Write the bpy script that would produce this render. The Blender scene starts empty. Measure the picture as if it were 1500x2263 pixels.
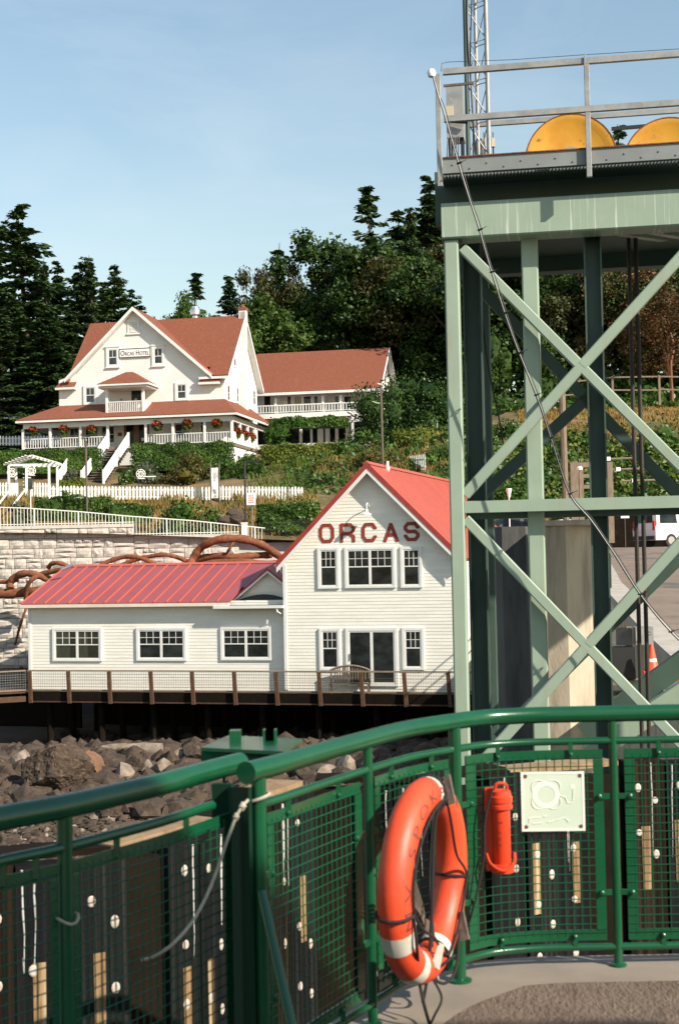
import bpy, bmesh, math, random
import numpy as np
from mathutils import Vector, Matrix
R = math.radians
random.seed(7); rng = np.random.default_rng(7)
SC = bpy.context.scene
COL = SC.collection

# ------------------------------------------------------------------ camera
EYE = Vector((0, 0, 9.5))
LENS, SENS = 50.0, 36.0
FPX, CX, CY = 2263*LENS/SENS, 750.0, 1131.5
ROT = Matrix.Rotation(R(90+1.886), 3, 'X') @ Matrix.Rotation(R(-1.15), 3, 'Z')
cam = bpy.data.cameras.new('camera'); camo = bpy.data.objects.new('camera', cam); COL.objects.link(camo)
camo.matrix_world = Matrix.Translation(EYE) @ ROT.to_4x4()
cam.sensor_fit = 'VERTICAL'; cam.sensor_height = SENS; cam.sensor_width = SENS; cam.lens = LENS
cam.clip_start = .1; cam.clip_end = 3000
cam.dof.use_dof = True; cam.dof.focus_distance = 55; cam.dof.aperture_fstop = 6.5
SC.camera = camo

# ------------------------------------------------------------------ light
SUNV = Vector((1.22, -1.0, 1.06)).normalized()          # towards the sun
world = bpy.data.worlds.new('World'); SC.world = world; world.use_nodes = True
wn = world.node_tree; wn.nodes.clear()
sky = wn.nodes.new('ShaderNodeTexSky'); sky.sky_type = 'NISHITA'; sky.sun_disc = False
sky.sun_elevation = math.asin(SUNV.z); sky.sun_rotation = math.atan2(SUNV.x, SUNV.y)
sky.air_density = 1.6; sky.dust_density = 0.4; sky.ozone_density = 1.5; sky.altitude = 0
bg = wn.nodes.new('ShaderNodeBackground'); bg.inputs[1].default_value = 0.097
wo = wn.nodes.new('ShaderNodeOutputWorld')
tcw = wn.nodes.new('ShaderNodeTexCoord'); mpw = wn.nodes.new('ShaderNodeMapping'); mpw.inputs['Scale'].default_value = (1.2, 2.0, 5.0); mpw.inputs['Rotation'].default_value = (0, .35, 0)
nzw = wn.nodes.new('ShaderNodeTexNoise'); nzw.inputs['Scale'].default_value = 2.2; nzw.inputs['Detail'].default_value = 7; nzw.inputs['Roughness'].default_value = .6; nzw.inputs['Distortion'].default_value = .6
mrw = wn.nodes.new('ShaderNodeMapRange'); mrw.inputs[1].default_value = .46; mrw.inputs[2].default_value = .80; mrw.inputs[4].default_value = .30
mxw = wn.nodes.new('ShaderNodeMix'); mxw.data_type = 'RGBA'; mxw.inputs[7].default_value = (5.6, 6.1, 6.5, 1)      # thin high cloud
wn.links.new(tcw.outputs['Generated'], mpw.inputs[0]); wn.links.new(mpw.outputs[0], nzw.inputs['Vector']); wn.links.new(nzw.outputs['Fac'], mrw.inputs[0]); wn.links.new(mrw.outputs[0], mxw.inputs[0]); wn.links.new(sky.outputs[0], mxw.inputs[6])
wn.links.new(mxw.outputs[2], bg.inputs[0]); wn.links.new(bg.outputs[0], wo.inputs[0])
sun = bpy.data.lights.new('sun', 'SUN'); suno = bpy.data.objects.new('sun', sun); COL.objects.link(suno)
sun.energy = 5.0; sun.angle = R(0.53); sun.color = (1, .915, .78)
suno.rotation_euler = (-SUNV).to_track_quat('-Z', 'Y').to_euler(); suno.location = (0, -20, 60)
SC.view_settings.view_transform = 'Standard'; SC.view_settings.look = 'None'
SC.view_settings.exposure = 0.70; SC.view_settings.gamma = 1; SC.view_settings.use_curve_mapping = False

# ------------------------------------------------------------------ helpers
def ray(px, py): return (ROT @ Vector(((px-CX)/FPX, -(py-CY)/FPX, -1))).normalized()
def at_y(px, py, y):
    d = ray(px, py); return EYE + d*((y-EYE.y)/d.y)
def at_z(px, py, z):
    d = ray(px, py); return EYE + d*((z-EYE.z)/d.z)

class Frame:                      # a wall's own axes: u along it (right end nearer), v back into it, z up
    def __init__(s, O, deg):
        t = R(deg); s.O = Vector(O); s.t = t
        s.U = Vector((math.cos(t), -math.sin(t), 0)); s.V = Vector((math.sin(t), math.cos(t), 0))
    def p(s, px, py, v=0):
        d = ray(px, py); t = (v+(s.O-EYE).dot(s.V))/d.dot(s.V); X = EYE+d*t-s.O
        return Vector((X.dot(s.U), v, X.z))
    def w(s, q): return s.O + s.U*q[0] + s.V*q[1] + Vector((0, 0, q[2]))

class MB:
    def __init__(s): s.v = []; s.f = []
    def add(s, vs, fs):
        o = len(s.v); s.v += [tuple(x) for x in vs]; s.f += [tuple(o+i for i in f) for f in fs]; return s
    def box(s, a, b):
        x0, x1 = sorted((a[0], b[0])); y0, y1 = sorted((a[1], b[1])); z0, z1 = sorted((a[2], b[2]))
        return s.add([(x0,y0,z0),(x1,y0,z0),(x1,y1,z0),(x0,y1,z0),(x0,y0,z1),(x1,y0,z1),(x1,y1,z1),(x0,y1,z1)],
                     [(0,3,2,1),(4,5,6,7),(0,1,5,4),(1,2,6,5),(2,3,7,6),(3,0,4,7)])
    def beam(s, p, q, w, h, up=(0,0,1), c=0):
        p = Vector(p); q = Vector(q); d = (q-p).normalized(); up = Vector(up)
        if abs(d.dot(up)) > .99: up = Vector((0, 1, 0))
        a = d.cross(up).normalized(); b = a.cross(d).normalized(); w /= 2; h /= 2
        if c: pr = [(-w+c,-h),(w-c,-h),(w,-h+c),(w,h-c),(w-c,h),(-w+c,h),(-w,h-c),(-w,-h+c)]
        else: pr = [(-w,-h),(w,-h),(w,h),(-w,h)]
        n = len(pr); vs = [p+a*x+b*y for x, y in pr]+[q+a*x+b*y for x, y in pr]
        return s.add(vs, [(i,(i+1)%n,n+(i+1)%n,n+i) for i in range(n)]+[tuple(range(n))[::-1], tuple(range(n,2*n))])
    def tube(s, pts, r, n=8, closed=False, cap=True):
        P = [Vector(x) for x in pts]; m = len(P); rr = r if isinstance(r, (list, tuple)) else [r]*m
        up = None; vs = []
        for i in range(m):
            if closed: d = P[(i+1)%m]-P[i-1]
            else: d = P[min(i+1,m-1)]-P[max(i-1,0)]
            d.normalize()
            if up is None:
                up = Vector((0,0,1)) if abs(d.z) < .9 else Vector((1,0,0))
            a = d.cross(up).normalized(); up = a.cross(d).normalized()
            vs += [P[i]+(a*math.cos(2*math.pi*k/n)+up*math.sin(2*math.pi*k/n))*rr[i] for k in range(n)]
        fs = []
        for i in range(m if closed else m-1):
            j = (i+1)%m
            fs += [(i*n+k, i*n+(k+1)%n, j*n+(k+1)%n, j*n+k) for k in range(n)]
        if cap and not closed: fs += [tuple(range(n))[::-1], tuple(range((m-1)*n, m*n))]
        return s.add(vs, fs)
    def slab(s, pts, off):        # polygon thickened by the vector off
        pts = [Vector(x) for x in pts]; off = Vector(off); n = len(pts)
        return s.add(pts+[x+off for x in pts], [tuple(range(n)), tuple(range(n,2*n))[::-1]]+[(i,n+i,n+(i+1)%n,(i+1)%n) for i in range(n)])
    def lathe(s, prof, n=12, o=(0,0,0), ax=None):
        o = Vector(o); M3 = Matrix.Identity(3) if ax is None else Vector((0,0,1)).rotation_difference(Vector(ax)).to_matrix()
        vs = []; m = len(prof)
        for r_, z in prof: vs += [o+M3@Vector((r_*math.cos(2*math.pi*k/n), r_*math.sin(2*math.pi*k/n), z)) for k in range(n)]
        fs = [(i*n+k, i*n+(k+1)%n, (i+1)*n+(k+1)%n, (i+1)*n+k) for i in range(m-1) for k in range(n)]
        return s.add(vs, fs+[tuple(range(n))[::-1], tuple(range((m-1)*n, m*n))])
    def mesh(s, name, m, smooth=False):
        me = bpy.data.meshes.new(name); me.from_pydata(s.v, [], s.f)
        bm = bmesh.new(); bm.from_mesh(me); bmesh.ops.recalc_face_normals(bm, faces=bm.faces); bm.to_mesh(me); bm.free()
        if smooth:
            me.polygons.foreach_set('use_smooth', [True]*len(me.polygons)); me.set_sharp_from_angle(angle=R(38))
        if m: me.materials.append(m)
        return me
    def build(s, name, m, parent=None, smooth=False, stuff=False):
        return link(name, s.mesh(name, m, smooth), parent, stuff)

def link(name, me, parent=None, stuff=False, loc=None):
    o = bpy.data.objects.new(name, me); COL.objects.link(o)
    if parent: o.parent = parent
    if stuff: o['kind'] = 'stuff'
    if loc is not None: o.location = loc
    return o
def tag(o, label, cat, group=None):
    o['label'] = label; o['category'] = cat
    if group: o['group'] = group
    return o
def thing(name, label, cat, loc=(0,0,0), rz=0, group=None):
    o = bpy.data.objects.new(name, None); COL.objects.link(o); o.empty_display_size = .2
    o.location = loc; o.rotation_euler = (0, 0, rz); return tag(o, label, cat, group)
def fthing(fr, name, label, cat, group=None): return thing(name, label, cat, fr.O, -fr.t, group)
def struct(o): o['kind'] = 'structure'; return o
def copy_thing(o, label=None, group=None, loc=None, rz=None, scale=None):
    r = o.copy(); COL.objects.link(r)
    for ch in o.children:
        c = ch.copy(); COL.objects.link(c); c.parent = r
        for g in ch.children:
            d = g.copy(); COL.objects.link(d); d.parent = c
    if label: r['label'] = label
    if group: r['group'] = group
    if loc is not None: r.location = loc
    if rz is not None: r.rotation_euler = (0, 0, rz)
    if scale is not None: r.scale = scale if isinstance(scale, (tuple, list)) else (scale,)*3
    return r
def catmull(P, k=8):
    P = [Vector(x) for x in P]; out = []
    for i in range(len(P)-1):
        a, b, c, d = P[max(i-1,0)], P[i], P[i+1], P[min(i+2,len(P)-1)]
        for j in range(k):
            t = j/k
            out.append(.5*((2*b)+(c-a)*t+(2*a-5*b+4*c-d)*t*t+(3*b-a-3*c+d)*t**3))
    return out+[P[-1]]

# ------------------------------------------------------------------ materials
def mat(name, c1, c2=None, scale=4, rough=.6, bump=0, bscale=None, metal=0, spec=.5, stretch=(1,1,1), lo=.38, hi=.66,
        c3=None, s3=(1,1,1), sc3=3, lo3=.55, hi3=.7, detail=5, emit=None, coat=0):
    m = bpy.data.materials.new(name); m.use_nodes = True; nt = m.node_tree; N = nt.nodes; L = nt.links
    b = N['Principled BSDF']; b.inputs['Roughness'].default_value = rough; b.inputs['Metallic'].default_value = metal
    b.inputs['Specular IOR Level'].default_value = spec; b.inputs['Coat Weight'].default_value = coat
    b.inputs['Base Color'].default_value = (*c1, 1)
    tc = N.new('ShaderNodeTexCoord'); oi = N.new('ShaderNodeObjectInfo')
    mul = N.new('ShaderNodeMath'); mul.operation = 'MULTIPLY'; mul.inputs[1].default_value = 37; L.new(oi.outputs['Random'], mul.inputs[0])
    def noise(sc, st, det=5):
        mp = N.new('ShaderNodeMapping'); mp.inputs['Scale'].default_value = st
        L.new(tc.outputs['Object'], mp.inputs[0]); L.new(mul.outputs[0], mp.inputs['Location'])
        n = N.new('ShaderNodeTexNoise'); n.inputs['Scale'].default_value = sc; n.inputs['Detail'].default_value = det; n.inputs['Roughness'].default_value = .62
        L.new(mp.outputs[0], n.inputs['Vector']); return n
    def ramp(n, lo, hi):
        r = N.new('ShaderNodeMapRange'); r.inputs[1].default_value = lo; r.inputs[2].default_value = hi; L.new(n.outputs['Fac'], r.inputs[0]); return r
    def mix(f, A, B):
        x = N.new('ShaderNodeMix'); x.data_type = 'RGBA'; L.new(f.outputs[0], x.inputs[0])
        for i, k in ((6, A), (7, B)):
            if isinstance(k, tuple): x.inputs[i].default_value = (*k, 1)
            else: L.new(k, x.inputs[i])
        return x.outputs[2]
    out = None
    if c2: out = mix(ramp(noise(scale, stretch, detail), lo, hi), c1, c2)
    if c3: out = mix(ramp(noise(sc3, s3), lo3, hi3), out if out else c1, c3)
    if out: L.new(out, b.inputs['Base Color'])
    if bump:
        n = noise(bscale or scale*3, stretch); bp = N.new('ShaderNodeBump'); bp.inputs['Strength'].default_value = 1; bp.inputs['Distance'].default_value = bump
        L.new(n.outputs['Fac'], bp.inputs['Height']); L.new(bp.outputs[0], b.inputs['Normal'])
    if emit: b.inputs['Emission Color'].default_value = (*emit, 1); b.inputs['Emission Strength'].default_value = 1
    return m
def leafmat(name, cols, trans=.25, rough=.5):
    m = bpy.data.materials.new(name); m.use_nodes = True; nt = m.node_tree; N = nt.nodes; L = nt.links
    b = N['Principled BSDF']; b.inputs['Roughness'].default_value = rough; b.inputs['Specular IOR Level'].default_value = .25
    g = N.new('ShaderNodeNewGeometry'); oi = N.new('ShaderNodeObjectInfo')
    cr = N.new('ShaderNodeValToRGB'); e = cr.color_ramp.elements
    while len(e) < len(cols): e.new(.5)
    for i, c in enumerate(cols): e[i].position = i/(len(cols)-1); e[i].color = (*c, 1)
    tc = N.new('ShaderNodeTexCoord'); n = N.new('ShaderNodeTexNoise'); n.inputs['Scale'].default_value = .55; n.inputs['Detail'].default_value = 3
    L.new(tc.outputs['Object'], n.inputs['Vector'])
    a = N.new('ShaderNodeMath'); a.operation = 'MULTIPLY_ADD'; a.inputs[1].default_value = .5
    L.new(g.outputs['Random Per Island'], a.inputs[0])
    k = N.new('ShaderNodeMapRange'); k.inputs[1].default_value = .3; k.inputs[2].default_value = .7; k.inputs[4].default_value = .55
    L.new(n.outputs['Fac'], k.inputs[0]); L.new(k.outputs[0], a.inputs[2]); L.new(a.outputs[0], cr.inputs[0])
    L.new(cr.outputs[0], b.inputs['Base Color'])
    t = N.new('ShaderNodeBsdfTranslucent'); L.new(cr.outputs[0], t.inputs[0]); mx = N.new('ShaderNodeMixShader'); mx.inputs[0].default_value = trans
    L.new(b.outputs[0], mx.inputs[1]); L.new(t.outputs[0], mx.inputs[2]); L.new(mx.outputs[0], N['Material Output'].inputs[0])
    return m
def glassmat(name, tint, fac):
    m = bpy.data.materials.new(name); m.use_nodes = True; nt = m.node_tree; N = nt.nodes; L = nt.links
    t = N.new('ShaderNodeBsdfTransparent'); t.inputs[0].default_value = (*tint, 1); g = N.new('ShaderNodeBsdfGlossy'); g.inputs['Roughness'].default_value = .04
    mx = N.new('ShaderNodeMixShader'); mx.inputs[0].default_value = fac
    L.new(t.outputs[0], mx.inputs[1]); L.new(g.outputs[0], mx.inputs[2]); L.new(mx.outputs[0], N['Material Output'].inputs[0]); return m

M = dict(
 white=mat('white_paint', (.80,.78,.72), (.72,.69,.62), 1.2, .55, c3=(.62,.58,.5), s3=(1.5,1.5,.35), sc3=1.6, lo3=.62, hi3=.85),
 board=mat('white_clapboard', (.80,.77,.69), (.73,.70,.61), .9, .6, stretch=(1,1,4), c3=(.55,.5,.42), s3=(.8,1,5), sc3=2.2, lo3=.6, hi3=.9),
 hboard=mat('hotel_clapboard', (.74,.735,.70), (.68,.67,.63), .5, .6),
 trim=mat('trim_paint', (.74,.73,.70), (.68,.66,.62), 2, .45),
 cream=mat('cream_gutter', (.72,.66,.54), (.64,.57,.45), 1.5, .5),
 redroof=mat('red_metal_roof', (.46,.105,.072), (.41,.093,.064), .5, .36, spec=.5, c3=(.40,.09,.065), sc3=1.1, lo3=.6, hi3=.8),
 pinkroof=mat('pink_red_metal_roof', (.31,.070,.070), (.27,.062,.062), .5, .36, spec=.5, c3=(.26,.055,.06), sc3=1.1, lo3=.6, hi3=.8),  # same red roof paint with the sky's reflection tinted into the colour
 redtrim=mat('red_trim', (.33,.045,.03), (.26,.03,.022), 2, .45),
 letter=mat('red_letter_paint', (.27,.035,.018), (.22,.03,.016), 6, .6, c3=(.42,.14,.09), sc3=9, lo3=.62, hi3=.75),
 signink=mat('dark_sign_ink', (.05,.018,.016), None, rough=.6),
 shingle=mat('asphalt_shingle', (.215,.064,.029), (.14,.040,.020), 9, .9, stretch=(1,1,3), bump=.02, bscale=14, c3=(.25,.085,.048), sc3=4, lo3=.5, hi3=.8),
 glass=mat('dark_glass', (.006,.008,.009), (.026,.032,.032), 1.3, stretch=(1,1,1.6), rough=.06, spec=.2),  # paler noise patches are faint reflections painted into the glass
 hglass=mat('grey_glass', (.05,.055,.06), (.015,.017,.02), 1.0, rough=.08, spec=.5),
 clear=glassmat('clear_glass', (.55,.57,.55), .07),
 curtain=mat('curtain_cloth', (.42,.39,.30), (.2,.19,.14), 6, .9, stretch=(3,1,.2)),
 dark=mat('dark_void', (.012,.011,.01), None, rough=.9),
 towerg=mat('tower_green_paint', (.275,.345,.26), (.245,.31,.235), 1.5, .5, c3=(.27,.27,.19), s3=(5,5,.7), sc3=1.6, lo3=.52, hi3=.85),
 towerd=mat('tower_dark_green_paint', (.045,.080,.060), (.035,.062,.046), 1.5, .55),  # the same tower green, darkened so the shade is in the colour
 streaky=mat('streaked_green_paint', (.275,.345,.26), (.245,.31,.235), 1.5, .5, c3=(.62,.64,.58), s3=(22,1,.5), sc3=1.0, lo3=.57, hi3=.70),
 galv=mat('galvanised_steel', (.34,.335,.32), (.25,.25,.245), 5, .5, metal=.35, c3=(.42,.38,.33), sc3=9, lo3=.55, hi3=.8),
 channel=mat('grey_channel_paint', (.22,.235,.225), (.18,.19,.185), 2, .5),
 yellow=mat('worn_yellow_paint', (.70,.33,.03), (.58,.25,.02), 3, .5, c3=(.18,.08,.03), sc3=7, lo3=.62, hi3=.70),
 railmatte=mat('dull_green_paint', (.006,.03,.016), None, rough=.8, spec=.1),  # railing green made darker and matte, shade of the jamb painted in
 rail=mat('ferry_green_paint', (.005,.072,.028), (.004,.060,.023), 6, .26, spec=.45, bump=.0006, bscale=60, coat=.12),
 cableb=mat('black_cable', (.012,.012,.013), None, rough=.4),
 cableg=mat('grey_wire', (.055,.057,.06), (.035,.035,.035), 20, .6, spec=.3),
 rope=mat('greasy_wire_rope', (.02,.014,.01), (.035,.022,.014), 30, .6),
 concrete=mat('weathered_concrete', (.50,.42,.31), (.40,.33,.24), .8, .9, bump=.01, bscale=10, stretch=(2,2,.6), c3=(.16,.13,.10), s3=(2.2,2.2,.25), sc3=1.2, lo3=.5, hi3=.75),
 concreted=mat('shaded_dark_concrete', (.13,.125,.115), (.08,.078,.075), .8, .9, bump=.01, bscale=10, stretch=(2,2,.6), c3=(.05,.047,.045), s3=(2.2,2.2,.25), sc3=1.2, lo3=.5, hi3=.75),  # darkened copy of the pier concrete, the left pier's shade put into the colour
 stone=mat('pale_block_stone', (.55,.50,.44), (.40,.345,.30), 3, .9, bump=.03, bscale=7, c3=(.34,.27,.22), sc3=2.2, lo3=.6, hi3=.8),
 mortar=mat('mortar_shadow', (.10,.085,.075), None, rough=.95),  # the mortar's own dark tone behind the blocks
 coping=mat('pale_coping', (.54,.50,.45), (.45,.42,.37), 2, .85, bump=.01),
 rust=mat('rusty_bark', (.20,.062,.022), (.12,.036,.015), 7, .85, bump=.02, bscale=16, c3=(.27,.10,.04), sc3=4, lo3=.5, hi3=.75),
 wood=mat('brown_deck_wood', (.085,.038,.016), (.05,.022,.010), 5, .8, stretch=(1,1,6), bump=.004, c3=(.20,.12,.06), s3=(4,4,1), sc3=5, lo3=.58, hi3=.75),
 woodtop=mat('weathered_rail_cap', (.25,.19,.125), (.16,.115,.07), 5, .85, stretch=(.6,6,6)),
 oldwood=mat('grey_old_wood', (.22,.17,.12), (.14,.10,.07), 4, .9, stretch=(5,5,.6)),
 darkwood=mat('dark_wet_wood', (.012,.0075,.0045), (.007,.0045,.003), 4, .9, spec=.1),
 paleend=mat('pale_cut_wood', (.30,.20,.105), (.20,.12,.06), 6, .85, stretch=(1,1,1), c3=(.2,.1,.04), sc3=12, lo3=.55, hi3=.7),
 chafe=mat('chafed_orange_wood', (.24,.145,.062), (.12,.066,.028), 9, .85, stretch=(9,9,.5), c3=(.45,.34,.2), s3=(9,9,.4), sc3=2, lo3=.5, hi3=.65),
 rubber=mat('black_fender_board', (.006,.006,.007), (.012,.011,.012), 5, .9, spec=.06, stretch=(6,6,.3), c3=(.02,.018,.018), s3=(12,12,.15), sc3=2, lo3=.5, hi3=.7),
 rubber2=mat('grey_fender_board', (.012,.012,.013), (.007,.007,.007), 4, .9, spec=.06, stretch=(8,8,.25), c3=(.032,.028,.024), s3=(14,14,.12), sc3=2, lo3=.52, hi3=.68),
 rubber3=mat('brown_fender_board', (.013,.009,.006), (.007,.006,.005), 5, .9, spec=.06, stretch=(7,7,.2), c3=(.035,.023,.014), s3=(12,12,.1), sc3=2, lo3=.52, hi3=.68),
 plug=mat('white_bolt_plug', (.52,.48,.43), (.38,.30,.22), 8, .6),
 dropping=mat('white_dropping_streak', (.42,.40,.37), None, rough=.8),
 deck=mat('nonskid_brown_deck', (.20,.148,.112), (.14,.103,.077), 9, .9, spec=.2, bump=.03, bscale=34, stretch=(1.7,.7,1), c3=(.14,.11,.092), sc3=1.5),
 sill=mat('pale_deck_edge', (.25,.205,.16), (.20,.165,.13), 3, .7, bump=.002),
 orange=mat('life_ring_orange', (.78,.075,.022), (.66,.062,.022), 4, .48, bump=.001, bscale=40, c3=(.42,.07,.035), sc3=14, lo3=.60, hi3=.74),
 orange2=mat('canister_orange', (.74,.055,.016), (.62,.045,.014), 5, .35),
 tape=mat('reflective_tape', (.62,.58,.5), (.5,.46,.38), 8, .45),
 ink=mat('worn_black_ink', (.11,.03,.02), (.3,.06,.03), 40, .6),
 blackrope=mat('black_rope', (.012,.010,.009), None, rough=.85),
 greyrope=mat('grey_brown_cord', (.16,.125,.10), (.09,.07,.055), 30, .9),
 cord=mat('pale_cord', (.42,.37,.29), (.33,.29,.22), 40, .9),
 plate=mat('photoluminescent_plate', (.55,.64,.52), (.50,.59,.48), 3, .35),
 plateink=mat('plate_white_print', (.70,.74,.65), None, rough=.4),
 screw=mat('rusty_screw', (.10,.045,.025), None, rough=.6),
 steel=mat('bare_steel', (.45,.43,.40), None, rough=.35, metal=.8),
 asphalt=mat('grey_asphalt', (.21,.155,.115), (.16,.12,.09), 1.0, .9, bump=.004, bscale=30, c3=(.1,.085,.075), sc3=.35, lo3=.55, hi3=.62),
 curb=mat('pale_curb', (.42,.38,.32), (.33,.29,.24), 2, .85),
 soil=mat('dry_hill_soil', (.20,.125,.05), (.11,.08,.03), .35, .95, bump=.06, bscale=3, c3=(.05,.06,.018), sc3=.22, lo3=.5, hi3=.62),
 sand=mat('wet_brown_sand', (.095,.066,.042), (.06,.042,.028), .5, .85, bump=.03, bscale=5, c3=(.055,.05,.03), sc3=.9, lo3=.56, hi3=.66),
 water=mat('dark_green_water', (.01,.022,.02), None, rough=.08, bump=.05, bscale=2),
 rock=mat('brown_rock', (.070,.045,.028), (.030,.020,.013), 2.2, .9, bump=.05, bscale=6, c3=(.16,.115,.08), sc3=3.5, lo3=.58, hi3=.8),
 bigrock=mat('cracked_boulder', (.085,.055,.034), (.028,.018,.012), 7, .95, bump=.05, bscale=9, stretch=(1,1,2.2), c3=(.17,.125,.085), sc3=11, lo3=.56, hi3=.72, detail=9),
 redrock=mat('reddish_rock', (.19,.095,.05), (.11,.06,.035), 2, .9, bump=.03, bscale=7),
 palerock=mat('pale_grey_rock', (.27,.21,.16), (.13,.10,.075), 3, .9, bump=.03, bscale=8),
 bark=mat('dark_bark', (.06,.042,.03), (.035,.025,.018), 5, .95, stretch=(3,3,.5), bump=.03),
 madrone=mat('orange_bark', (.20,.075,.03), (.10,.04,.02), 3, .7, stretch=(3,3,.6)),
 black=mat('black_metal', (.015,.015,.016), None, rough=.5),
 pole=mat('dull_brown_pole', (.12,.09,.065), (.08,.06,.045), 5, .7, stretch=(3,3,.3)),
 silver=mat('bright_vent_metal', (.7,.7,.68), None, rough=.25, metal=.9),
 brick=mat('whitewashed_brick', (.72,.66,.6), (.45,.25,.17), 6, .85, lo=.55, hi=.7),
 brickcap=mat('brick_cap', (.24,.08,.05), (.15,.06,.04), 8, .9),
 door=mat('varnished_wood', (.20,.085,.03), (.13,.055,.02), 5, .45, stretch=(4,4,.5)),
 tread=mat('grey_stair_wood', (.20,.155,.12), (.11,.085,.065), 3, .85, stretch=(.7,4,4)),
 geranium=leafmat('red_geranium', [(.16,.012,.006),(.36,.028,.012),(.48,.06,.02)], .15),
 van=mat('van_white_paint', (.72,.70,.68), None, rough=.25, coat=.5), tail=mat('red_tail_lamp', (.55,.02,.015), None, rough=.2),
 blue=mat('blue_car_paint', (.06,.12,.2), None, rough=.25, coat=.5), tyre=mat('tyre_rubber', (.02,.02,.02), None, rough=.8),
 cone=mat('traffic_orange', (.85,.10,.03), (.75,.08,.025), 4, .5),
 skin=mat('skin', (.42,.24,.16), None, rough=.5), hair=mat('dark_hair', (.015,.01,.008), None, rough=.5), hair2=mat('fair_hair', (.35,.22,.1), None, rough=.5),
 cloth1=mat('maroon_cloth', (.1,.03,.03), None, rough=.9), cloth2=mat('pale_cloth', (.4,.35,.3), None, rough=.9),
 slate=mat('blue_grey_metal_roof', (.20,.25,.30), (.15,.19,.23), 1, .5),
 beige=mat('beige_tank', (.5,.42,.3), None, rough=.5), sign=mat('sign_white', (.78,.77,.74), None, rough=.5), signred=mat('sign_red', (.4,.03,.03), None, rough=.5),
 conifer=leafmat('fir_needles', [(.016,.042,.012),(.038,.075,.020),(.075,.115,.032)], .1),
 conifer2=leafmat('pale_fir_needles', [(.02,.045,.015),(.045,.078,.023),(.085,.12,.04)], .12),
 decid=leafmat('maple_leaves', [(.013,.034,.007),(.031,.064,.011),(.072,.118,.021)], .25),
 decidl=leafmat('bright_maple_leaves', [(.03,.06,.010),(.06,.11,.018),(.10,.16,.03)], .3),
 decidb=leafmat('browning_leaves', [(.022,.036,.008),(.05,.056,.013),(.12,.085,.022)], .25),
 orangeleaf=leafmat('madrone_leaves', [(.03,.03,.008),(.08,.05,.015),(.19,.07,.025)], .25),
 hedge=leafmat('hedge_leaves', [(.018,.046,.007),(.045,.092,.014),(.095,.165,.028)], .2, .4),
 laurel=leafmat('laurel_leaves', [(.010,.028,.006),(.024,.054,.010),(.055,.10,.02)], .15, .35),
 hedgey=leafmat('yellow_green_leaves', [(.06,.085,.012),(.12,.15,.022),(.20,.22,.038)], .25),
 brownbush=leafmat('bronze_shrub_leaves', [(.03,.035,.008),(.07,.065,.013),(.13,.10,.024)], .2),
 greybush=leafmat('sage_leaves', [(.04,.055,.03),(.075,.09,.05),(.12,.13,.08)], .2),
 vine=leafmat('vine_leaves', [(.02,.06,.008),(.05,.11,.015),(.10,.18,.03)], .35),
 grass=leafmat('dry_grass_blades', [(.19,.12,.03),(.30,.20,.06),(.40,.28,.10)], .3, .8),
 grassg=leafmat('green_weeds', [(.06,.08,.012),(.11,.13,.025),(.16,.18,.05)], .3, .8),
)

# ------------------------------------------------------------------ ground, beach, road, water
def interp(x, xs, ys): return float(np.interp(x, xs, ys))
TX = [-80, -40, -12, 5, 14, 40, 90]; TY = [71.6, 88, 95, 105, 113, 120, 130, 150, 200, 300]
TZ = np.array([[2.4,2.5,4.2,5.3,6.4,8.6,9.6,12,16,20],[2.4,2.5,4.2,5.3,6.4,8.6,9.6,12,16,20],[1.55,1.8,4.1,5.3,6.4,8.6,9.8,12,16,20],
  [.6,.8,3.9,7.0,8.2,9.2,10.6,13,18,22],[.25,.35,4.4,8.4,10.9,12,13,16,22,26],[.1,.3,4.6,8.6,11.2,12.2,14,18,25,30],[.1,.3,4.6,8.6,11.2,12.2,14,18,25,30]])
def gz(x, y):
    cols = [interp(y, TY, TZ[i]) for i in range(len(TX))]
    return EYE.z + interp(x, TX, cols)
def gridmesh(name, xs, ys, fz, m, smooth=True):
    vs = [(x, y, fz(x, y)) for y in ys for x in xs]; n = len(xs)
    fs = [(j*n+i, j*n+i+1, (j+1)*n+i+1, (j+1)*n+i) for j in range(len(ys)-1) for i in range(n-1)]
    me = bpy.data.meshes.new(name); me.from_pydata(vs, [], fs); me.materials.append(m)
    if smooth: me.polygons.foreach_set('use_smooth', [True]*len(fs))
    return struct(link(name, me))
def lump(x, y): return .12*math.sin(x*1.3+y*.7)+.09*math.sin(x*2.9-y*1.7)+.05*math.sin(x*5.1+y*4.3)
ylist = [71.6+.9*i for i in range(60)]+[126+4*i for i in range(45)]
gridmesh('hillside_ground', [-80+2.0*i for i in range(86)], ylist, lambda x, y: gz(x, y)+(lump(x, y) if y > 90 else 0)-(0.03 if y < 89 else 0), M['soil'])
def bz(x, y):                      # the foreshore
    z = interp(y, [20, 36, 44, 50, 56, 62, 71.4], [-9.3, -8.5, -8.15, -7.75, -7.5, -7.9, -7.6])
    return EYE.z+z+.10*lump(x*1.4, y*1.4)
gridmesh('beach', [-70+1.0*i for i in range(82)], [20+.8*i for i in range(66)], bz, M['sand'])
wm = MB().box((-600,-300,-.05), (600, 400, 0)); struct(wm.build('water', M['water']))
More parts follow.
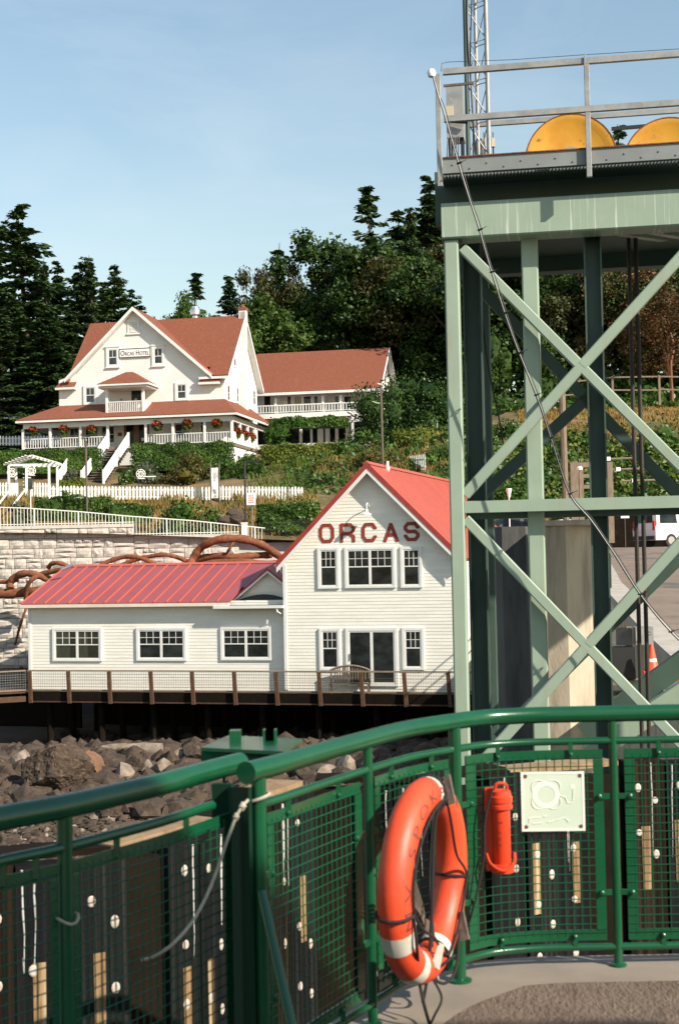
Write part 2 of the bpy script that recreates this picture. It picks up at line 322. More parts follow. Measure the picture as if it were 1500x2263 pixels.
# road: flat in front of the garden, ramping down to the dock
def rz_(x, y): return gz(x, max(y, 71.6))+.02 if y >= 71.6 else EYE.z+interp(y, [26, 34, 48, 71.6], [-2.6, -2.1, -.95, .28])
gridmesh('road', [6.2+1.2*i for i in range(30)], [72+.8*i for i in range(20)], lambda x, y: gz(x, y)+.012, M['asphalt'])
def rampx(y): return interp(y, [26, 34, 46, 60, 72], [7.2, 7.9, 9.0, 11.2, 13.3])
vs = []; fs = []
ys = [26+1.15*i for i in range(41)]
for y in ys:
    for k in range(8): vs.append((rampx(y)+k*3.2, y, rz_(20, y)+.03))
for j in range(40):
    for i in range(7): fs.append((j*8+i, j*8+i+1, (j+1)*8+i+1, (j+1)*8+i))
me = bpy.data.meshes.new('ramp_road'); me.from_pydata(vs, [], fs); me.materials.append(M['asphalt']); struct(link('ramp_road', me))
# body of the ramp (solid fill with a concrete edge) so that the road stands on something
b = MB()
for y0, y1 in ((26, 34), (34, 48), (48, 71.5)):
    b.add([(rampx(y0)-.0, y0, 0), (rampx(y0)+24, y0, 0), (rampx(y1)+24, y1, 0), (rampx(y1), y1, 0)]+[(rampx(y0), y0, rz_(20, y0)), (rampx(y0)+24, y0, rz_(20, y0)), (rampx(y1)+24, y1, rz_(20, y1)), (rampx(y1), y1, rz_(20, y1))],
          [(0,3,2,1),(4,5,6,7),(0,1,5,4),(1,2,6,5),(2,3,7,6),(3,0,4,7)])
struct(b.build('ramp_fill', M['concrete']))
b = MB()
for y0, y1 in zip(ys[:-1], ys[1:]): b.beam((rampx(y0)-.35, y0, rz_(20, y0)+.10), (rampx(y1)-.35, y1, rz_(20, y1)+.10), .7, .24)
struct(b.build('pavement_kerb', M['curb']))

# ------------------------------------------------------------------ shared building helpers
def span(poly, z):
    xs = []
    n = len(poly)
    for i in range(n):
        (u0, z0), (u1, z1) = poly[i], poly[(i+1)%n]
        if (z0-z)*(z1-z) <= 0 and z0 != z1: xs.append(u0+(u1-u0)*(z-z0)/(z1-z0))
    return (min(xs), max(xs)) if xs else None
def clapboards(parent, poly, v, course, m, single, axis='u', at=0.0, sign=-1, name='clapboard'):
    """overlapping boards over a convex wall outline; single: one object per board"""
    zb = min(p[1] for p in poly)+.001; zt = max(p[1] for p in poly)-.001; J = MB(); n = 0
    z = zb
    while z < zt-.01:
        z1 = min(z+course, zt)
        a = span(poly, z); c = span(poly, z1)
        if not a or not c: break
        t0, t1 = .014*course/.135, .004
        if axis == 'u':
            V = [(a[0], v, z), (a[1], v, z), (a[1], v-t0, z), (a[0], v-t0, z), (c[0], v, z1), (c[1], v, z1), (c[1], v-t1, z1), (c[0], v-t1, z1)]
        else:
            V = [(v, a[0], z), (v, a[1], z), (v+t0, a[1], z), (v+t0, a[0], z), (v, c[0], z1), (v, c[1], z1), (v+t1, c[1], z1), (v+t1, c[0], z1)]
        F = [(0,1,2,3),(4,5,6,7),(0,1,5,4),(2,3,7,6),(1,2,6,5),(3,0,4,7)]
        if single: MB().add(V, F).build(name, m, parent)
        else: J.add(V, F)
        z = z1
    if not single: J.build('siding', m, parent, stuff=True)
def window(parent, u0, u1, z0, z1, v, trim=.1, sashes=1, grid=(3, 2), frac=.47, lites=True, glass='glass', sash=.05, out=.05, name='window', axis='u', sill=False, mt='trim', mun=.022, curtain=False):
    """frame, sashes, muntins and panes; v is the wall face, the window stands proud of it"""
    def P(u, d, z): return (u, v-d, z) if axis == 'u' else (v+d, u, z)
    def bx(b, ua, ub, za, zb, d0, d1): b.box(P(ua, d0, za), P(ub, d1, zb))
    f = MB()
    bx(f, u0, u0+trim, z0, z1, -.01, out); bx(f, u1-trim, u1, z0, z1, -.01, out)
    bx(f, u0+trim, u1-trim, z1-trim, z1, -.01, out-.002); bx(f, u0+trim, u1-trim, z0, z0+trim*.8, -.01, out-.002)
    a0, a1, b0, b1 = u0+trim, u1-trim, z0+trim*.8, z1-trim
    w = (a1-a0)/sashes; panes = []; so = out*.72
    for i in range(sashes):
        s0 = a0+i*w; s1 = s0+w; k = sash
        bx(f, s0, s0+k, b0, b1, -.01, so); bx(f, s1-k, s1, b0, b1, -.01, so)
        bx(f, s0+k, s1-k, b1-k, b1, -.01, so-.002); bx(f, s0+k, s1-k, b0, b0+k, -.01, so-.002)
        zm = b1-k-(b1-b0-2*k)*frac
        if frac > 0: bx(f, s0+k, s1-k, zm-mun, zm+mun, -.01, so-.004)
        nc, nr = grid; t = mun*.5
        zt0 = zm+mun if frac > 0 else b0+k
        cw = (s1-s0-2*k)/nc; ch = (b1-k-zt0)/nr
        for c in range(1, nc): bx(f, s0+k+c*cw-t, s0+k+c*cw+t, zt0, b1-k, -.01, so-.008)
        for r_ in range(1, nr): bx(f, s0+k, s1-k, zt0+r_*ch-t, zt0+r_*ch+t, -.01, so-.010)
        if frac > 0: panes.append((s0+k, s1-k, b0+k, zm-mun))
        if lites:
            for c in range(nc):
                for r_ in range(nr): panes.append((s0+k+c*cw+t, s0+k+(c+1)*cw-t, zt0+r_*ch+t, zt0+(r_+1)*ch-t))
        else: panes.append((s0+k, s1-k, zt0, b1-k))
    if sill: bx(f, u0-.06, u1+.06, z0-.09, z0, -.01, out+.05); bx(f, u0-.08, u1+.08, z1, z1+.12, -.01, out+.04)
    fo = f.build(name, M[mt], parent)
    g = 'clear' if curtain else glass
    for (p0, p1, q0, q1) in panes:
        b = MB(); bx(b, p0-.004, p1+.004, q0-.004, q1+.004, so*.45, so*.45+.006); b.build('pane', M[g], fo)
    if curtain:
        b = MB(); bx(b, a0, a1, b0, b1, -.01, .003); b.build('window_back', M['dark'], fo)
        for (ca, cb) in curtain:
            xs = np.linspace(a0+(a1-a0)*ca, a0+(a1-a0)*cb, 22); b = MB()
            V = [P(x, .009+.005*math.sin(i*1.9), z) for z in (b0+.02, b1-.02) for i, x in enumerate(xs)]
            b.add(V, [(i, i+1, 23+i, 22+i) for i in range(21)]).build('curtain', M['curtain'], fo)
    return fo

# ------------------------------------------------------------------ landing building lettered ORCAS
P0 = Frame(at_y(810, 1529, 58), 16.5)
FB = Frame(P0.w(P0.p(632, 1529)), 16.5)
ob = fthing(FB, 'gabled_building', 'tall white clapboard building with red metal roof and ORCAS painted on its gable', 'building')
OV = -.38
uP, _, zA = FB.p(810, 1021, OV); uT, _, zT = FB.p(611, 1241, OV)
uL = 0.0; uP_w = uP; uR = 2*uP; slope = (zA-zT)/(uP-uT); TH = .13
BD = 15.0
def roofz(u): return zA-abs(u-uP)*slope
wallpoly = [(uL, 0), (uR, 0), (uR, roofz(uR)-TH-.02), (uP, zA-TH-.02), (uL, roofz(uL)-TH-.02)]
MB().slab([(u, .0, z) for u, z in wallpoly], (0, BD, 0)).build('wall_core', M['board'], ob)
clapboards(ob, wallpoly, -.002, .137, M['board'], True)
sidepoly = [(0.02, 0), (BD, 0), (BD, roofz(uR)-TH-.05), (0.02, roofz(uR)-TH-.05)]
clapboards(ob, sidepoly, uR+.002, .137, M['board'], False, axis='v')
n1 = Vector((-slope, 0, 1)).normalized(); n2 = Vector((slope, 0, 1)).normalized()
uTR = 2*uP-uT
rl = MB().slab([(uT, OV, zT), (uP, OV, zA), (uP, BD+.5, zA), (uT, BD+.5, zT)], -n1*TH).build('roof', M['redroof'], ob)
rr = MB().slab([(uP, OV, zA), (uTR, OV, zT), (uTR, BD+.5, zT), (uP, BD+.5, zA)], -n2*TH).build('roof', M['redroof'], ob)
rc = MB().slab([(uP-.16, OV-.03, zA-.10), (uP, OV-.03, zA+.05), (uP+.16, OV-.03, zA-.10), (uP, OV-.03, zA-.04)], (0, BD+1.1, 0)); rc.build('ridge_cap', M['redroof'], rr)
rb = MB()
for i in range(1, 40):
    v = OV+i*.4; rb.beam((uP+.06, v, zA-.06*slope+.012), (uTR-.01, v, zT+.014), .03, .02, up=n2)
rb.build('roof_rib', M['redroof'], rr, stuff=True)
for s, n_ in ((-1, n1), (1, n2)):
    uE = uP+s*(uP-uT)
    a = Vector((uP, OV-.02, zA+.01)); e = Vector((uE, OV-.02, zT+.01)); dn = Vector((0, 0, -1))
    MB().slab([a, e, e+dn*.26, a+dn*.26], (0, -.035, 0)).build('rake_trim', M['redtrim'], ob)
    a2 = a+dn*.262+Vector((0, .012, 0)); e2 = e+dn*.262+Vector((0, .012, 0))
    MB().slab([a2, e2, e2+dn*.2, a2+dn*.2], (0, -.03, 0)).build('barge_board', M['trim'], ob)
    so_ = MB().slab([(uP, OV+.02, zA-TH-.10), (uE, OV+.02, zT-TH-.10), (uE, -.01, zT-TH-.10), (uP, -.01, zA-TH-.10)], (0, 0, -.03)); so_.build('soffit', M['trim'], ob)
MB().box((uL-.03, -.045, 0), (uL+.1, .02, roofz(uL)-.3)).build('corner_board', M['trim'], ob)
MB().box((uR-.1, -.045, 0), (uR+.03, .02, roofz(uR)-.3)).build('corner_board', M['trim'], ob)
gut = MB().tube([(uT-.04, OV, zT-.16), (uT-.04, BD, zT-.16)], .07, 8); gut.tube([(uT-.02, .02, zT-.2), (uT+.05, .05, zT-.42), (uL-.06, .1, zT-.52)], .04, 8); gut.build('gutter', M['trim'], ob, True)
def bwin(px0, py0, px1, py1, **k):
    a = FB.p(px0, py1, -.03); b = FB.p(px1, py0, -.03); return window(ob, a.x, b.x, a.z, b.z, -.026, **k)
kw = dict(trim=.11, sash=.055, out=.06)
bwin(703, 1209, 749, 1301, **kw); bwin(763, 1207, 873, 1300, sashes=2, **kw); bwin(886, 1207, 932, 1299, **kw)
bwin(707, 1388, 752, 1481, **kw); bwin(890, 1387, 936, 1480, **kw)
d = bwin(766, 1387, 878, 1516, sashes=2, grid=(1, 1), frac=0, lites=False, trim=.12, sash=.06, out=.06, name='sliding_door')
q = FB.p(773, 1452, -.1); MB().box((q.x-.02, -.115, q.z-.14), (q.x+.02, -.085, q.z+.14)).build('door_handle', M['steel'], d)
# painted letters
def strokes(chars, P):            # block capitals with cut corners, drawn in a 0..1 box
    c = .24
    return {'O': [[(0,c),(c*.9,0),(1-c*.9,0),(1,c),(1,1-c),(1-c*.9,1),(c*.9,1),(0,1-c),(0,c)]],
     'R': [[(0,0),(0,1)],[(0,1),(1-c,1),(1,1-c*.8),(1,.5+c*.6),(1-c,.46),(0,.46)],[(.45,.46),(1,0)]] if 0 else [[(0,0),(0,1),(1-c,1),(1,1-c*.8),(1,.48+c*.7),(1-c,.45),(0,.45)],[(.62,.45),(1,.26),(1,0)]],
     'C': [[(1,1-c*1.25),(1,1-c),(1-c*.9,1),(c*.9,1),(0,1-c),(0,c),(c*.9,0),(1-c*.9,0),(1,c),(1,c*1.25)]],
     'A': [[(0,0),(.5,1),(1,0)],[(.22,.34),(.78,.34)]],
     'S': [[(1,1-c*1.3),(1,1-c),(1-c*.9,1),(c*.9,1),(0,1-c*.8),(0,.5+c*.7),(c*.9,.5),(1-c*.9,.5),(1,.5-c*.7),(1,c*.8),(1-c*.9,0),(c*.9,0),(0,c),(0,c*1.3)]]}[chars]
for ch, (x0, y0, x1, y1) in zip('ORCAS', ((705,1157,738,1200),(751,1156,784,1199),(799,1155,832,1198),(847,1154,880,1198),(892,1153,926,1196))):
    a = FB.p(x0, y1, -.03); b_ = FB.p(x1, y0, -.03); W = .14; b = MB()
    a.x += W/2; b_.x -= W/2; a.z += W*.45; b_.z -= W*.45
    for line in strokes(ch, None):
        P = [(a.x+(b_.x-a.x)*s, a.z+(b_.z-a.z)*t) for s, t in line]
        ext = 0
        for i in range(len(P)-1):
            p0 = Vector((P[i][0], P[i][1])); p1 = Vector((P[i+1][0], P[i+1][1])); dd = (p1-p0)
            if dd.length < 1e-4: continue
            dd.normalize(); e0 = W*.21 if i > 0 else (W*.45 if ch in 'RA' and abs(p0.y-a.z) < .01 else 0); e1 = W*.21 if i < len(P)-2 else (W*.45 if ch in 'RA' and abs(p1.y-a.z) < .01 else 0)
            p0 -= dd*e0; p1 += dd*e1; nn = Vector((-dd.y, dd.x))*W/2; y = -.0295-.0004*i
            b.slab([(p0.x+nn.x, y, p0.y+nn.y), (p0.x-nn.x, y, p0.y-nn.y), (p1.x-nn.x, y, p1.y-nn.y), (p1.x+nn.x, y, p1.y+nn.y)], (0, .007, 0))
    b.build('letter', M['letter'], ob)
# gooseneck lamp
q = FB.p(816, 1121, -.05); s_ = FB.p(810, 1136, -.45)
lm = MB().tube(catmull([(q.x, -.02, q.z), (q.x, -.14, q.z+.05), (s_.x, -.32, q.z+.16), (s_.x, -.44, q.z+.09), (s_.x, -.45, s_.z+.18)], 5), .022, 8)
lm.lathe([(.07,-.03),(.07,.03)], 10, (q.x, -.03, q.z), (0,-1,0)).build('lamp_arm', M['white'], ob, True)
MB().lathe([(.03,.2),(.06,.17),(.08,.06),(.19,0),(.20,-.03),(.17,-.03),(.06,.04)], 16, (s_.x, -.45, s_.z)).build('lamp_shade', M['white'], ob, True)
for px, py, h in ((856, 1030, .38), (838, 1030, .1)):
    q = FB.p(px, py, 2.2); MB().tube([(q.x, 2.2, roofz(q.x)-.1), (q.x, 2.2, roofz(q.x)+h)], .06, 8).lathe([(.1,0),(.1,.12)], 10, (q.x, 2.2, roofz(q.x)+.02)).build('roof_vent_pipe', M['white'], ob, True)

# ------------------------------------------------------------------ low building beside it
lb = fthing(FB, 'low_building', 'long low white clapboard building with pink-red ribbed metal roof behind the boardwalk', 'building')
VL = .30
u0 = FB.p(67, 1520, VL).x; u1 = -.04
EV = VL-.34; uE0 = FB.p(47, 1336, EV).x; zE = FB.p(47, 1335, EV).z; zR = FB.p(148, 1251, VL+4.0).z; VR = VL+4.0
uG = FB.p(508, 1330, EV).x; sl = (zR-zE)/(VR-EV)
zW = zE+sl*(VL-EV)-.10
MB().box((u0, VL, 0), (u1, VL+8, zW)).build('wall_core', M['board'], lb)
clapboards(lb, [(u0, 0), (u1, 0), (u1, zW-.02), (u0, zW-.02)], VL-.002, .137, M['board'], True)
MB().slab([(u0, VL, zW), (u0, VR, zR-.12), (u0, VL+8, zW)], (.1, 0, 0)).build('gable_wall', M['board'], lb)
pn = Vector((0, -sl, 1)).normalized()
npan = 17; pw = (uG-uE0)/npan
pm = MB().slab([(0, EV, zE), (pw*.985, EV, zE), (pw*.985, VR, zR), (0, VR, zR)], -pn*.05)
sme = MB().beam((.0, EV-.01, zE+.022), (.0, VR, zR+.022), .04, .06, up=pn).mesh('standing_seam', M['redroof'])
pme = pm.mesh('roof_panel', M['pinkroof'])
for i in range(npan): link('roof_panel', pme, lb, loc=(uE0+i*pw, 0, 0)); link('standing_seam', sme, lb, loc=(uE0+i*pw, 0, 0))
# shorter roof behind the little gable, and the back slope
vG = VL+.9
k = zE+sl*(vG+.3-EV)
MB().slab([(uG, vG+.3, k), (u1-.02, vG+.3, k), (u1-.02, VR, zR), (uG, VR, zR)], -pn*.05).build('roof_panel', M['pinkroof'], lb)
MB().slab([(uE0, VR, zR), (u1-.02, VR, zR), (u1-.02, VR+4.3, zE), (uE0, VR+4.3, zE)], (0, 0, -.06)).build('back_roof', M['redroof'], lb)
MB().slab([(uE0, VR-.18, zR-.04), (uE0, VR, zR+.06), (uE0, VR+.18, zR-.04)], (u1-uE0-.02, 0, 0)).build('ridge_cap', M['redroof'], lb)
MB().box((uE0, EV-.10, zE-.17), (uG-.02, EV+.02, zE-.04)).build('gutter', M['cream'], lb)
MB().box((uE0, EV+.03, zE-.20), (u1-.03, VL+.02, zE-.16)).build('soffit', M['trim'], lb)
MB().box((u0-.03, VL-.045, 0), (u0+.1, VL+.02, zW)).build('corner_board', M['trim'], lb)
ga = FB.p(592, 1256, vG-.25); gl = FB.p(505, 1331, vG-.25); gs = (ga.z-gl.z)/(ga.x-gl.x)
gr = 2*ga.x-gl.x; cut = min(gr, u1-.02)
zc = ga.z-gs*(cut-ga.x)
MB().slab([(gl.x+.1, vG, gl.z-.3), (cut, vG, gl.z-.3), (cut, vG, zc-.12), (ga.x, vG, ga.z-.12), (gl.x+.25, vG, gl.z+.05)], (0, .1, 0)).build('dormer_wall_core', M['board'], lb)
gp = [(gl.x+.3, gl.z+.01), (cut, gl.z+.01), (cut, zc-.13), (ga.x, ga.z-.13)]
clapboards(lb, gp, vG-.002, .137, M['board'], True)
for s, (e, ez) in enumerate(((gl.x, gl.z), (cut, zc))):
    nn = Vector((-gs if s == 0 else gs, 0, 1)).normalized()
    MB().slab([(ga.x, vG-.3, ga.z), (e, vG-.3, ez), (e, VR+.2, ez), (ga.x, VR+.2, ga.z)], -nn*.06).build('dormer_roof', M['redroof'], lb)
    MB().slab([(ga.x, vG-.31, ga.z+.01), (e, vG-.31, ez+.01), (e, vG-.31, ez-.09), (ga.x, vG-.31, ga.z-.09)], (0, -.025, 0)).build('dormer_trim', M['redtrim'], lb)
    MB().slab([(ga.x, vG-.305, ga.z-.09), (e, vG-.305, ez-.09), (e, vG-.305, ez-.19), (ga.x, vG-.305, ga.z-.19)], (0, -.02, 0)).build('dormer_barge', M['trim'], lb)
fl = FB.p(474, 1341, EV-.05)
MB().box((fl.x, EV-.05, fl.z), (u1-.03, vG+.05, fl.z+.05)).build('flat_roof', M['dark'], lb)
MB().box((fl.x-.02, EV-.16, fl.z-.08), (u1+.05, EV-.055, fl.z+.04)).build('gutter', M['trim'], lb)
aw = MB(); A = [(gl.x+.5+(cut-gl.x-.6)*t, gl.z-.02+.34*math.sin(math.pi*min(1, .12+t*.8))) for t in np.linspace(0, 1, 12)]
aw.slab([(u, vG-.22, z) for u, z in A]+[(A[-1][0], vG-.22, gl.z-.12), (A[0][0], vG-.22, gl.z-.12)], (0, .16, 0)).build('vent_cover', M['black'], lb)
dsp = FB.p(618, 1345, VL-.1)
MB().tube([(dsp.x, EV-.1, fl.z-.08), (dsp.x, EV-.1, fl.z-.22), (dsp.x+.17, VL-.09, fl.z-.42), (dsp.x+.19, VL-.09, .04)], .045, 8).build('downspout', M['trim'], lb, True)
for i, (a, b_, c, d_) in enumerate(((118, 1387, 226, 1461), (303, 1386, 412, 1460), (489, 1385, 600, 1459))):
    p = FB.p(a, d_, VL-.03); q = FB.p(c, b_, VL-.03)
    window(lb, p.x, q.x, p.z, q.z, VL-.026, trim=.11, sashes=2, frac=.5, out=.06, sash=.055, curtain=((0.02,.34),(.52,.74)) if i == 0 else False)

# ------------------------------------------------------------------ boardwalk on piles in front of both
VD = -.62
bw = fthing(FB, 'boardwalk', 'brown wooden boardwalk with wire mesh railing in front of the white buildings', 'boardwalk')
def F_(px, py, v=VD): return FB.p(px, py, v)
uD0 = F_(66, 1530).x; uD1 = FB.p(1075, 1530, VD).x
zTop = F_(500, 1483).z; zBot = F_(500, 1556).z; zMid = F_(500, 1528).z
i = 0; u = uD0
while u < uD1:                     # deck planks, running back to the walls
    MB().box((u+.004, VD+.02, -.06), (u+.136, 8, -.02)).build('plank', M['wood'], bw) if (i % 1 == 0) else None
    u += .14; i += 1
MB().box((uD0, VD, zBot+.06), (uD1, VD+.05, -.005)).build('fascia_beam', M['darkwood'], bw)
MB().box((uD0, VD-.03, zBot), (uD1, VD+.09, zBot+.055)).build('lower_beam', M['wood'], bw)
MB().box((uD0-.05, VD-.10, zTop-.03), (uD1, VD+.10, zTop+.02)).build('top_rail', M['woodtop'], bw)
MB().box((uD0, VD-.02, zMid-.02), (uD1, VD+.04, zMid+.025)).build('bottom_rail', M['woodtop'], bw)
for a, b_ in ((66,74),(151,159),(241,250),(333,342),(424,432),(517,525),(609,616),(704,710),(797,803),(892,898),(989,994),(1080,1085)):
    p = F_(a, 1484, VD-.06); q = F_(b_, 1556, VD-.12)
    MB().beam((p.x, VD-.06, zTop-.031), (p.x+.10, VD-.15, zBot-.02), .15, .11, up=(0,1,0)).build('rail_post', M['wood'], bw)
w_ = MB(); u = uD0
while u < uD1: w_.beam((u, VD+.01, zMid+.03), (u, VD+.01, zTop-.03), .006, .006); u += .105
for j in range(8): z = zMid+.04+j*(zTop-zMid-.1)/7.; w_.beam((uD0, VD+.004, z), (uD1, VD+.004, z), .008, .008)
w_.build('wire_mesh', M['pole'], bw, stuff=True)
MB().box((u0, 6.6, -3.2), (uR, 6.75, -.39)).build('skirting', M['darkwood'], bw); MB().box((uR+.1, .3, -3.2), (uR+.25, 6.6, -.39)).build('skirting', M['darkwood'], bw)  # dark sheets added behind the piles to blacken the space under the deck
MB().box((u0-9, 5.2, -3.2), (u0-.05, 5.35, -.09)).build('skirting', M['darkwood'], bw)  # another added sheet, darkening the left end under the deck
# the arm of the walk that turns towards the camera at its left end
EL = Vector((uD0, VD, 0)); DL = Vector((-3.2, -2.6, 0)); q = [EL+Vector((0, .02, 0)), EL+DL, EL+DL+Vector((-2.2, 2.4, 0)), EL+Vector((-2.4, 3.4, 0)), EL+Vector((0, 6, 0))]
MB().slab([(p.x, p.y, -.02) for p in q], (0, 0, -.05)).build('side_deck', M['wood'], bw)
def railrun(a, b_, n, m1):
    a = Vector(a); b_ = Vector(b_); up = Vector((0, 0, 1))
    MB().beam(a+up*zTop, b_+up*zTop, .2, .05).build('top_rail', M['woodtop'], bw); MB().beam(a+up*(zBot+.15), b_+up*(zBot+.15), .05, .24).build('fascia_beam', M[m1], bw)
    MB().beam(a+up*zMid, b_+up*zMid, .05, .045).build('bottom_rail', M['woodtop'], bw)
    for k in range(n+1):
        p = a+(b_-a)*(k/n)
        if k: MB().beam(p+up*zBot, p+up*(zTop-.026), .13, .1).build('rail_post', M['wood'], bw)
    g = MB()
    L = (b_-a).length; c = int(L/.105)
    for k in range(c): p = a+(b_-a)*(k/c); g.beam(p+up*(zMid+.03), p+up*(zTop-.03), .008, .008)
    for k in range(8): z = zMid+.04+k*(zTop-zMid-.1)/7.; g.beam(a+up*z, b_+up*z, .008, .008)
    g.build('wire_mesh', M['galv'], bw, stuff=True)
railrun(EL+Vector((-.12, -.12, 0)), EL+DL, 2, 'wood')
railrun(EL+Vector((-.15, 2.2, 0)), EL+Vector((-3.4, 2.8, 0)), 2, 'darkwood')
for j, v in enumerate((.1, 2.2, 4.6, 7.0)):
    for u in np.arange(uD0+.6, uD1, 2.45):
        w = FB.w((u, v, 0)); MB().tube([(u, v, bz(w.x, w.y)-FB.O.z-.3), (u, v, -.1)], .15, 8).build('pile', M['darkwood'], bw, True)
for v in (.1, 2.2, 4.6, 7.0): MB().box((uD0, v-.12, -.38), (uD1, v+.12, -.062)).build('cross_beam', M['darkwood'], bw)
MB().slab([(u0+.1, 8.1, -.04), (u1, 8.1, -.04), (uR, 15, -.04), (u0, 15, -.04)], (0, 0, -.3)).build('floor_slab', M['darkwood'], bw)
q = F_(773, 1483, -.32)                                              # round-backed garden bench by the door
bn = thing('garden_bench', 'arched-back grey garden bench on the boardwalk before the sliding door', 'bench', FB.w((q.x, -.30, -.02)), -FB.t)
A = [(-.85+1.7*t, zTop+.02+.21*math.sin(math.pi*t)**.75) for t in np.linspace(0, 1, 17)]
MB().tube([(u, 0, z) for u, z in A], .045, 8).build('arched_rail', M['oldwood'], bn, True)
b = MB()
for u, z in A[2:-2]: b.beam((u, 0, .45), (u, 0, z-.02), .05, .02)
b.build('back_slat', M['oldwood'], bn); MB().box((-.85, -.26, .40), (.85, .02, .44)).build('seat', M['oldwood'], bn)
for s in (-.8, .8):
    for v in (-.22, 0): MB().box((s-.03, v-.03, 0), (s+.03, v+.03, .398 if v else zTop)).build('leg', M['oldwood'], bn)

# ------------------------------------------------------------------ stone retaining wall with white railing
FW = Frame(at_y(0, 1240, 72), 0)
rw = fthing(FW, 'stone_wall', 'pale split-face stone retaining wall behind the low red-roofed building', 'wall')
zs = FW.p(150, 1160).z; zs2 = FW.p(420, 1181).z; us = FW.p(296, 1160).x; ue = FW.p(528, 1180).x; ue2 = FW.p(640, 1180).x; ul = FW.p(-60, 1160).x; zbase = -9.5
zlow = FW.p(560, 1200).z
MB().box((ul, .12, zbase), (us, 1.2, zs-.02)).build('wall_core', M['mortar'], rw)
MB().box((us, .12, zbase), (ue, 1.2, zs2-.02)).build('wall_core', M['mortar'], rw)
MB().box((ue, .12, zbase), (ue2+6, 1.2, zlow)).build('wall_core', M['coping'], rw)
def blockmesh(seed):
    r = random.Random(seed); nx, nz = 5, 4; vs = []; fs = []
    for j in range(nz):
        for i in range(nx):
            e = i in (0, nx-1) or j in (0, nz-1)
            vs.append((i/(nx-1), 0 if e else -r.uniform(.3, 1), j/(nz-1)))
    fs = [(j*nx+i, j*nx+i+1, (j+1)*nx+i+1, (j+1)*nx+i) for j in range(nz-1) for i in range(nx-1)]
    o = len(vs); vs += [(0,2.2,0),(1,2.2,0),(1,2.2,1),(0,2.2,1)]
    ring = [i for i in range(nx)]; top = [(nz-1)*nx+i for i in range(nx)]
    fs += [tuple(ring[::-1])+(o, o+1), tuple(top)+(o+2, o+3), tuple(j*nx for j in range(nz))+(o+3, o), tuple(j*nx+nx-1 for j in range(nz))[::-1]+(o+1, o+2)]
    m = MB(); m.add(vs, fs); return m.mesh('stone_block', M['stone'])
bms = [blockmesh(i) for i in range(9)]
def stone(u, z, w, h):
    o = link('stone_block', random.choice(bms), rw, loc=(u+.012, -random.uniform(0, .03), z+.012)); o.scale = (w-.024, .085, h-.024)
def course(ua, ub, z, h):
    u = ua
    while u < ub-.05:
        w = random.choice((.45, .6, .75, .9, 1.1)); w = min(w, ub-u)
        if ub-u-w < .3: w = ub-u
        if random.random() < .42 and w > .5:
            k = random.uniform(.4, .6)*h
            if random.random() < .5: stone(u, z, w, k); s_ = random.uniform(.4, .6)*w; stone(u, z+k, s_, h-k); stone(u+s_, z+k, w-s_, h-k)
            else: stone(u, z, w, k); stone(u, z+k, w, h-k)
        else: stone(u, z, w, h)
        u += w
H = .5; z = zs-.17-H; k = 0
while z > -5.6:
    course(ul, us if k < 6 else FW.p(150 if z > FW.p(0, 1330).z else 75, 1300).x, z, H); z -= H; k += 1
z = zs2-.17-H
for k in range(5): course(us, ue, z, H); z -= H
u = ul
while u < us: w = min(1.5, us-u); MB().box((u+.006, -.06, zs-.17), (u+w-.006, .5, zs)).build('coping_stone', M['coping'], rw); u += w
u = us+.02
while u < ue: w = min(1.5, ue-u); MB().box((u+.006, -.06, zs2-.17), (u+w-.006, .5, zs2)).build('coping_stone', M['coping'], rw); u += w

def zr_(px, py): return FW.p(px, py, .2)
rg = fthing(FW, 'metal_railing', 'white metal baluster railing sloping along the top of the stone wall', 'railing')
TP = [(-60, 1117), (0, 1121), (60, 1123), (180, 1131), (290, 1141), (420, 1150), (528, 1161), (586, 1167)]
TT = [zr_(*t) for t in TP]
def topz(u): return float(np.interp(u, [t.x for t in TT], [t.z for t in TT]))
def botz(u): return (zs if u < us else zs2 if u < ue else zlow)+.05
for a, b_ in zip(TT[:-1], TT[1:]): MB().beam(a, b_, .05, .05).build('top_rail', M['white'], rg)
for a, b_, zz in ((ul, us, zs), (us, ue, zs2), (ue, TT[-1].x, zlow)): MB().box((a, .18, zz+.07), (b_, .22, zz+.10)).build('bottom_rail', M['white'], rg)
u = ul; i = 0
bar = MB().box((-.012, .188, 0), (.012, .212, 1)).mesh('baluster', M['white']); pst = MB().box((-.03, .17, 0), (.03, .23, 1)).mesh('rail_post', M['white'])
while u < TT[-1].x-.05:
    o = link('rail_post' if i % 13 == 5 else 'baluster', pst if i % 13 == 5 else bar, rg, loc=(u, 0, botz(u)-.05)); o.scale = (1, 1, topz(u)-botz(u)+.03); u += .172; i += 1
q = zr_(540, 1160); MB().box((q.x-.14, .1, zlow), (q.x+.14, .4, q.z+.06)).box((q.x-.17, .07, q.z+.06), (q.x+.17, .43, q.z+.12)).build('end_pillar', M['white'], rg)
br = fthing(FW, 'black_railing', 'black metal railing beside the white railing above the curved trunks', 'railing')
a = zr_(588, 1153); c = zr_(690, 1150); zb_ = zr_(588, 1202).z
MB().box((a.x, .2, a.z-.02), (c.x+2, .24, a.z+.02)).build('top_rail', M['black'], br); MB().box((a.x, .2, zb_), (c.x+2, .24, zb_+.03)).build('bottom_rail', M['black'], br)
bb = MB().box((-.01, .21, zb_), (.01, .23, a.z)).mesh('baluster', M['black'])
for i in range(36): link('baluster', bb, br, loc=(a.x+.02+i*.115, 0, 0))

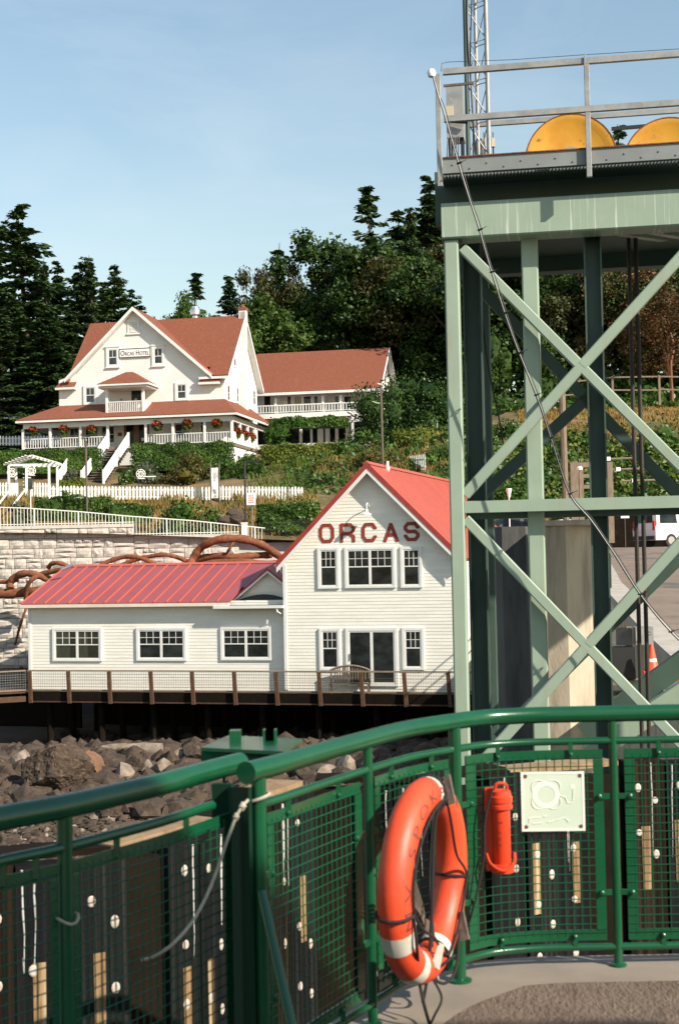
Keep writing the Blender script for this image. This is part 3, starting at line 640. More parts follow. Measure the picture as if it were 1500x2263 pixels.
# twisted rusty-brown trunks lying along the foot of the wall
def trunk_thing(label, paths, Y=69.4):
    o = thing('curved_trunk', label, 'driftwood', at_y(*paths[0][0][0], Y), 0, 'twisted brown trunks heaped along the stone wall'); O = o.location
    for k, (pts, r) in enumerate(paths):
        P = catmull([at_y(px, py, Y+.45*math.sin(k*2.1)+.25*math.sin(i*1.3+k))-O for i, (px, py) in enumerate(pts)], 6)
        n = len(P); rr = [r*.0221*(1+.10*math.sin(i*.9+k)+.06*math.sin(i*2.3))*(1-.3*max(0, i/n-.7)) for i in range(n)]
        MB().tube(P, rr, 10).build('trunk' if k == 0 else 'branch', M['rust'], o, True)
trunk_thing('thick rusty-brown trunk lying level against the wall at the low roof corner', [([(-60,1312),(0,1312),(50,1310),(110,1304),(160,1290)], 11), ([(-40,1284),(10,1286),(40,1282)], 5), ([(58,1325),(60,1300),(70,1282),(86,1272)], 5), ([(60,1325),(58,1345),(46,1380),(34,1425)], 3)])
trunk_thing('arched brown trunk looping above the level trunk beside the low roof corner', [([(24,1302),(24,1288),(36,1274),(58,1267),(82,1271),(105,1279),(125,1282)], 8), ([(70,1276),(95,1268),(130,1260),(150,1262)], 6), ([(108,1254),(115,1246),(130,1244),(150,1250)], 5)])
trunk_thing('two slender brown trunks crossing above the middle of the low red roof', [([(205,1262),(235,1243),(270,1232),(300,1231),(330,1240),(350,1252)], 5), ([(240,1262),(290,1240),(340,1228),(375,1227),(415,1240)], 5)])
trunk_thing('tallest arched brown trunk curving down to the gabled building eave', [([(418,1252),(428,1232),(445,1210),(470,1196),(505,1190),(540,1192),(575,1203),(600,1217),(620,1232)], 9), ([(420,1250),(440,1236),(480,1229),(520,1231),(560,1228),(600,1226)], 8), ([(420,1254),(470,1243),(530,1240),(590,1244),(640,1242)], 6), ([(500,1224),(508,1212),(516,1197)], 3), ([(380,1226),(400,1234),(418,1248)], 3)])
FWx = FW
drp = thing('fallen_gutter', 'bright metal drain elbow poking out at the low roof ridge end', 'drain', at_y(150, 1254, 64.5)); O = drp.location
MB().tube([Vector((-.28, 0, -.10)), Vector((.25, 0, .12))], .075, 10).build('drain_pipe', M['silver'], drp, True)

# ------------------------------------------------------------------ hotel
FH = Frame(at_y(300, 985, 118), 11)
ht = fthing(FH, 'hotel', 'large white gabled hotel with brown-red roofs and a wraparound porch on the hill', 'building')
V2 = 2.5
def h(px, py, v=V2): return FH.p(px, py, v)
def h0(px, py): return FH.p(px, py, 0)
uWl = h(131, 860).x; uWr = h(496, 860).x; D = 11.0; VB = V2+D; VM = V2+D/2
zEv = h(492, 828, V2-.5).z; zRd = h(530, 697, VM).z; ms = (zRd-zEv)/(VM-V2+.5)
uRl = uWl-.2; uRr = uWr+.5
ap = h(293, 678, V2-.55); el = h(143, 838, V2-.55); er = h(468, 827, V2-.55); gsl = (ap.z-el.z)/(ap.x-el.x); gsr = (ap.z-er.z)/(er.x-ap.x)
zt = zEv+ms*.5-.25
MB().slab([(uWl, V2, -1.5), (uWr, V2, -1.5), (uWr, V2, zt), (uWl, V2, zt)], (0, D, 0)).build('wall_core', M['hboard'], ht)
gw = [(uWl, zt-.01), (el.x+.75, el.z+.38), (ap.x, ap.z-.3), (er.x-.6, er.z+.3), (uWr, zt-.01)]
MB().slab([(u, V2, z) for u, z in [(uWl, zt-1), (uWl, zt-.01)]+gw[1:4]+[(uWr, zt-.01), (uWr, zt-1)]], (0, 1.2, 0)).build('gable_core', M['hboard'], ht)
clapboards(ht, [(uWl, 0), (uWr, 0)]+gw[::-1], V2-.002, .15, M['hboard'], False)
egp = [(V2, -1.5), (VB, -1.5), (VB, zt-.05), (VM, zRd-.35), (V2, zt-.05)]
MB().slab([(uWr, v, z) for v, z in [(V2, zt-.5), (V2, zt-.05), (VM, zRd-.3), (VB, zt-.05), (VB, zt-.5)]], (-.4, 0, 0)).build('gable_core', M['hboard'], ht)
uLr = uLe = h(146, 815, V2-.5).x
MB().slab([(uLe+.3, v, z) for v, z in [(V2, zt-.5), (V2, zt-.05), (VM, zRd-.3), (VB, zt-.05), (VB, zt-.5)]], (.4, 0, 0)).build('gable_core', M['hboard'], ht)
clapboards(ht, egp, uWr+.002, .15, M['hboard'], False, axis='v')
rn = Vector((0, -ms, 1)).normalized()
mr = MB(); VE = V2-.5; VEb = VB+.5
def mrz(v): return zEv+ms*(v-VE)
for (ua, ub, va) in ((uLe, el.x+.35, VE), (er.x-.35, uRr, VE), (el.x+.352, er.x-.352, V2+.35)):
    mr.slab([(ub, va, mrz(va)), (ub, VM, zRd), (ua, VM, zRd), (ua, va, mrz(va))], -rn*.16)
mr.build('roof', M['shingle'], ht)
rn2 = Vector((0, ms, 1)).normalized()
MB().slab([(uRr, VM, zRd), (uRr, VEb, zEv), (uLe, VEb, zEv), (uLr, VM, zRd)], -rn2*.16).build('roof', M['shingle'], ht)
rake = [((VE, zEv), (VM, zRd)), ((VM, zRd), (VEb, zEv))]
for (v0, z0), (v1, z1) in rake:
    MB().slab([(uRr+.01, v0, z0+.02), (uRr+.01, v1, z1+.02), (uRr+.01, v1, z1-.34), (uRr+.01, v0, z0-.34)], (.05, 0, 0)).build('rake_trim', M['trim'], ht)
    MB().slab([(uWr, v0, z0-.30), (uWr, v1, z1-.30), (uRr, v1, z1-.30), (uRr, v0, z0-.30)], (0, 0, -.04)).build('soffit', M['trim'], ht)
# front cross gable roof: two slopes running back into the main roof
for s, e, g in ((-1, el, gsl), (1, er, gsr)):
    n_ = Vector((s*g, 0, 1)).normalized()
    vb = VE+max(0, (e.z-zEv)/ms)+.05; va = VE+(ap.z-zEv)/ms+.3
    cg = MB().slab([(ap.x, V2-.55, ap.z), (e.x, V2-.55, e.z), (e.x, vb+.4, e.z), (ap.x, min(va, VM+.4), ap.z)], -n_*.14).build('roof', M['shingle'], ht)
    if s > 0: MB().beam((ap.x+.3, min(va, VM+.4)-.1, ap.z-.2), (e.x, vb-.02, e.z+.05), .16, .05).build('valley_flashing', M['redroof'], ht)
    MB().slab([(ap.x, V2-.56, ap.z+.02), (e.x, V2-.56, e.z+.02), (e.x, V2-.56, e.z-.30), (ap.x, V2-.56, ap.z-.30)], (0, -.05, 0)).build('rake_trim', M['trim'], ht)
    MB().slab([(ap.x, V2-.55, ap.z-.26), (e.x, V2-.55, e.z-.26), (e.x, V2, e.z-.26), (ap.x, V2, ap.z-.26)], (0, 0, -.03)).build('soffit', M['trim'], ht)
# small eave returns left and right at second-floor level
for (a, b_, c_) in ((122, 165, 857), (438, 484, 845)):
    p = h(a, c_, V2-.55); q = h(b_, c_, V2-.55)
    MB().box((p.x, V2-.55, p.z-.18), (q.x, V2-.03, p.z)).build('eave_return', M['trim'], ht)
    MB().slab([(p.x, V2-.5, p.z+.01), (q.x, V2-.5, p.z+.01), (q.x, V2-.04, p.z+.45), (p.x+.3, V2-.04, p.z+.45)], (0, .02, .05)).build('return_roof', M['shingle'], ht)
MB().box((h(443, 830).x, V2-.52, zEv-.30), (uRr, V2-.35, zEv-.10)).build('gutter', M['trim'], ht)
def hwin(a, b_, c_, d_, v=V2, par=None, **k):
    p = h(a, d_, v); q = h(c_, b_, v); kk = dict(trim=.10, grid=(2, 1), lites=False, glass='hglass', sash=.06, out=.09, mun=.03, frac=.5); kk.update(k)
    return window(ht, p.x, q.x, p.z, q.z, v-.02, **kk)
hwin(236, 767, 264, 812, sill=True, trim=.2); hwin(337, 764, 364, 809, sill=True, trim=.2)
hwin(186, 851, 215, 895, trim=.2); hwin(388, 844, 416, 886, trim=.2)
p = h(283, 737); q = h(309, 707); lv = MB().box((p.x, V2-.08, p.z), (q.x, V2, q.z)).box((p.x-.1, V2-.12, p.z-.12), (q.x+.1, V2, p.z)).build('gable_vent', M['trim'], ht)
for i in range(8): z = p.z+.14+(q.z-p.z-.28)*i/7; MB().slab([(p.x+.2, V2-.083, z), (q.x-.2, V2-.083, z), (q.x-.2, V2-.12, z-.05), (p.x+.2, V2-.12, z-.05)], (0, 0, .02)).build('louvre', M['hboard'], lv)
# side windows on the right gable end
for (a, b_, v) in ((512, 533, 0),): pass
for v0, zc, hh in ((VM-2.6, h(514, 792, VM-2).z, 1.6), (V2+.7, h(495, 868, V2+1).z, 1.5), (VM-1.9, h(519, 871, VM-2).z, 1.5), (VB-1.6, h(561, 879, VB-1).z, 1.5), (VM+1.2, h(545, 792, VM).z-9, 1.5)):
    if zc > 0: window(ht, v0, v0+.95, zc-hh/2, zc+hh/2, uWr+.02, trim=.12, grid=(1, 1), lites=False, glass='hglass', sash=.06, out=.06, frac=.5, axis='v')
p = h(537, 690, VM); ch = MB(); zc = h(532, 681, VM).z
ch.box((uWr+.05, VM-.34, 0), (uWr+.55, VM+.34, zc-.4)).build('chimney', M['brick'], ht)
MB().box((uWr-.02, VM-.34, zRd-.6), (uWr+.6, VM+.34, zc-.22)).build('chimney_top', M['brick'], ht); MB().box((uWr-.07, VM-.40, zc-.22), (uWr+.65, VM+.40, zc)).build('chimney_cap', M['brickcap'], ht)
MB().lathe([(.2,0),(.2,.14),(.1,.2),(.1,.34)], 10, (uWr+.3, VM, zc)).build('chimney_pot', M['brickcap'], ht)
q = h(432, 698, VM+.3); MB().lathe([(.28,-.6),(.28,.1),(.47,.2),(.50,.55),(.44,.75),(.3,.82),(.3,.95)], 14, (q.x, VM+.3, zRd+.1)).build('roof_vent', M['silver'], ht, True)
# sign
p = h(264, 791, V2-.12); q = h(333, 768, V2-.12)
sb = MB().box((p.x, V2-.13, p.z), (q.x, V2-.06, q.z)).build('name_board', M['sign'], ht)
bd = MB()
for (x0, x1, z0, z1) in ((p.x,q.x,q.z-.05,q.z),(p.x,q.x,p.z,p.z+.05),(p.x,p.x+.05,p.z,q.z),(q.x-.05,q.x,p.z,q.z)): bd.box((x0, V2-.15, z0), (x1, V2-.128, z1))
bd.build('board_border', M['signink'], sb)
def textmesh(body, size, m, name='lettering', small=False, extr=.004, space=1.0):
    cu = bpy.data.curves.new('lettering', 'FONT'); cu.body = body; cu.size = size; cu.extrude = extr; cu.align_x = 'CENTER'; cu.align_y = 'CENTER'; cu.space_character = space
    if small:
        cu.small_caps_scale = .72
        for i, c in enumerate(body):
            if c.islower(): cu.body_format[i].use_small_caps = True
    to = bpy.data.objects.new('lettering', cu); COL.objects.link(to); dg = bpy.context.evaluated_depsgraph_get(); dg.update()
    me = bpy.data.meshes.new_from_object(to.evaluated_get(dg)); bpy.data.objects.remove(to); bpy.data.curves.remove(cu)
    me.materials.clear(); me.materials.append(m); me.name = name; return me
def place_text(me, parent, c, w=None, hh=None, name='lettering', rot=None):
    o = link(name, me, parent); co = np.array([v.co for v in me.vertices]); d = co.max(0)-co.min(0); mid = (co.max(0)+co.min(0))/2
    s = w/d[0] if w else 1; s2 = hh/d[1] if hh else s
    for v in me.vertices: v.co = ((v.co.x-mid[0])*s, (v.co.z-mid[2]), (v.co.y-mid[1])*s2)
    if rot: me.transform(Matrix.Rotation(rot, 4, 'Y'))
    o.location = c; o['kind'] = 'stuff'; return o
place_text(textmesh('Orcas Hotel', .7, M['signink'], small=True), sb, ((p.x+q.x)/2, V2-.14, (p.z+q.z)/2), w=(q.x-p.x)*.9, hh=(q.z-p.z)*.56)
# porch
pl = h0(56, 985).x; pr = h0(513, 985).x; zPe = h0(300, 928).z; zPe = h0(290, 920).z; VP = V2+9
MB().slab([(pl-.1, -.1, -.03), (pr+.1, -.1, -.03), (pr+.1, VP, -.03), (pl-.1, VP, -.03)], (0, 0, -.25)).build('porch_floor', M['tread'], ht)
MB().box((uWr+.03, .05, -2.9), (pr, VP-.05, -.29)).build('porch_base', M['hboard'], ht)
MB().box((pl, .05, -1.6), (uWr, V2-.1, -.29)).build('porch_base', M['hboard'], ht)
zTp = h(300, 890, V2).z
PR = [(pl-.55, -.55), (pr+.55, -.55), (pr+.55, VP), (pl-.55, VP)]
pf = lambda u, v: (u, v, zPe)
prf = [[pf(pl-.55, -.55), pf(pr+.55, -.55), (uWr+.02, V2, zTp), (uWl-.02, V2, zTp)], [pf(pr+.55, -.55), pf(pr+.55, VP), (uWr+.02, VP, zTp), (uWr+.02, V2, zTp)], [pf(pl-.55, VP), pf(pl-.55, -.55), (uWl-.02, V2, zTp), (uWl-.02, VP, zTp)]]
for q in prf: MB().slab(q, (0, 0, -.1)).build('porch_roof', M['shingle'], ht)
MB().box((pl-.58, -.62, zPe-.26), (pr+.58, -.5, zPe-.10)).box((pr+.5, -.5, zPe-.26), (pr+.62, VP, zPe-.10)).box((pl-.62, -.5, zPe-.26), (pl-.5, VP, zPe-.10)).build('gutter', M['trim'], ht)
MB().box((pl-.1, -.12, zPe-.72), (pr+.1, .10, zPe-.28)).box((pr-.1, .10, zPe-.72), (pr+.1, VP, zPe-.28)).box((pl-.1, .10, zPe-.72), (pl+.1, VP, zPe-.28)).build('porch_beam', M['trim'], ht)
MB().box((pl, .11, zPe-.32), (pr, V2-.03, zPe-.27)).box((uWr+.03, V2-.03, zPe-.32), (pr-.1, VP, zPe-.27)).build('porch_ceiling', M['hboard'], ht)
posts = [52, 112, 179, 239, 323, 383, 453, 513]; PX = [h0(x, 960).x for x in posts]; zB = zPe-.72
po = MB().box((-.10, -.10, 0), (.10, .10, zB)).mesh('porch_post', M['trim'])
for x in PX: link('porch_post', po, ht, loc=(x, 0, 0))
for v in (2.6, 5.1, 7.4): link('porch_post', po, ht, loc=(pr, v, 0))
bal = MB().box((-.03, -.025, .12), (.03, .025, .80)).mesh('baluster', M['trim'])
def prail(x0, x1, fix=None, m='trim'):
    L = x1-x0; f = (lambda t: (x0+t, 0, 0)) if fix is None else (lambda t: (fix, x0+t, 0))
    g = MB()
    a = Vector(f(.1)); b_ = Vector(f(L-.1)); up = Vector((0,0,1)); g.beam(a+up*.86, b_+up*.86, .09, .08); g.beam(a+up*.10, b_+up*.10, .07, .06); g.build('porch_rail', M[m], ht)
    n = int(L/.22); J = MB()
    for k in range(1, n): p = Vector(f(k*L/n)); J.box((p.x-.028, p.y-.025, .13), (p.x+.028, p.y+.025, .82))
    J.build('porch_baluster', M['trim'], ht, stuff=True)
for i in (0, 1, 2, 4, 5, 6): prail(PX[i], PX[i+1])
for v in ((0, 2.6), (2.6, 5.1), (5.1, 7.4)): MB().box((pr-.05, v[0]+.1, .0), (pr+.05, v[1]-.1, .92)).build('solid_rail', M['hboard'], ht)
# ground floor openings
hwin(152, 941, 179, 984, trim=.16); hwin(186, 938, 222, 984, trim=.16); hwin(222.5, 937, 258, 983, trim=.16); hwin(384, 931, 424, 974, trim=.16)
dp = h(276, 999); dq = h(329, 931)
dr = MB().box((dp.x, V2-.1, -.02), (dp.x+.2, V2, dq.z)).box((dq.x-.2, V2-.1, -.02), (dq.x, V2, dq.z)).box((dp.x+.2, V2-.1, dq.z-.2), (dq.x-.2, V2, dq.z)).box(((dp.x+dq.x)/2-.22, V2-.09, -.02), ((dp.x+dq.x)/2+.22, V2-.01, dq.z-.2)).box((dp.x+.2, V2-.08, -.02), ((dp.x+dq.x)/2-.22, V2-.01, .3)).box(((dp.x+dq.x)/2+.22, V2-.08, -.02), (dq.x-.2, V2-.01, .3)).build('front_door', M['door'], ht)
for a, b_ in ((dp.x+.2, (dp.x+dq.x)/2-.22), ((dp.x+dq.x)/2+.22, dq.x-.2)): MB().box((a, V2-.06, .3), (b_, V2-.03, dq.z-.2)).build('door_glass', M['glass'], dr)
q = h(266, 960, V2); MB().box((q.x-.18, V2-.07, q.z-.15), (q.x+.18, V2-.02, q.z+.15)).build('wall_plaque', M['brickcap'], ht)
q = h(316, 971, V2-.1); MB().box((q.x-.15, V2-.07, q.z-.13), (q.x+.15, V2-.062, q.z+.13)).build('door_notice', M['sign'], dr)
window(ht, pr-3.6+.1, pr-3.0, 1.0, 2.6, V2-.02, trim=.12, grid=(1,1), lites=False, glass='hglass', out=.08, frac=.5)
for v in (VM-3, VM+.5): window(ht, v, v+1, .9, 2.6, uWr+.02, trim=.12, grid=(1, 1), lites=False, glass='hglass', out=.06, frac=.5, axis='v')
# balcony over the steps
VBy = .35
bp = h(234, 915, VBy); bq = h(319, 915, VBy); zbr = h(280, 886, VBy).z; zbe = h(280, 848, VBy).z; zba = h(294, 823, V2-.6).z
MB().box((bp.x, VBy, bp.z-.35), (bq.x, V2-.03, bp.z-.02)).build('balcony_floor', M['trim'], ht)
for x in (bp.x+.1, bq.x-.1): MB().box((x-.1, VBy, bp.z-.02), (x+.1, VBy+.2, zbe-.36)).build('balcony_post', M['trim'], ht)
MB().box((bp.x+.2, VBy+.05, zbr-.08), (bq.x-.2, VBy+.15, zbr)).box((bp.x+.2, VBy+.06, bp.z+.10), (bq.x-.2, VBy+.14, bp.z+.16)).build('balcony_rail', M['trim'], ht)
n = 18; J = MB()
for k in range(1, n): x = bp.x+.2+(bq.x-bp.x-.4)*k/n; J.box((x-.032, VBy+.07, bp.z+.16), (x+.032, VBy+.13, zbr-.08))
J.build('balcony_baluster', M['trim'], ht, stuff=True)
for x in (bp.x, bq.x-.08): MB().box((x, VBy+.2, bp.z-.02), (x+.08, V2-.03, zbr)).build('balcony_side', M['hboard'], ht)
e = .55; ec = (bp.x+bq.x)/2
MB().box((bp.x-e+.1, VBy-e+.1, zbe-.36), (bq.x+e-.1, V2-.03, zbe-.20)).build('balcony_beam', M['trim'], ht)
B4 = [(bp.x-e, VBy-e, zbe), (bq.x+e, VBy-e, zbe), (bq.x+e, V2-.03, zbe), (bp.x-e, V2-.03, zbe)]
A1 = (ec-.3, VBy+1.2, zba); A2 = (ec+.3, VBy+1.2, zba); A3 = (ec+.3, V2-.03, zba); A4 = (ec-.3, V2-.03, zba)
for q in ([B4[0], B4[1], A2, A1], [B4[1], B4[2], A3, A2], [B4[3], B4[0], A1, A4], [A1, A2, A3, A4]): MB().slab(q, (0, 0, -.07)).build('balcony_roof', M['shingle'], ht)
MB().box((bp.x-e, VBy-e-.1, zbe-.19), (bq.x+e, VBy-e, zbe-.05)).box((bq.x+e, VBy-e, zbe-.19), (bq.x+e+.1, V2-.05, zbe-.05)).build('balcony_gutter', M['trim'], ht)
q = h(302, 870); MB().box((q.x-.42, V2-.06, bp.z), (q.x+.42, V2-.026, h(300, 857).z)).build('balcony_door', M['glass'], ht)
# steps down to the garden
sx0 = h0(241, 985).x; sx1 = h0(284, 985).x; zf = h(240, 1068, -6.2).z; n = 15
for k in range(n):
    z = -.1+(zf)*(k+1)/n; v = -.1-6.0*(k)/n
    MB().box((sx0, v-6.0/n-.04, z-.06), (sx1, v, z)).box((sx0+.03, v-.04, z-.28), (sx1-.03, v-.0, z-.06)).build('step', M['tread'], ht)
for x in (sx0-.06, sx1+.06):
    a = Vector((x, -.15, 1.0)); c = Vector((x, -6.1, zf+1.0))
    g = MB().beam(a, c, .09, .1)
    g.beam(a-Vector((0,0,.85)), c-Vector((0,0,.85)), .07, .18)
    for (v, z) in ((-.15, 0), (-3.1, zf/2), (-6.1, zf)): g.box((x-.08, v-.08, z-.2), (x+.08, v+.08, z+1.12))
    g.build('stair_rail', M['trim'], ht)
    J = MB()
    for k in range(1, 44): t = k/44; J.box((x-.02, -.15-5.95*t-.05, zf*t+.12), (x+.02, -.15-5.95*t+.05, zf*t+1.0))
    J.build('stair_baluster', M['trim'], ht, stuff=True)
lx = sx0-1.9; zm = zf*.5                     # side landing and its lower flight
MB().box((lx, -3.6, zm-.3), (sx0-.12, -2.2, zm)).build('landing', M['tread'], ht)
MB().box((lx, -3.62, zm), (sx0-.14, -3.55, zm+.95)).build('landing_rail', M['trim'], ht)
for k in range(7): MB().box((lx-.1, -3.6-.42*k-.42, zm-.25*(k+1)-.05), (sx0-.2, -3.6-.42*k, zm-.25*(k+1))).build('step', M['tread'], ht)
MB().slab([(lx-.12, -3.6, zm+.95), (lx-.12, -6.4, zm-.8), (lx-.12, -6.4, zm-1.75), (lx-.12, -3.6, zm-.0)], (.07, 0, 0)).build('stair_rail', M['trim'], ht)
# hanging baskets
def leafcloud(P, size, asp=1.6, flat=0.0, nrm=None, seed=0):
    g = np.random.default_rng(seed); n = len(P); size = np.broadcast_to(np.asarray(size, float), (n,))*g.uniform(.7, 1.3, n)
    nn = g.normal(size=(n, 3))
    if nrm is not None: nn = nn*.75+nrm*flat
    nn /= np.linalg.norm(nn, axis=1, keepdims=True)
    a = np.cross(nn, g.normal(size=(n, 3))); a /= np.linalg.norm(a, axis=1, keepdims=True); b = np.cross(nn, a)
    a = a*size[:, None]*.5*asp; b = b*size[:, None]*.5; k = nn*size[:, None]*.12
    V = np.stack([P-a, P+b*.9+k, P+a, P-b*.9+k], 1).reshape(-1, 3); return V
def quadmesh(name, V, m):
    n = len(V)//4; me = bpy.data.meshes.new(name); me.vertices.add(4*n); me.vertices.foreach_set('co', V.astype(np.float32).ravel())
    me.loops.add(4*n); me.loops.foreach_set('vertex_index', np.arange(4*n, dtype=np.int32)); me.polygons.add(n)
    me.polygons.foreach_set('loop_start', np.arange(0, 4*n, 4, dtype=np.int32)); me.update(calc_edges=True); me.materials.append(m); return me
g = np.random.default_rng(3)
def ball(n, g): d = g.normal(size=(n, 3)); return d/np.linalg.norm(d, axis=1, keepdims=True)*g.uniform(.55, 1, (n, 1))
bask_f = quadmesh('flowers', leafcloud(ball(330, g)*[.58, .58, .42]+[0, 0, .1], .17, 1.1, seed=4), M['geranium'])
bask_l = quadmesh('foliage', leafcloud(ball(300, g)*[.56, .56, .5]+[0, 0, -.06], .17, 1.3, seed=5), M['hedge'])
bask_p = MB().lathe([(.12,-.38),(.28,-.1),(.3,-.05)], 10).mesh('basket_pot', M['brickcap']); bask_w = MB().beam((0,0,.4), (0,0,1.0), .02, .02).mesh('hanger', M['black'])
BK = [(h0(76, 953), 'far left bay of the porch'), (h0(142, 950), 'second bay from the left of the porch'), (h0(203, 949), 'porch bay left of the front steps'), (h0(348, 941), 'porch bay right of the front door'), (h0(415, 938), 'porch before the wide ground-floor window'), (h0(480, 936), 'last front bay at the porch right corner')]
for p, wh in BK: p.y = -.05
BK += [(Vector((pr, 1.5, zB-.85)), 'first side bay round the porch corner'), (Vector((pr, 4.0, zB-.85)), 'middle side bay of the porch'), (Vector((pr, 6.3, zB-.85)), 'rear side bay of the porch beside the vine')]
for p, wh in BK:
    t = thing('hanging_basket', 'red geranium basket hanging in the '+wh, 'flower basket', FH.w(p), random.uniform(0, 6), 'red flower baskets along the hotel porch')
    for nme, me in (('flowers', bask_f), ('foliage', bask_l), ('basket_pot', bask_p), ('hanger', bask_w)): link(nme, me, t)
    t.scale = (.8, .8, random.uniform(.75, .9))

# annex behind the hotel
FA = Frame(at_y(700, 912, 131), 11)
an = fthing(FA, 'hotel_annex', 'long white two-storey wing with brown-red roof and balcony behind the hotel', 'building')
A_ = FA.p
x0 = A_(540, 900).x; x1 = A_(829, 870).x; ze = A_(700, 864, -.6).z; ze = A_(820, 858, -.5).z; VR2 = 5.2; zr2 = A_(860, 768, VR2).z; zfl = A_(700, 911, -.2).z
xr = A_(860, 768, VR2).x; zg = -3.2
MB().box((x0, 1.4, zg), (xr-.5, VR2*2, ze)).build('wall_core', M['hboard'], an)
clapboards(an, [(x0, zg), (xr-.5, zg), (xr-.5, ze), (x0, ze)], 1.398, .2, M['hboard'], False)
gp = [(1.4, zg), (VR2*2-.5, zg), (VR2*2-.5, ze), (VR2, zr2-.35), (.6, ze-.2), (.6, zg)]
MB().slab([(xr-.5, v, z) for v, z in gp], (-.2, 0, 0)).build('gable_core', M['hboard'], an)
clapboards(an, [(.6, ze-.2), (VR2*2-.5, ze-.2), (VR2, zr2-.35)], xr-.498, .2, M['hboard'], False, axis='v')
s2 = (zr2-ze)/(VR2+.5)
MB().slab([(x0, -.5, ze), (xr, -.5, ze), (xr, VR2, zr2), (x0, VR2, zr2)], (0, 0, -.15)).build('roof', M['shingle'], an)
MB().slab([(x0, VR2, zr2), (xr, VR2, zr2), (xr, VR2*2+.5, ze), (x0, VR2*2+.5, ze)], (0, 0, -.15)).build('roof', M['shingle'], an)
for (v0, z0), (v1, z1) in (((-.5, ze), (VR2, zr2)), ((VR2, zr2), (VR2*2+.5, ze))):
    MB().slab([(xr+.01, v0, z0+.02), (xr+.01, v1, z1+.02), (xr+.01, v1, z1-.34), (xr+.01, v0, z0-.34)], (.05, 0, 0)).build('rake_trim', M['trim'], an)
    MB().slab([(xr-.48, v0, z0-.3), (xr-.48, v1, z1-.3), (xr, v1, z1-.3), (xr, v0, z0-.3)], (0, 0, -.03)).build('soffit', M['trim'], an)
window(an, VR2-.6, VR2+.6, ze+1.0, ze+2.7, xr-.49, trim=.15, grid=(2,1), lites=False, glass='hglass', frac=.5, axis='v')
MB().box((x0, -.62, ze-.28), (xr, -.5, ze-.05)).build('gutter', M['trim'], an)
MB().box((x0, -.3, zfl-.45), (xr-.5, 1.38, zfl)).build('balcony_floor', M['trim'], an)
MB().box((x0, -.25, zfl+.72), (xr-.5, -.15, zfl+.82)).box((x0, -.24, zfl+.1), (xr-.5, -.16, zfl+.16)).build('balcony_rail', M['trim'], an)
J = MB(); x = x0
while x < xr-.5: J.box((x-.04, -.23, zfl+.16), (x+.04, -.17, zfl+.72)); x += .27
J.build('balcony_baluster', M['trim'], an, stuff=True)
for px in (580, 640, 700, 760): u = A_(px, 890).x; MB().box((u-.08, -.24, zfl), (u+.08, -.12, ze-.3)).build('balcony_post', M['trim'], an) if px == 0 else None
for px in (612, 716, 755): u = A_(px, 885, .5).x; MB().box((u-.1, -.1, zfl), (u+.1, 1.35, ze-.45)).build('balcony_divider', M['hboard'], an)
for a, b_, g_ in ((585, 598, 'glass'), (636, 643, 'hglass'), (651, 666, 'curtain'), (672, 687, 'hglass'), (695, 703, 'hglass'), (741, 748, 'hglass'), (761, 776, 'glass'), (780, 796, 'curtain')):
    p = A_(a, 905, 1.4); q = A_(b_, 876, 1.4); o = MB().box((p.x-.12, 1.3, zfl), (p.x, 1.4, q.z)).box((q.x, 1.3, zfl), (q.x+.12, 1.4, q.z)).box((p.x-.12, 1.3, q.z), (q.x+.12, 1.4, q.z+.12)).build('balcony_window', M['trim'], an)
    MB().box((p.x, 1.34, zfl), (q.x, 1.37, q.z)).build('pane', M[g_], o)
MB().slab([(x0, -.6, zfl-.62), (xr-.5, -.6, zfl-.62), (xr-.5, .4, zfl-.45), (x0, .4, zfl-.45)], (0, 0, -.06)).build('lower_roof', M['shingle'], an)
# ground floor under the balcony: dark glazing between white posts
zg0 = A_(660, 978, -.2).z
MB().box((x0, 1.36, zg0), (xr-.6, 1.39, zfl-.7)).build('glazing', M['glass'], an)
for a, b_ in ((618, 626), (662, 667), (686, 690), (702, 714), (719, 728), (741, 747), (764, 772)):
    p = A_(a, 978, .9); q = A_(b_, 940, .9); MB().box((p.x, .85, zg0-.6), (q.x, 1.1, zfl-.7)).build('ground_post', M['trim'], an)
MB().box((x0, .8, zg0-.9), (xr-.5, 1.36, zg0)).build('base_wall', M['trim'], an)
pg = thing('pergola', 'white pergola beam under the annex balcony with vine on it', 'pergola', FA.O, -FA.t)
a = A_(655, 931, -3); c = A_(790, 927, -3)
for k, v in enumerate((-3.0, -2.2, -1.4)): MB().box((a.x, v, a.z-.1), (c.x, v+.12, a.z+.1)).build('beam', M['trim'], pg)
for k in range(12): x = a.x+(c.x-a.x)*k/11; MB().box((x-.04, -3.3, a.z+.1), (x+.04, .3, a.z+.22)).build('rafter', M['trim'], pg)
for px in (664, 778): u = A_(px, 931, -3).x; MB().box((u-.1, -2.96, zg0-2), (u+.1, -2.80, a.z-.1)).build('post', M['trim'], pg)

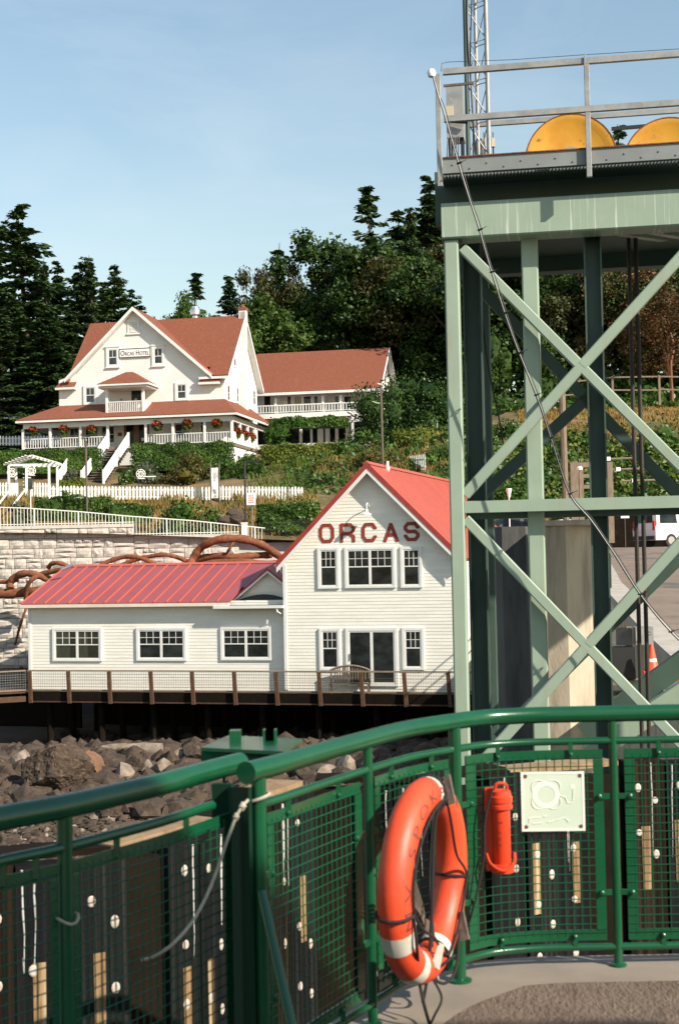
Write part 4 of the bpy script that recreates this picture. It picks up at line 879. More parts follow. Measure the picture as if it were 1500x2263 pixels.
# ------------------------------------------------------------------ plants
def pts_lumps(n, w, d, hgt, seed, k=14, rough=.32):
    """points on an uneven mound w x d x hgt standing on z=0, with outward normals"""
    g = np.random.default_rng(seed); C = []; Rr = []
    for i in range(k):
        t = g.uniform(0, 2*np.pi); r = math.sqrt(g.uniform(0, 1))*.72; z = g.uniform(.12, .78)*math.sqrt(max(.05, 1-r*r*.9))
        C.append((r*math.cos(t)*.5, r*math.sin(t)*.5, z)); Rr.append(g.uniform(.16, .30))
    C = np.array(C); Rr = np.array(Rr); idx = g.integers(0, k, n)
    dd = g.normal(size=(n, 3)); dd /= np.linalg.norm(dd, axis=1, keepdims=True)
    P = C[idx]+dd*Rr[idx][:, None]*g.uniform(.62, 1.12, (n, 1)); P[:, 2] = np.abs(P[:, 2])
    return P*[w, d, hgt], dd, C, Rr
def mound_core(C, Rr, w, d, hgt, m, f=.86):
    bm = bmesh.new()
    for c, r in zip(C, Rr):
        bmesh.ops.create_icosphere(bm, subdivisions=1, radius=1, matrix=Matrix.Translation((c[0]*w, c[1]*d, c[2]*hgt)) @ Matrix.Diagonal((r*w*f, r*d*f, r*hgt*f, 1)))
    me = bpy.data.meshes.new('inner_growth'); bm.to_mesh(me); bm.free(); me.materials.append(m); return me
PN = [0]
def ground(x, y): return gz(x, y)+(lump(x, y) if y > 90 else 0)
def shrub(label, box, Y, m, name='shrub', cat='shrub', leaf=.16, dens=1.0, depth=None, group=None, k=14, drop=.35):
    x0, y0, x1, y1 = box; a = at_y(x0, y1, Y); b = at_y(x1, y0, Y); w = (b.x-a.x); z0 = min(a.z, ground((a.x+b.x)/2, Y) if Y > 72 else a.z)-drop; hh = b.z-z0; d = depth or max(1.2, w*.8)
    PN[0] += 1; sd = 100+PN[0]
    n = int(min(16000, dens*(w*hh+d*hh*.5+w*d*.5)*1.15/(leaf*leaf)*1.9))
    P, N_, C, Rr = pts_lumps(n, w*1.05, d, hh/.98, sd, k)
    t = thing(name, label, cat, ((a.x+b.x)/2, Y, z0), 0, group)
    link('foliage', quadmesh('foliage', leafcloud(P, leaf, 1.5, .8, N_, sd), M[m]), t)
    link('inner_growth', mound_core(C, Rr, w, d, hh, M[m], .55), t)
    b2 = MB()
    for i in range(4): b2.tube([(0, 0, -.2), (C[i][0]*w, C[i][1]*d, C[i][2]*hh)], [.06, .02], 5)
    b2.build('stem', M['bark'], t)
    return t
def hedge(label, box, Y, m, d=1.4, leaf=.13, group=None, name='hedge', dens=1.0, drop=.3):
    x0, y0, x1, y1 = box; a = at_y(x0, y1, Y); b = at_y(x1, y0, Y); w = b.x-a.x; z0 = a.z-drop; hh = b.z-z0; PN[0] += 1; sd = 100+PN[0]; g = np.random.default_rng(sd)
    n = int(min(16000, dens*(w*hh+w*d+2*d*hh)/(leaf*leaf)*1.7)); U = g.uniform(-1, 1, (n, 3)); f = g.choice(5, n, p=[.42, .30, .10, .09, .09])
    N_ = np.zeros((n, 3))
    for i, (ax, s) in enumerate(((1, -1), (2, 1), (1, 1), (0, -1), (0, 1))): U[f == i, ax] = s; N_[f == i, ax] = s
    U *= g.uniform(.88, 1.02, (n, 1)); P = U*[w/2, d/2, hh/2]+[0, 0, hh/2]
    wob = np.sin(P[:, 0]*2.1+sd)*.09+np.sin(P[:, 0]*4.7)*.05; P[:, 2] += wob*(P[:, 2]/hh); P[:, 1] += np.sin(P[:, 0]*1.7+P[:, 2]*3)*.1
    t = thing(name, label, 'hedge', ((a.x+b.x)/2, Y, z0), 0, group)
    link('foliage', quadmesh('foliage', leafcloud(P, leaf, 1.5, .8, N_, sd), M[m]), t)
    MB().box((-w/2*.9, -d/2*.85, 0), (w/2*.9, d/2*.85, hh*.92)).build('inner_growth', M[m], t)
    return t

# --- tree prototypes: trunk (with limbs) and crown, copied below
def conifer_meshes(seed, H, Rb, m, gap=.0, bare=.12, ragged=.35, tip=1.0):
    g = np.random.default_rng(seed); r = random.Random(seed)
    tr = MB(); bend = [(.03*H*math.sin(t*2.2+seed)*t, .02*H*math.cos(t*1.7+seed)*t, H*t) for t in np.linspace(0, 1, 9)]
    tr.tube(bend, [H*.017*(1-t)+.02 for t in np.linspace(0, 1, 9)], 6)
    P = []; A = []; S = []
    z = H*bare
    while z < H*.985:
        t = z/H; bx, by = .03*H*math.sin(t*2.2+seed)*t, .02*H*math.cos(t*1.7+seed)*t
        L0 = Rb*((1-t)**.82)*tip+.22
        if r.random() < gap: z += H*.022; continue
        for k in range(r.choice((5, 6, 7))):
            z_ = z; z = z_+H*r.uniform(-.022, .022); L = L0*r.uniform(1-ragged*1.6, 1+ragged*.5); az = r.uniform(0, 2*math.pi); rise = r.uniform(.0, .25)+.35*t
            n = max(3, int(L/.26)); dx, dy = math.cos(az), math.sin(az)
            prev = None; line = []
            for i in range(n+1):
                s = i/n; q = (bx+dx*L*s, by+dy*L*s, z+L*(rise*s-.42*s*s*(1-.6*t)))
                line.append(q)
                if s > .12:
                    wd = .16+.30*math.sin(math.pi*min(1, s*.95))*min(1, L/2.5)
                    for j in range(8):
                        sd = r.uniform(-1, 1)*wd*1.5
                        P.append((q[0]-dy*sd+r.gauss(0, .05), q[1]+dx*sd+r.gauss(0, .05), q[2]-abs(sd)*.30+r.gauss(0, .07))); S.append(.17+.21*r.random())
                        fx, fy = dx*1.0-dy*sd*1.2, dy*1.0+dx*sd*1.2; A.append((fx, fy, -.25+r.gauss(0, .25)))
            z = z_
            if L > .8: tr.tube([line[0], line[len(line)//2], line[-1]], [.045, .03, .012], 3, cap=False)
        z += H*(.030 if t < .7 else .024)*r.uniform(.8, 1.25)
    P = np.array(P); A = np.array(A); S = np.array(S); n = len(P)
    A /= np.linalg.norm(A, axis=1, keepdims=True)
    up = np.array([0, 0, 1.])+g.normal(size=(n, 3))*.45; B = np.cross(A, up); B /= np.linalg.norm(B, axis=1, keepdims=True)
    a = A*(S*.95)[:, None]; b = B*(S*.46)[:, None]
    V = np.stack([P-a, P+b, P+a, P-b], 1).reshape(-1, 3)
    return tr.mesh('trunk', M['bark'], True), quadmesh('crown', V, M[m])
def broad_meshes(seed, H, W, m, clumps=70, per=170, leaf=.30, bark='bark', open_=.0, low=.16):
    g = np.random.default_rng(seed); tr = MB(); base = [(.15*math.sin(k*1.9+seed)*k*.4, .15*math.cos(k+seed)*k*.4, H*.11*k) for k in range(6)]
    tr.tube(base, [H*(.026 if bark == 'bark' else .014)*(1-k*.12) for k in range(6)], 7)
    P = []; N_ = []
    lob = [(g.uniform(-.28, .28), g.uniform(-.28, .28), g.uniform(.42, .86), g.uniform(.16, .28)) for _ in range(9)]
    for c in range(clumps):
        lx, ly, lz, lr = lob[g.integers(0, 9)]; d = g.normal(size=3); d /= np.linalg.norm(d); d *= g.uniform(.55, 1.0)
        q = np.array([(lx+d[0]*lr)*W*1.25, (ly+d[1]*lr)*W*1.25, max(low, lz+d[2]*lr*.95)*H*.93])
        rr = g.uniform(.055, .095)*W
        k = int(per*g.uniform(.6, 1.3)*(1-open_)); e = g.normal(size=(k, 3)); e /= np.linalg.norm(e, axis=1, keepdims=True); e[:, 2] = e[:, 2]*.8+.08
        P.append(q+e*rr*g.uniform(.2, 1.35, (k, 1))); N_.append(e+[0, 0, .6])
        if c % 4 == 0: j = base[g.integers(2, 6)]; tr.tube([j, ((j[0]+q[0])*.5, (j[1]+q[1])*.5, (j[2]+q[2])*.5+.2), tuple(q)], [H*.011, H*.007, .02], 4, cap=False)
    P = np.concatenate(P); N_ = np.concatenate(N_); N_ /= np.linalg.norm(N_, axis=1, keepdims=True)
    return tr.mesh('trunk', M[bark], True), quadmesh('crown', leafcloud(P, leaf, 1.35, .8, N_, seed), M[m])
CON = [(conifer_meshes(11, 20, 5.6, 'conifer', ragged=.4, bare=.05), 20), (conifer_meshes(12, 20, 5.0, 'conifer', ragged=.55, gap=.12, bare=.05), 20), (conifer_meshes(13, 20, 5.4, 'conifer2', ragged=.5, gap=.05, bare=.05), 20), (conifer_meshes(14, 20, 4.2, 'conifer', gap=.30, bare=.4, ragged=.8), 20)]
SPA = (conifer_meshes(15, 20, 1.3, 'conifer2', gap=.4, bare=.3, ragged=.7), 20)
BRO = [(broad_meshes(21, 12, 11, 'decid', 105, 360, .20), 12), (broad_meshes(22, 12, 10, 'decid', 95, 360, .20), 12), (broad_meshes(23, 12, 10, 'decidb', 95, 350, .19), 12), (broad_meshes(24, 10, 9, 'decidl', 85, 330, .18), 10)]
MAD = (broad_meshes(25, 12, 11, 'orangeleaf', 56, 220, .18, bark='madrone', open_=.2), 12)
def tree(label, proto, px, top, Y, base=None, name='tree', wide=1.0, rz=None, group=None, cat='tree', yaw=None):
    (tm, cm), H0 = proto; p = at_y(px, top, Y); z0 = (ground(p.x, Y)-.3) if base is None else at_y(px, base, Y).z; s = (p.z-z0)/(H0*(.985 if cm.name.startswith('crown') and proto in BRO+[MAD] else 1.0))
    bx = .03*H0*math.sin(2.2) if False else 0
    t = thing(name, label, cat, (p.x, Y, z0), random.uniform(0, 6.28) if rz is None else rz, group); t.scale = (s*wide, s*wide, s)
    link('trunk', tm, t); link('crown', cm, t); return t
CT = 'conifers behind the hotel'
for lab, i, px, top, Y, w in (
 ('tall ragged dark fir, tallest tree at the left edge of the picture', 1, 62, 452, 150, 1.30),
 ('dark fir just left of the tall fir at the picture edge', 0, -18, 500, 156, 1.1),
 ('narrow dark fir with its tip right beside the tall left fir', 1, 124, 575, 160, 1.0),
 ('pale thin-topped fir above the left end of the hotel roof', 2, 192, 575, 158, 1.15),
 ('full dark fir nearest the hotel front gable peak', 0, 248, 590, 152, 1.0),
 ('shorter dark fir tucked behind the hotel front gable', 1, 285, 640, 165, 1.1),
 ('low dark fir in front of the tall left fir', 0, 20, 640, 142, 1.2),
 ('low dark fir behind the left end of the hotel porch', 0, 96, 668, 140, 1.35),
 ('low pale fir beside the hotel left wall', 2, 150, 690, 143, 1.3),
 ('open flat-limbed fir above the hotel roof beside the metal vent', 3, 422, 603, 172, 1.25),
 ('dark fir tip just left of the hotel chimney', 0, 515, 612, 178, 1.0),
 ('bent-topped dark spire standing above the maples left of the green tower', 3, 825, 410, 150, 1.15),
 ('tall pale fir directly left of the green tower top', 1, 936, 386, 156, 1.1),
 ('thin dead-looking fir spire between the two tall firs by the tower', 2, 900, 462, 150, .7),
 ('broad dark fir shoulder right of the bent-topped spire', 1, 872, 468, 158, 1.4), ('broad dark fir between the tall pale fir and the tower edge', 0, 968, 440, 162, 1.2), ('dark fir crown just above the maples left of the bent-topped spire', 0, 762, 545, 160, 1.4),
 ('dark fir partly hidden behind the top of the green tower', 0, 1000, 452, 160, 1.1),
 ('distant fir tip showing between the two yellow wheels', 1, 1376, 278, 168, 1.0)):
    tree(lab, CON[i], px, top, Y, name='fir_tree', wide=w, group=CT)
for lab, i, px, top, Y, w in (
 ('broad dark fir filling the gap right of the tall left fir', 0, 100, 610, 163, 1.3), ('broad dark fir behind the left hotel roof corner', 2, 160, 610, 166, 1.3),
 ('dark fir between the hotel front peak and the pale thin-topped fir', 0, 222, 625, 164, 1.25), ('low wide fir at the far left edge above the carport', 2, -5, 700, 139, 1.5), ('low wide fir directly left of the hotel left roof end', 0, 128, 730, 141, 1.5)):
    tree(lab, CON[i], px, top, Y, name='fir_tree', wide=w, group=CT)
tree('bare spindly dead fir top beside the tall left fir', SPA, 108, 572, 147, name='fir_tree', group=CT)
tree('pale spindly fir top behind the hotel left roof end', SPA, 207, 566, 150, name='fir_tree', group=CT)
tree('grey-green twiggy fir crown rising left of the rounded brown maple', SPA, 597, 535, 158, name='fir_tree', wide=1.5, group=CT)
BT = 'broadleaf trees on the hillside'
for lab, i, px, top, Y, w in (
 ('rounded maple with browning crown behind the hotel annex', 2, 650, 556, 150, .55),
 ('bright green maple directly behind the hotel chimney', 3, 585, 668, 146, 1.0),
 ('dark maple behind the annex roof middle', 0, 715, 590, 152, .8),
 ('dark maple behind the annex right gable', 1, 775, 560, 150, 1.05),
 ('tall dark maple under the bent-topped spire', 0, 850, 520, 152, 1.0),
 ('large dark maple beside the green tower column', 1, 925, 545, 153, 1.1),
 ('low leafy maple below the large dark maple by the tower', 0, 905, 640, 147, 1.15),
 ('low leafy maple behind the annex ridge', 1, 765, 640, 148, .9),
 ('bright maple beside the metal roof vent of the hotel', 3, 402, 662, 152, .7),
 ('brown-tinged maple under the tall pale fir by the tower', 2, 965, 520, 146, 1.0),
 ('dark maple behind the left columns of the green tower', 0, 1060, 560, 138, 1.1),
 ('dark maple seen through the upper left of the tower brace', 1, 1140, 560, 142, 1.1),
 ('leafy maple seen under the tower platform middle', 0, 1230, 540, 140, 1.1),
 ('brown-tinged maple seen under the tower platform right', 2, 1320, 560, 134, 1.1),
 ('leafy maple low behind the tower brace left arm', 1, 1110, 720, 137, 1.0),
 ('leafy maple low behind the tower brace crossing', 0, 1220, 700, 139, 1.0),
 ('dark maple behind the dry grass knoll', 1, 1390, 600, 142, 1.2),
 ('dark maple behind the orange-barked tree', 0, 1490, 580, 140, 1.2),
 ('dark maple at the far right picture edge', 1, 1580, 560, 136, 1.2)):
    tree(lab, BRO[i], px, top, Y, name='maple_tree', wide=w, group=BT)
tree('orange-barked madrone tree with rusty leaves beside the dry grass knoll', MAD, 1475, 590, 121, name='madrone_tree', wide=1.15, rz=.4)
struct_far = struct(MB().box((-300, 240, 0), (300, 400, 22)).build('far_hill', M['soil']))

# --- hedges and shrubs of the hotel garden
hedge('long clipped dark hedge before the left half of the hotel porch', (-30, 992, 226, 1042), 115.3, 'hedge', 1.6)
hedge('clipped dark hedge before the right half of the hotel porch', (292, 978, 516, 1035), 115.6, 'hedge', 2.0)
shrub('round bronze-green shrub in front of the right porch hedge', (352, 990, 480, 1078), 111, 'brownbush', leaf=.15)
shrub('grey-green sage shrub at the foot of the porch steps', (295, 1003, 370, 1066), 112, 'greybush')
shrub('dark shrub spilling beside the right stair rail', (262, 1032, 312, 1068), 111.5, 'hedge')
shrub('small dome of lavender left of the steps', (140, 1030, 176, 1066), 110.5, 'greybush')
hedge('small clipped box hedge between arbor and steps', (134, 1060, 192, 1080), 100, 'hedgey', 1.2)
shrub('dark shrub right of the bronze shrub by the porch corner', (462, 1000, 530, 1078), 110.5, 'hedge')
shrub('tall dark rose shrub beside the slim black lamp post', (512, 984, 618, 1082), 108, 'hedge')
hedge('upper yellow-green clipped hedge below the annex', (578, 982, 742, 1018), 117, 'hedgey', 2.4)
hedge('lower yellow-green clipped hedge below the annex', (600, 1020, 712, 1050), 113, 'hedgey', 2.0)
shrub('big dark rhododendron behind the gabled red roof left slope', (655, 1022, 790, 1130), 101, 'laurel', dens=1.3, k=20)
shrub('white-flecked rose thicket above the gabled roof peak', (700, 985, 905, 1060), 105, 'brownbush')
shrub('dark shrub before the pergola doors', (725, 940, 850, 1010), 117, 'hedge')
shrub('broad dark laurel hiding the annex right end', (780, 812, 915, 965), 121, 'laurel', leaf=.17, dens=1.5, k=22)
shrub('broad dark laurel between annex and green tower', (862, 812, 1020, 960), 122, 'laurel', leaf=.17, dens=1.5, k=22)
shrub('mid-green shrub under the laurels left of the tower', (850, 930, 990, 985), 115, 'hedgey')
shrub('dark shrub beside the small right picket fence', (930, 975, 1010, 1075), 104, 'hedge')
shrub('yellow-green shrub low behind the gabled red roof', (905, 1040, 1000, 1090), 99, 'hedgey')
shrub('tall yellow-green shrub beside the hotel porch corner', (520, 990, 560, 1030), 113, 'hedgey')
hedge('dark hedge under the railing below the arbor', (82, 1097, 245, 1140), 86, 'hedge', 1.6)
hedge('low dark hedge right of the arbor hedge along the railing', (240, 1114, 335, 1145), 85.5, 'hedge', 1.3)
shrub('rounded dark shrub behind the middle of the white railing', (325, 1090, 440, 1160), 85, 'hedge')
shrub('low dark shrub behind the right end of the white railing', (428, 1112, 500, 1160), 84.5, 'hedge')
hedge('dark hedge behind the black railing', (570, 1114, 705, 1165), 84, 'hedge', 1.8)
shrub('dark shrub above the black railing hedge', (575, 1092, 690, 1130), 89, 'hedge')
shrub('pale weeds against the picket fence by the arbor', (128, 1076, 165, 1104), 92, 'vine', leaf=.14, drop=.1)
shrub('purple-grey flowering shrub below the arbor steps', (20, 1098, 70, 1120), 84, 'greybush')
shrub('leafy green vine mound at the left end of the pergola', (578, 925, 640, 986), 123.8, 'vine', leaf=.22)
hedge('vine running along the top of the pergola', (600, 921, 770, 948), 126.6, 'vine', 1.6, leaf=.2, name='pergola_vine', drop=0)
TH = 'tall thicket shrubs on the hilltop behind the tower'
for lab, bx, Y, m in (('tall thicket shrub behind the tower left columns', (1000, 660, 1140, 940), 130, 'decid'), ('tall thicket shrub right of the tower middle column', (1130, 690, 1260, 900), 131, 'decid'), ('brown-tinged thicket shrub behind the brace crossing', (1240, 680, 1350, 870), 133, 'decidb'), ('tall thicket shrub above the knoll fence', (1330, 690, 1470, 850), 136, 'decid'), ('thicket shrub at the right edge above the knoll fence', (1440, 700, 1580, 850), 138, 'decid'), ('low green shrub on the knoll by the fence', (1290, 800, 1400, 850), 126, 'hedge')):
    shrub(lab, bx, Y, m, name='thicket_shrub', group=TH, leaf=.34, dens=.9)
YG = 'yellow-green garden shrubs on the slope'
for lab, bx, Y in (('yellow-green mound right of the bronze shrub on the slope', (600, 1045, 690, 1085), 104), ('yellow-green mound between the two clipped hedges and the rhododendron', (640, 1005, 720, 1050), 108), ('pale green mound above the gabled roof right slope', (900, 1000, 960, 1040), 108), ('pale green mound below the laurel left of the tower', (760, 1000, 830, 1045), 107), ('yellow-green mound at the left foot of the rhododendron', (545, 1065, 620, 1100), 98)):
    shrub(lab, bx, Y, 'hedgey', group=YG)
# ivy bank right, seen through the tower
IV = 'ivy mounds on the bank behind the tower'
for lab, bx, Y, m in (
 ('dark ivy mound behind the tower left column foot', (1040, 920, 1180, 1010), 108, 'hedge'), ('yellow-tipped ivy mound left of the utility pole', (1050, 985, 1160, 1080), 100, 'hedgey'),
 ('ivy mound directly left of the utility pole', (1130, 930, 1245, 1040), 104, 'hedge'), ('ivy mound directly right of the utility pole', (1225, 925, 1330, 1040), 104, 'hedge'),
 ('ivy mound below the dry grass knoll', (1300, 930, 1420, 1060), 105, 'hedge'), ('ivy mound at the right picture edge below the knoll', (1395, 925, 1540, 1060), 106, 'hedge'),
 ('low dark ivy mound behind the wooden frame', (1240, 1030, 1400, 1130), 96, 'hedge'), ('low dark ivy mound right of the wooden frame', (1380, 1040, 1540, 1150), 97, 'hedge'),
 ('low ivy mound behind the parked dark car', (1040, 1050, 1180, 1125), 94, 'hedge'), ('low ivy mound around the utility pole foot', (1150, 1030, 1280, 1130), 95, 'hedge'),
 ('shaded bush behind the white van', (1330, 1110, 1440, 1190), 89, 'hedge')):
    shrub(lab, bx, Y, m, name='ivy_mound', group=IV, leaf=.18, dens=.9)

# ivy covering the bank: uncountable
def cover(name, n, xr, yr, m, leaf, seed, hgt=.55):
    g = np.random.default_rng(seed); X = g.uniform(*xr, n); Y = g.uniform(*yr, n); Z = np.array([ground(x, y) for x, y in zip(X, Y)])
    Z += hgt*(.5+.5*np.sin(X*1.3+seed)*np.cos(Y*1.1))*g.uniform(.5, 1.1, n)
    N_ = np.tile([0, -.6, .8], (n, 1)); link(name, quadmesh(name, leafcloud(np.stack([X, Y, Z], 1), leaf, 1.4, .7, N_, seed), M[m]), None, True)
cover('ivy_ground_cover', 15000, (8.5, 36), (89, 104), 'hedge', .34, 41, .9); cover('ivy_ground_cover', 4500, (8.5, 36), (89, 103), 'hedgey', .30, 42, 1.0)
cover('undergrowth', 9000, (4, 40), (118, 150), 'hedge', .5, 43, 1.6); cover('undergrowth', 5000, (-4, 12), (97, 120), 'hedge', .32, 44, .8)
# --- grass
def grass(name, box, Y0, Y1, n, m, hgt, seed):
    g = np.random.default_rng(seed); V = []
    for i in range(n):
        Y = g.uniform(Y0, Y1); px = g.uniform(box[0], box[1]); x = (px-CX)/FPX*Y; z = ground(x, Y)
        if math.sin(x*1.1+seed)+math.sin(Y*1.7+x*.6) < -1.1: continue
        a = g.uniform(0, 6.28); w = .05; hh = hgt*g.uniform(.5, 1.2); lx, ly = g.normal(0, .3*hh, 2); c, s = math.cos(a)*w, math.sin(a)*w
        V += [(x-c, Y-s, z-.03), (x+c, Y+s, z-.03), (x+lx+c*.2, Y+ly+s*.2, z+hh), (x+lx-c*.2, Y+ly-s*.2, z+hh)]
    o = link(name, quadmesh(name, np.array(V), M[m]), None, True); return o
grass('dry_grass', (-30, 700), 88.5, 96, 9000, 'grass', .5, 1)
grass('dry_grass', (700, 1010), 100, 114, 3000, 'grass', .6, 2)
grass('dry_grass', (1150, 1560), 104, 126, 22000, 'grass', .28, 3)
grass('green_weeds', (-30, 700), 88.5, 97, 2600, 'grassg', .45, 4)
grass('green_weeds', (550, 1010), 98, 118, 4500, 'grassg', .45, 5)

# ------------------------------------------------------------------ garden things
def picket_fence(label, a, b, n, hgt, group=None, posts=True):
    """a, b: feet of the fence in the world"""
    a = Vector(a); b = Vector(b); t = thing('picket_fence', label, 'fence', a, 0, group); d = b-a; up = Vector((0, 0, 1)); nrm = d.cross(up).normalized()
    for f in (.25, .75): MB().beam(up*hgt*f, d+up*hgt*f, .05, .09).build('fence_rail', M['white'], t)
    w = d.length/n*.62; pk = MB().slab([(-w/2, -.02, .03), (w/2, -.02, .03), (w/2, -.02, hgt-.10), (0, -.02, hgt), (-w/2, -.02, hgt-.10)], (0, -.03, 0)).mesh('picket', M['white'])
    ang = math.atan2(d.y, d.x)
    for i in range(n+1):
        o = link('picket', pk, t, loc=d*(i/n)+Vector((math.sin(ang), -math.cos(ang), 0))*.03+up*random.uniform(-.025, .025)); o.rotation_euler = (0, random.uniform(-.02, .02), ang)
    return t
p = lambda px, py, Y: at_y(px, py, Y)
picket_fence('white picket fence along the garden from the arbor to the banner', p(112, 1104, 94.5), p(464, 1107, 95), 46, .95)
picket_fence('white picket fence from the banner to the dark rhododendron', p(486, 1106, 95), p(668, 1108, 95.2), 25, 1.0)
picket_fence('short white picket fence left of the arbor at the picture edge', p(-40, 1096, 98), p(22, 1096, 98), 9, .95)
picket_fence('short white picket fence inside the arbor', p(72, 1100, 97), p(108, 1100, 97), 6, 1.05)
picket_fence('white picket fence behind the left end of the hotel porch', p(-40, 986, 134), p(140, 984, 134), 26, .95)
picket_fence('small leaning white picket fence on the slope behind the gabled red roof', p(905, 1042, 106), p(940, 1040, 100), 9, 1.15)
picket_fence('tiny white picket fence end under the laurel left of the tower', p(940, 944, 121), p(966, 948, 120), 6, .8)

# arbor with gabled trellis roof
ab = thing('garden_arbor', 'white garden arbor with pitched trellis roof at the garden gate', 'arbor', p(70, 1104, 97))
def L_(px, py, dy=0): return p(px, py, 97+dy)-ab.location
z0 = 0; hp = L_(20, 1030).z
for i, (px, dy) in enumerate(((21, 0), (60, 0), (110, 0), (37, 1.5), (128, 1.5))):
    q = L_(px, 1100, dy); MB().box((q.x-.07, q.y-.07, -.4), (q.x+.07, q.y+.07, hp)).build('post', M['white'], ab)
xa, xb = L_(9, 1030).x, L_(132, 1030).x; xm = L_(66, 1030).x; za = L_(66, 1007).z
for dy in (0, 1.5):
    MB().beam((xa+.3, dy, hp+.06), (xb-.3, dy, hp+.06), .07, .14).build('beam', M['white'], ab)
    for e in (xa, xb): MB().beam((e, dy, hp+.08), (xm, dy, za), .07, .13).build('rafter', M['white'], ab)
for k in range(1, 9):
    for e in (xa, xb): t = k/8; MB().beam((e+(xm-e)*t, -.35, hp+.14+(za-hp-.05)*t), (e+(xm-e)*t, 1.85, hp+.14+(za-hp-.05)*t), .09, .05).build('trellis_slat', M['white'], ab)
for k in range(5): q = L_(38, 1048+k*8, 0); MB().beam((L_(38, 0).x, .05, q.z), (L_(55, 0).x, .05, q.z), .03, .06).build('trellis_slat', M['white'], ab)
for a, b_ in (((-2, 1114), (20, 1086)), ((30, 1116), (58, 1080))):
    q = p(a[0], a[1], 90)-ab.location; w = p(b_[0], b_[1], 95)-ab.location; MB().beam(q, w, .08, .11).build('handrail', M['white'], ab)
q = L_(22, 1100, -.1); MB().box((q.x-.05, -.16, -.2), (q.x+.6, -.1, 1.15)).build('gate', M['white'], ab)

def post_thing(name, label, cat, px, top, foot, Y, r, m, group=None):
    a = p(px[1], foot, Y); t = thing(name, label, cat, a, 0, group); q = p(px[0], top, Y)-a
    MB().tube([(0, 0, -.3), q], r, 8).build('post', M[m], t); return t, q
t, q = post_thing('lamp_post', 'slim brown lamp post in front of the arbor hedge', 'lamp post', (190, 193), 974, 1128, 84, .06, 'pole')
t, q = post_thing('lamp_post', 'slim black lamp post with short arm beside the parking sign', 'lamp post', (541, 543), 1022, 1196, 74, .055, 'black'); MB().tube([q, q+Vector((.35, 0, .03)), q+Vector((.8, -.05, -.02))], .035, 6).build('lamp_arm', M['black'], t)
t, q = post_thing('lamp_post', 'tall brown lamp post above the gabled red roof', 'lamp post', (841, 846), 850, 1030, 90, .075, 'pole'); MB().tube([q, q+Vector((-.2, 0, .07))], .05, 6).build('lamp_arm', M['white'], t)
MB().tube([q+Vector((0, 0, -1.2)), q+Vector((-.3, 0, -1.15)), q+Vector((-.55, 0, -1.05))], .02, 5).build('bracket', M['white'], t)
t, q = post_thing('sign_post', 'small white parking notice on a wooden post by the rocks', 'sign', (557, 557), 1112, 1196, 76, .05, 'oldwood')
MB().box((-.24, -.10, q.z-.1), (.24, -.06, q.z+.55)).build('sign_panel', M['sign'], t); b = MB()
for k in range(4): b.box((-.17, -.105, q.z+.36-.11*k), (.17 if k % 2 else .12, -.1, q.z+.41-.11*k))
b.build('print', M['signred'], t, stuff=True)
t, q = post_thing('sign_post', 'small grey sign on a thin white pole before the arbor', 'sign', (68, 69), 1058, 1150, 84, .03, 'white'); MB().box((-.14, -.08, q.z-.62), (.14, -.04, q.z+.02)).build('sign_panel', M['hglass'], t)
# banner
a = p(474, 1106, 94); bn_ = thing('banner_sign', 'tall white vertical cloth banner between two posts at the picket fence', 'banner', a); q0 = p(467, 1034, 94)-a; q1 = p(482, 1034, 94)-a; hb = q0.z
for x in (q0.x-.06, q1.x+.06): MB().tube([(x, 0, -.3), (x, 0, hb+.35)], .05, 6).build('post', M['pole'], bn_)
V = [(q0.x+(q1.x-q0.x)*i/4, -.06+.03*math.sin(k*.8+i), .15+(hb-.15)*k/10) for k in range(11) for i in range(5)]
MB().add(V, [(k*5+i, k*5+i+1, (k+1)*5+i+1, (k+1)*5+i) for k in range(10) for i in range(4)]).build('cloth', M['sign'], bn_)
b = MB()
for k, (x, z, s) in enumerate(((.42,.80,.3),(.55,.72,.25),(.4,.66,.3),(.5,.60,.2),(.42,.3,.25),(.5,.24,.2),(.45,.12,.2))): xx = q0.x+(q1.x-q0.x)*x; b.tube(catmull([(xx-.08, -.10, hb*z), (xx-.02, -.10, hb*z+.12*s*3), (xx+.05, -.10, hb*z-.05), (xx+.10, -.10, hb*z+.1)], 4), .012, 4)
b.build('handwriting', M['black'], bn_, stuff=True)
# ornate garden bench and two chairs
def ornate(label, px, py, Y, s):
    t = thing('garden_chair', label, 'garden chair', p(px, py, Y), .2, 'ornate white garden chairs'); b = MB()
    for r in (.34, .2): b.tube([(r*math.cos(a)*s, 0, .85*s+r*math.sin(a)*s) for a in np.linspace(0, 6.283, 18)], .028, 5)
    for k in range(8): a = k*.785; b.tube([(.06*math.cos(a)*s, 0, .85*s+.06*math.sin(a)*s), (.34*math.cos(a)*s, 0, .85*s+.34*math.sin(a)*s)], .02, 4)
    b.build('round_back', M['white'], t); MB().lathe([(.3*s,.42*s),(.34*s,.45*s),(.3*s,.48*s)], 14, (0, -.3, 0)).build('seat', M['white'], t)
    for x in (-.22, .22):
        for y in (-.5, -.05): MB().tube([(x*s, y, 0), (x*.8*s, y, .44*s)], .025, 5).build('leg', M['black'], t)
    return t
t = ornate('white ornate chair with side table arm on the lawn by the steps', 312, 1072, 108, 1.0); MB().beam((.2, -.3, .62), (1.1, -.3, .62), .3, .06).build('arm_table', M['white'], t)
ornate('white ornate chair seen through the arbor left bay', 27, 1068, 101, .9); ornate('white ornate chair seen beside the arbor middle post', 70, 1064, 102, .9)
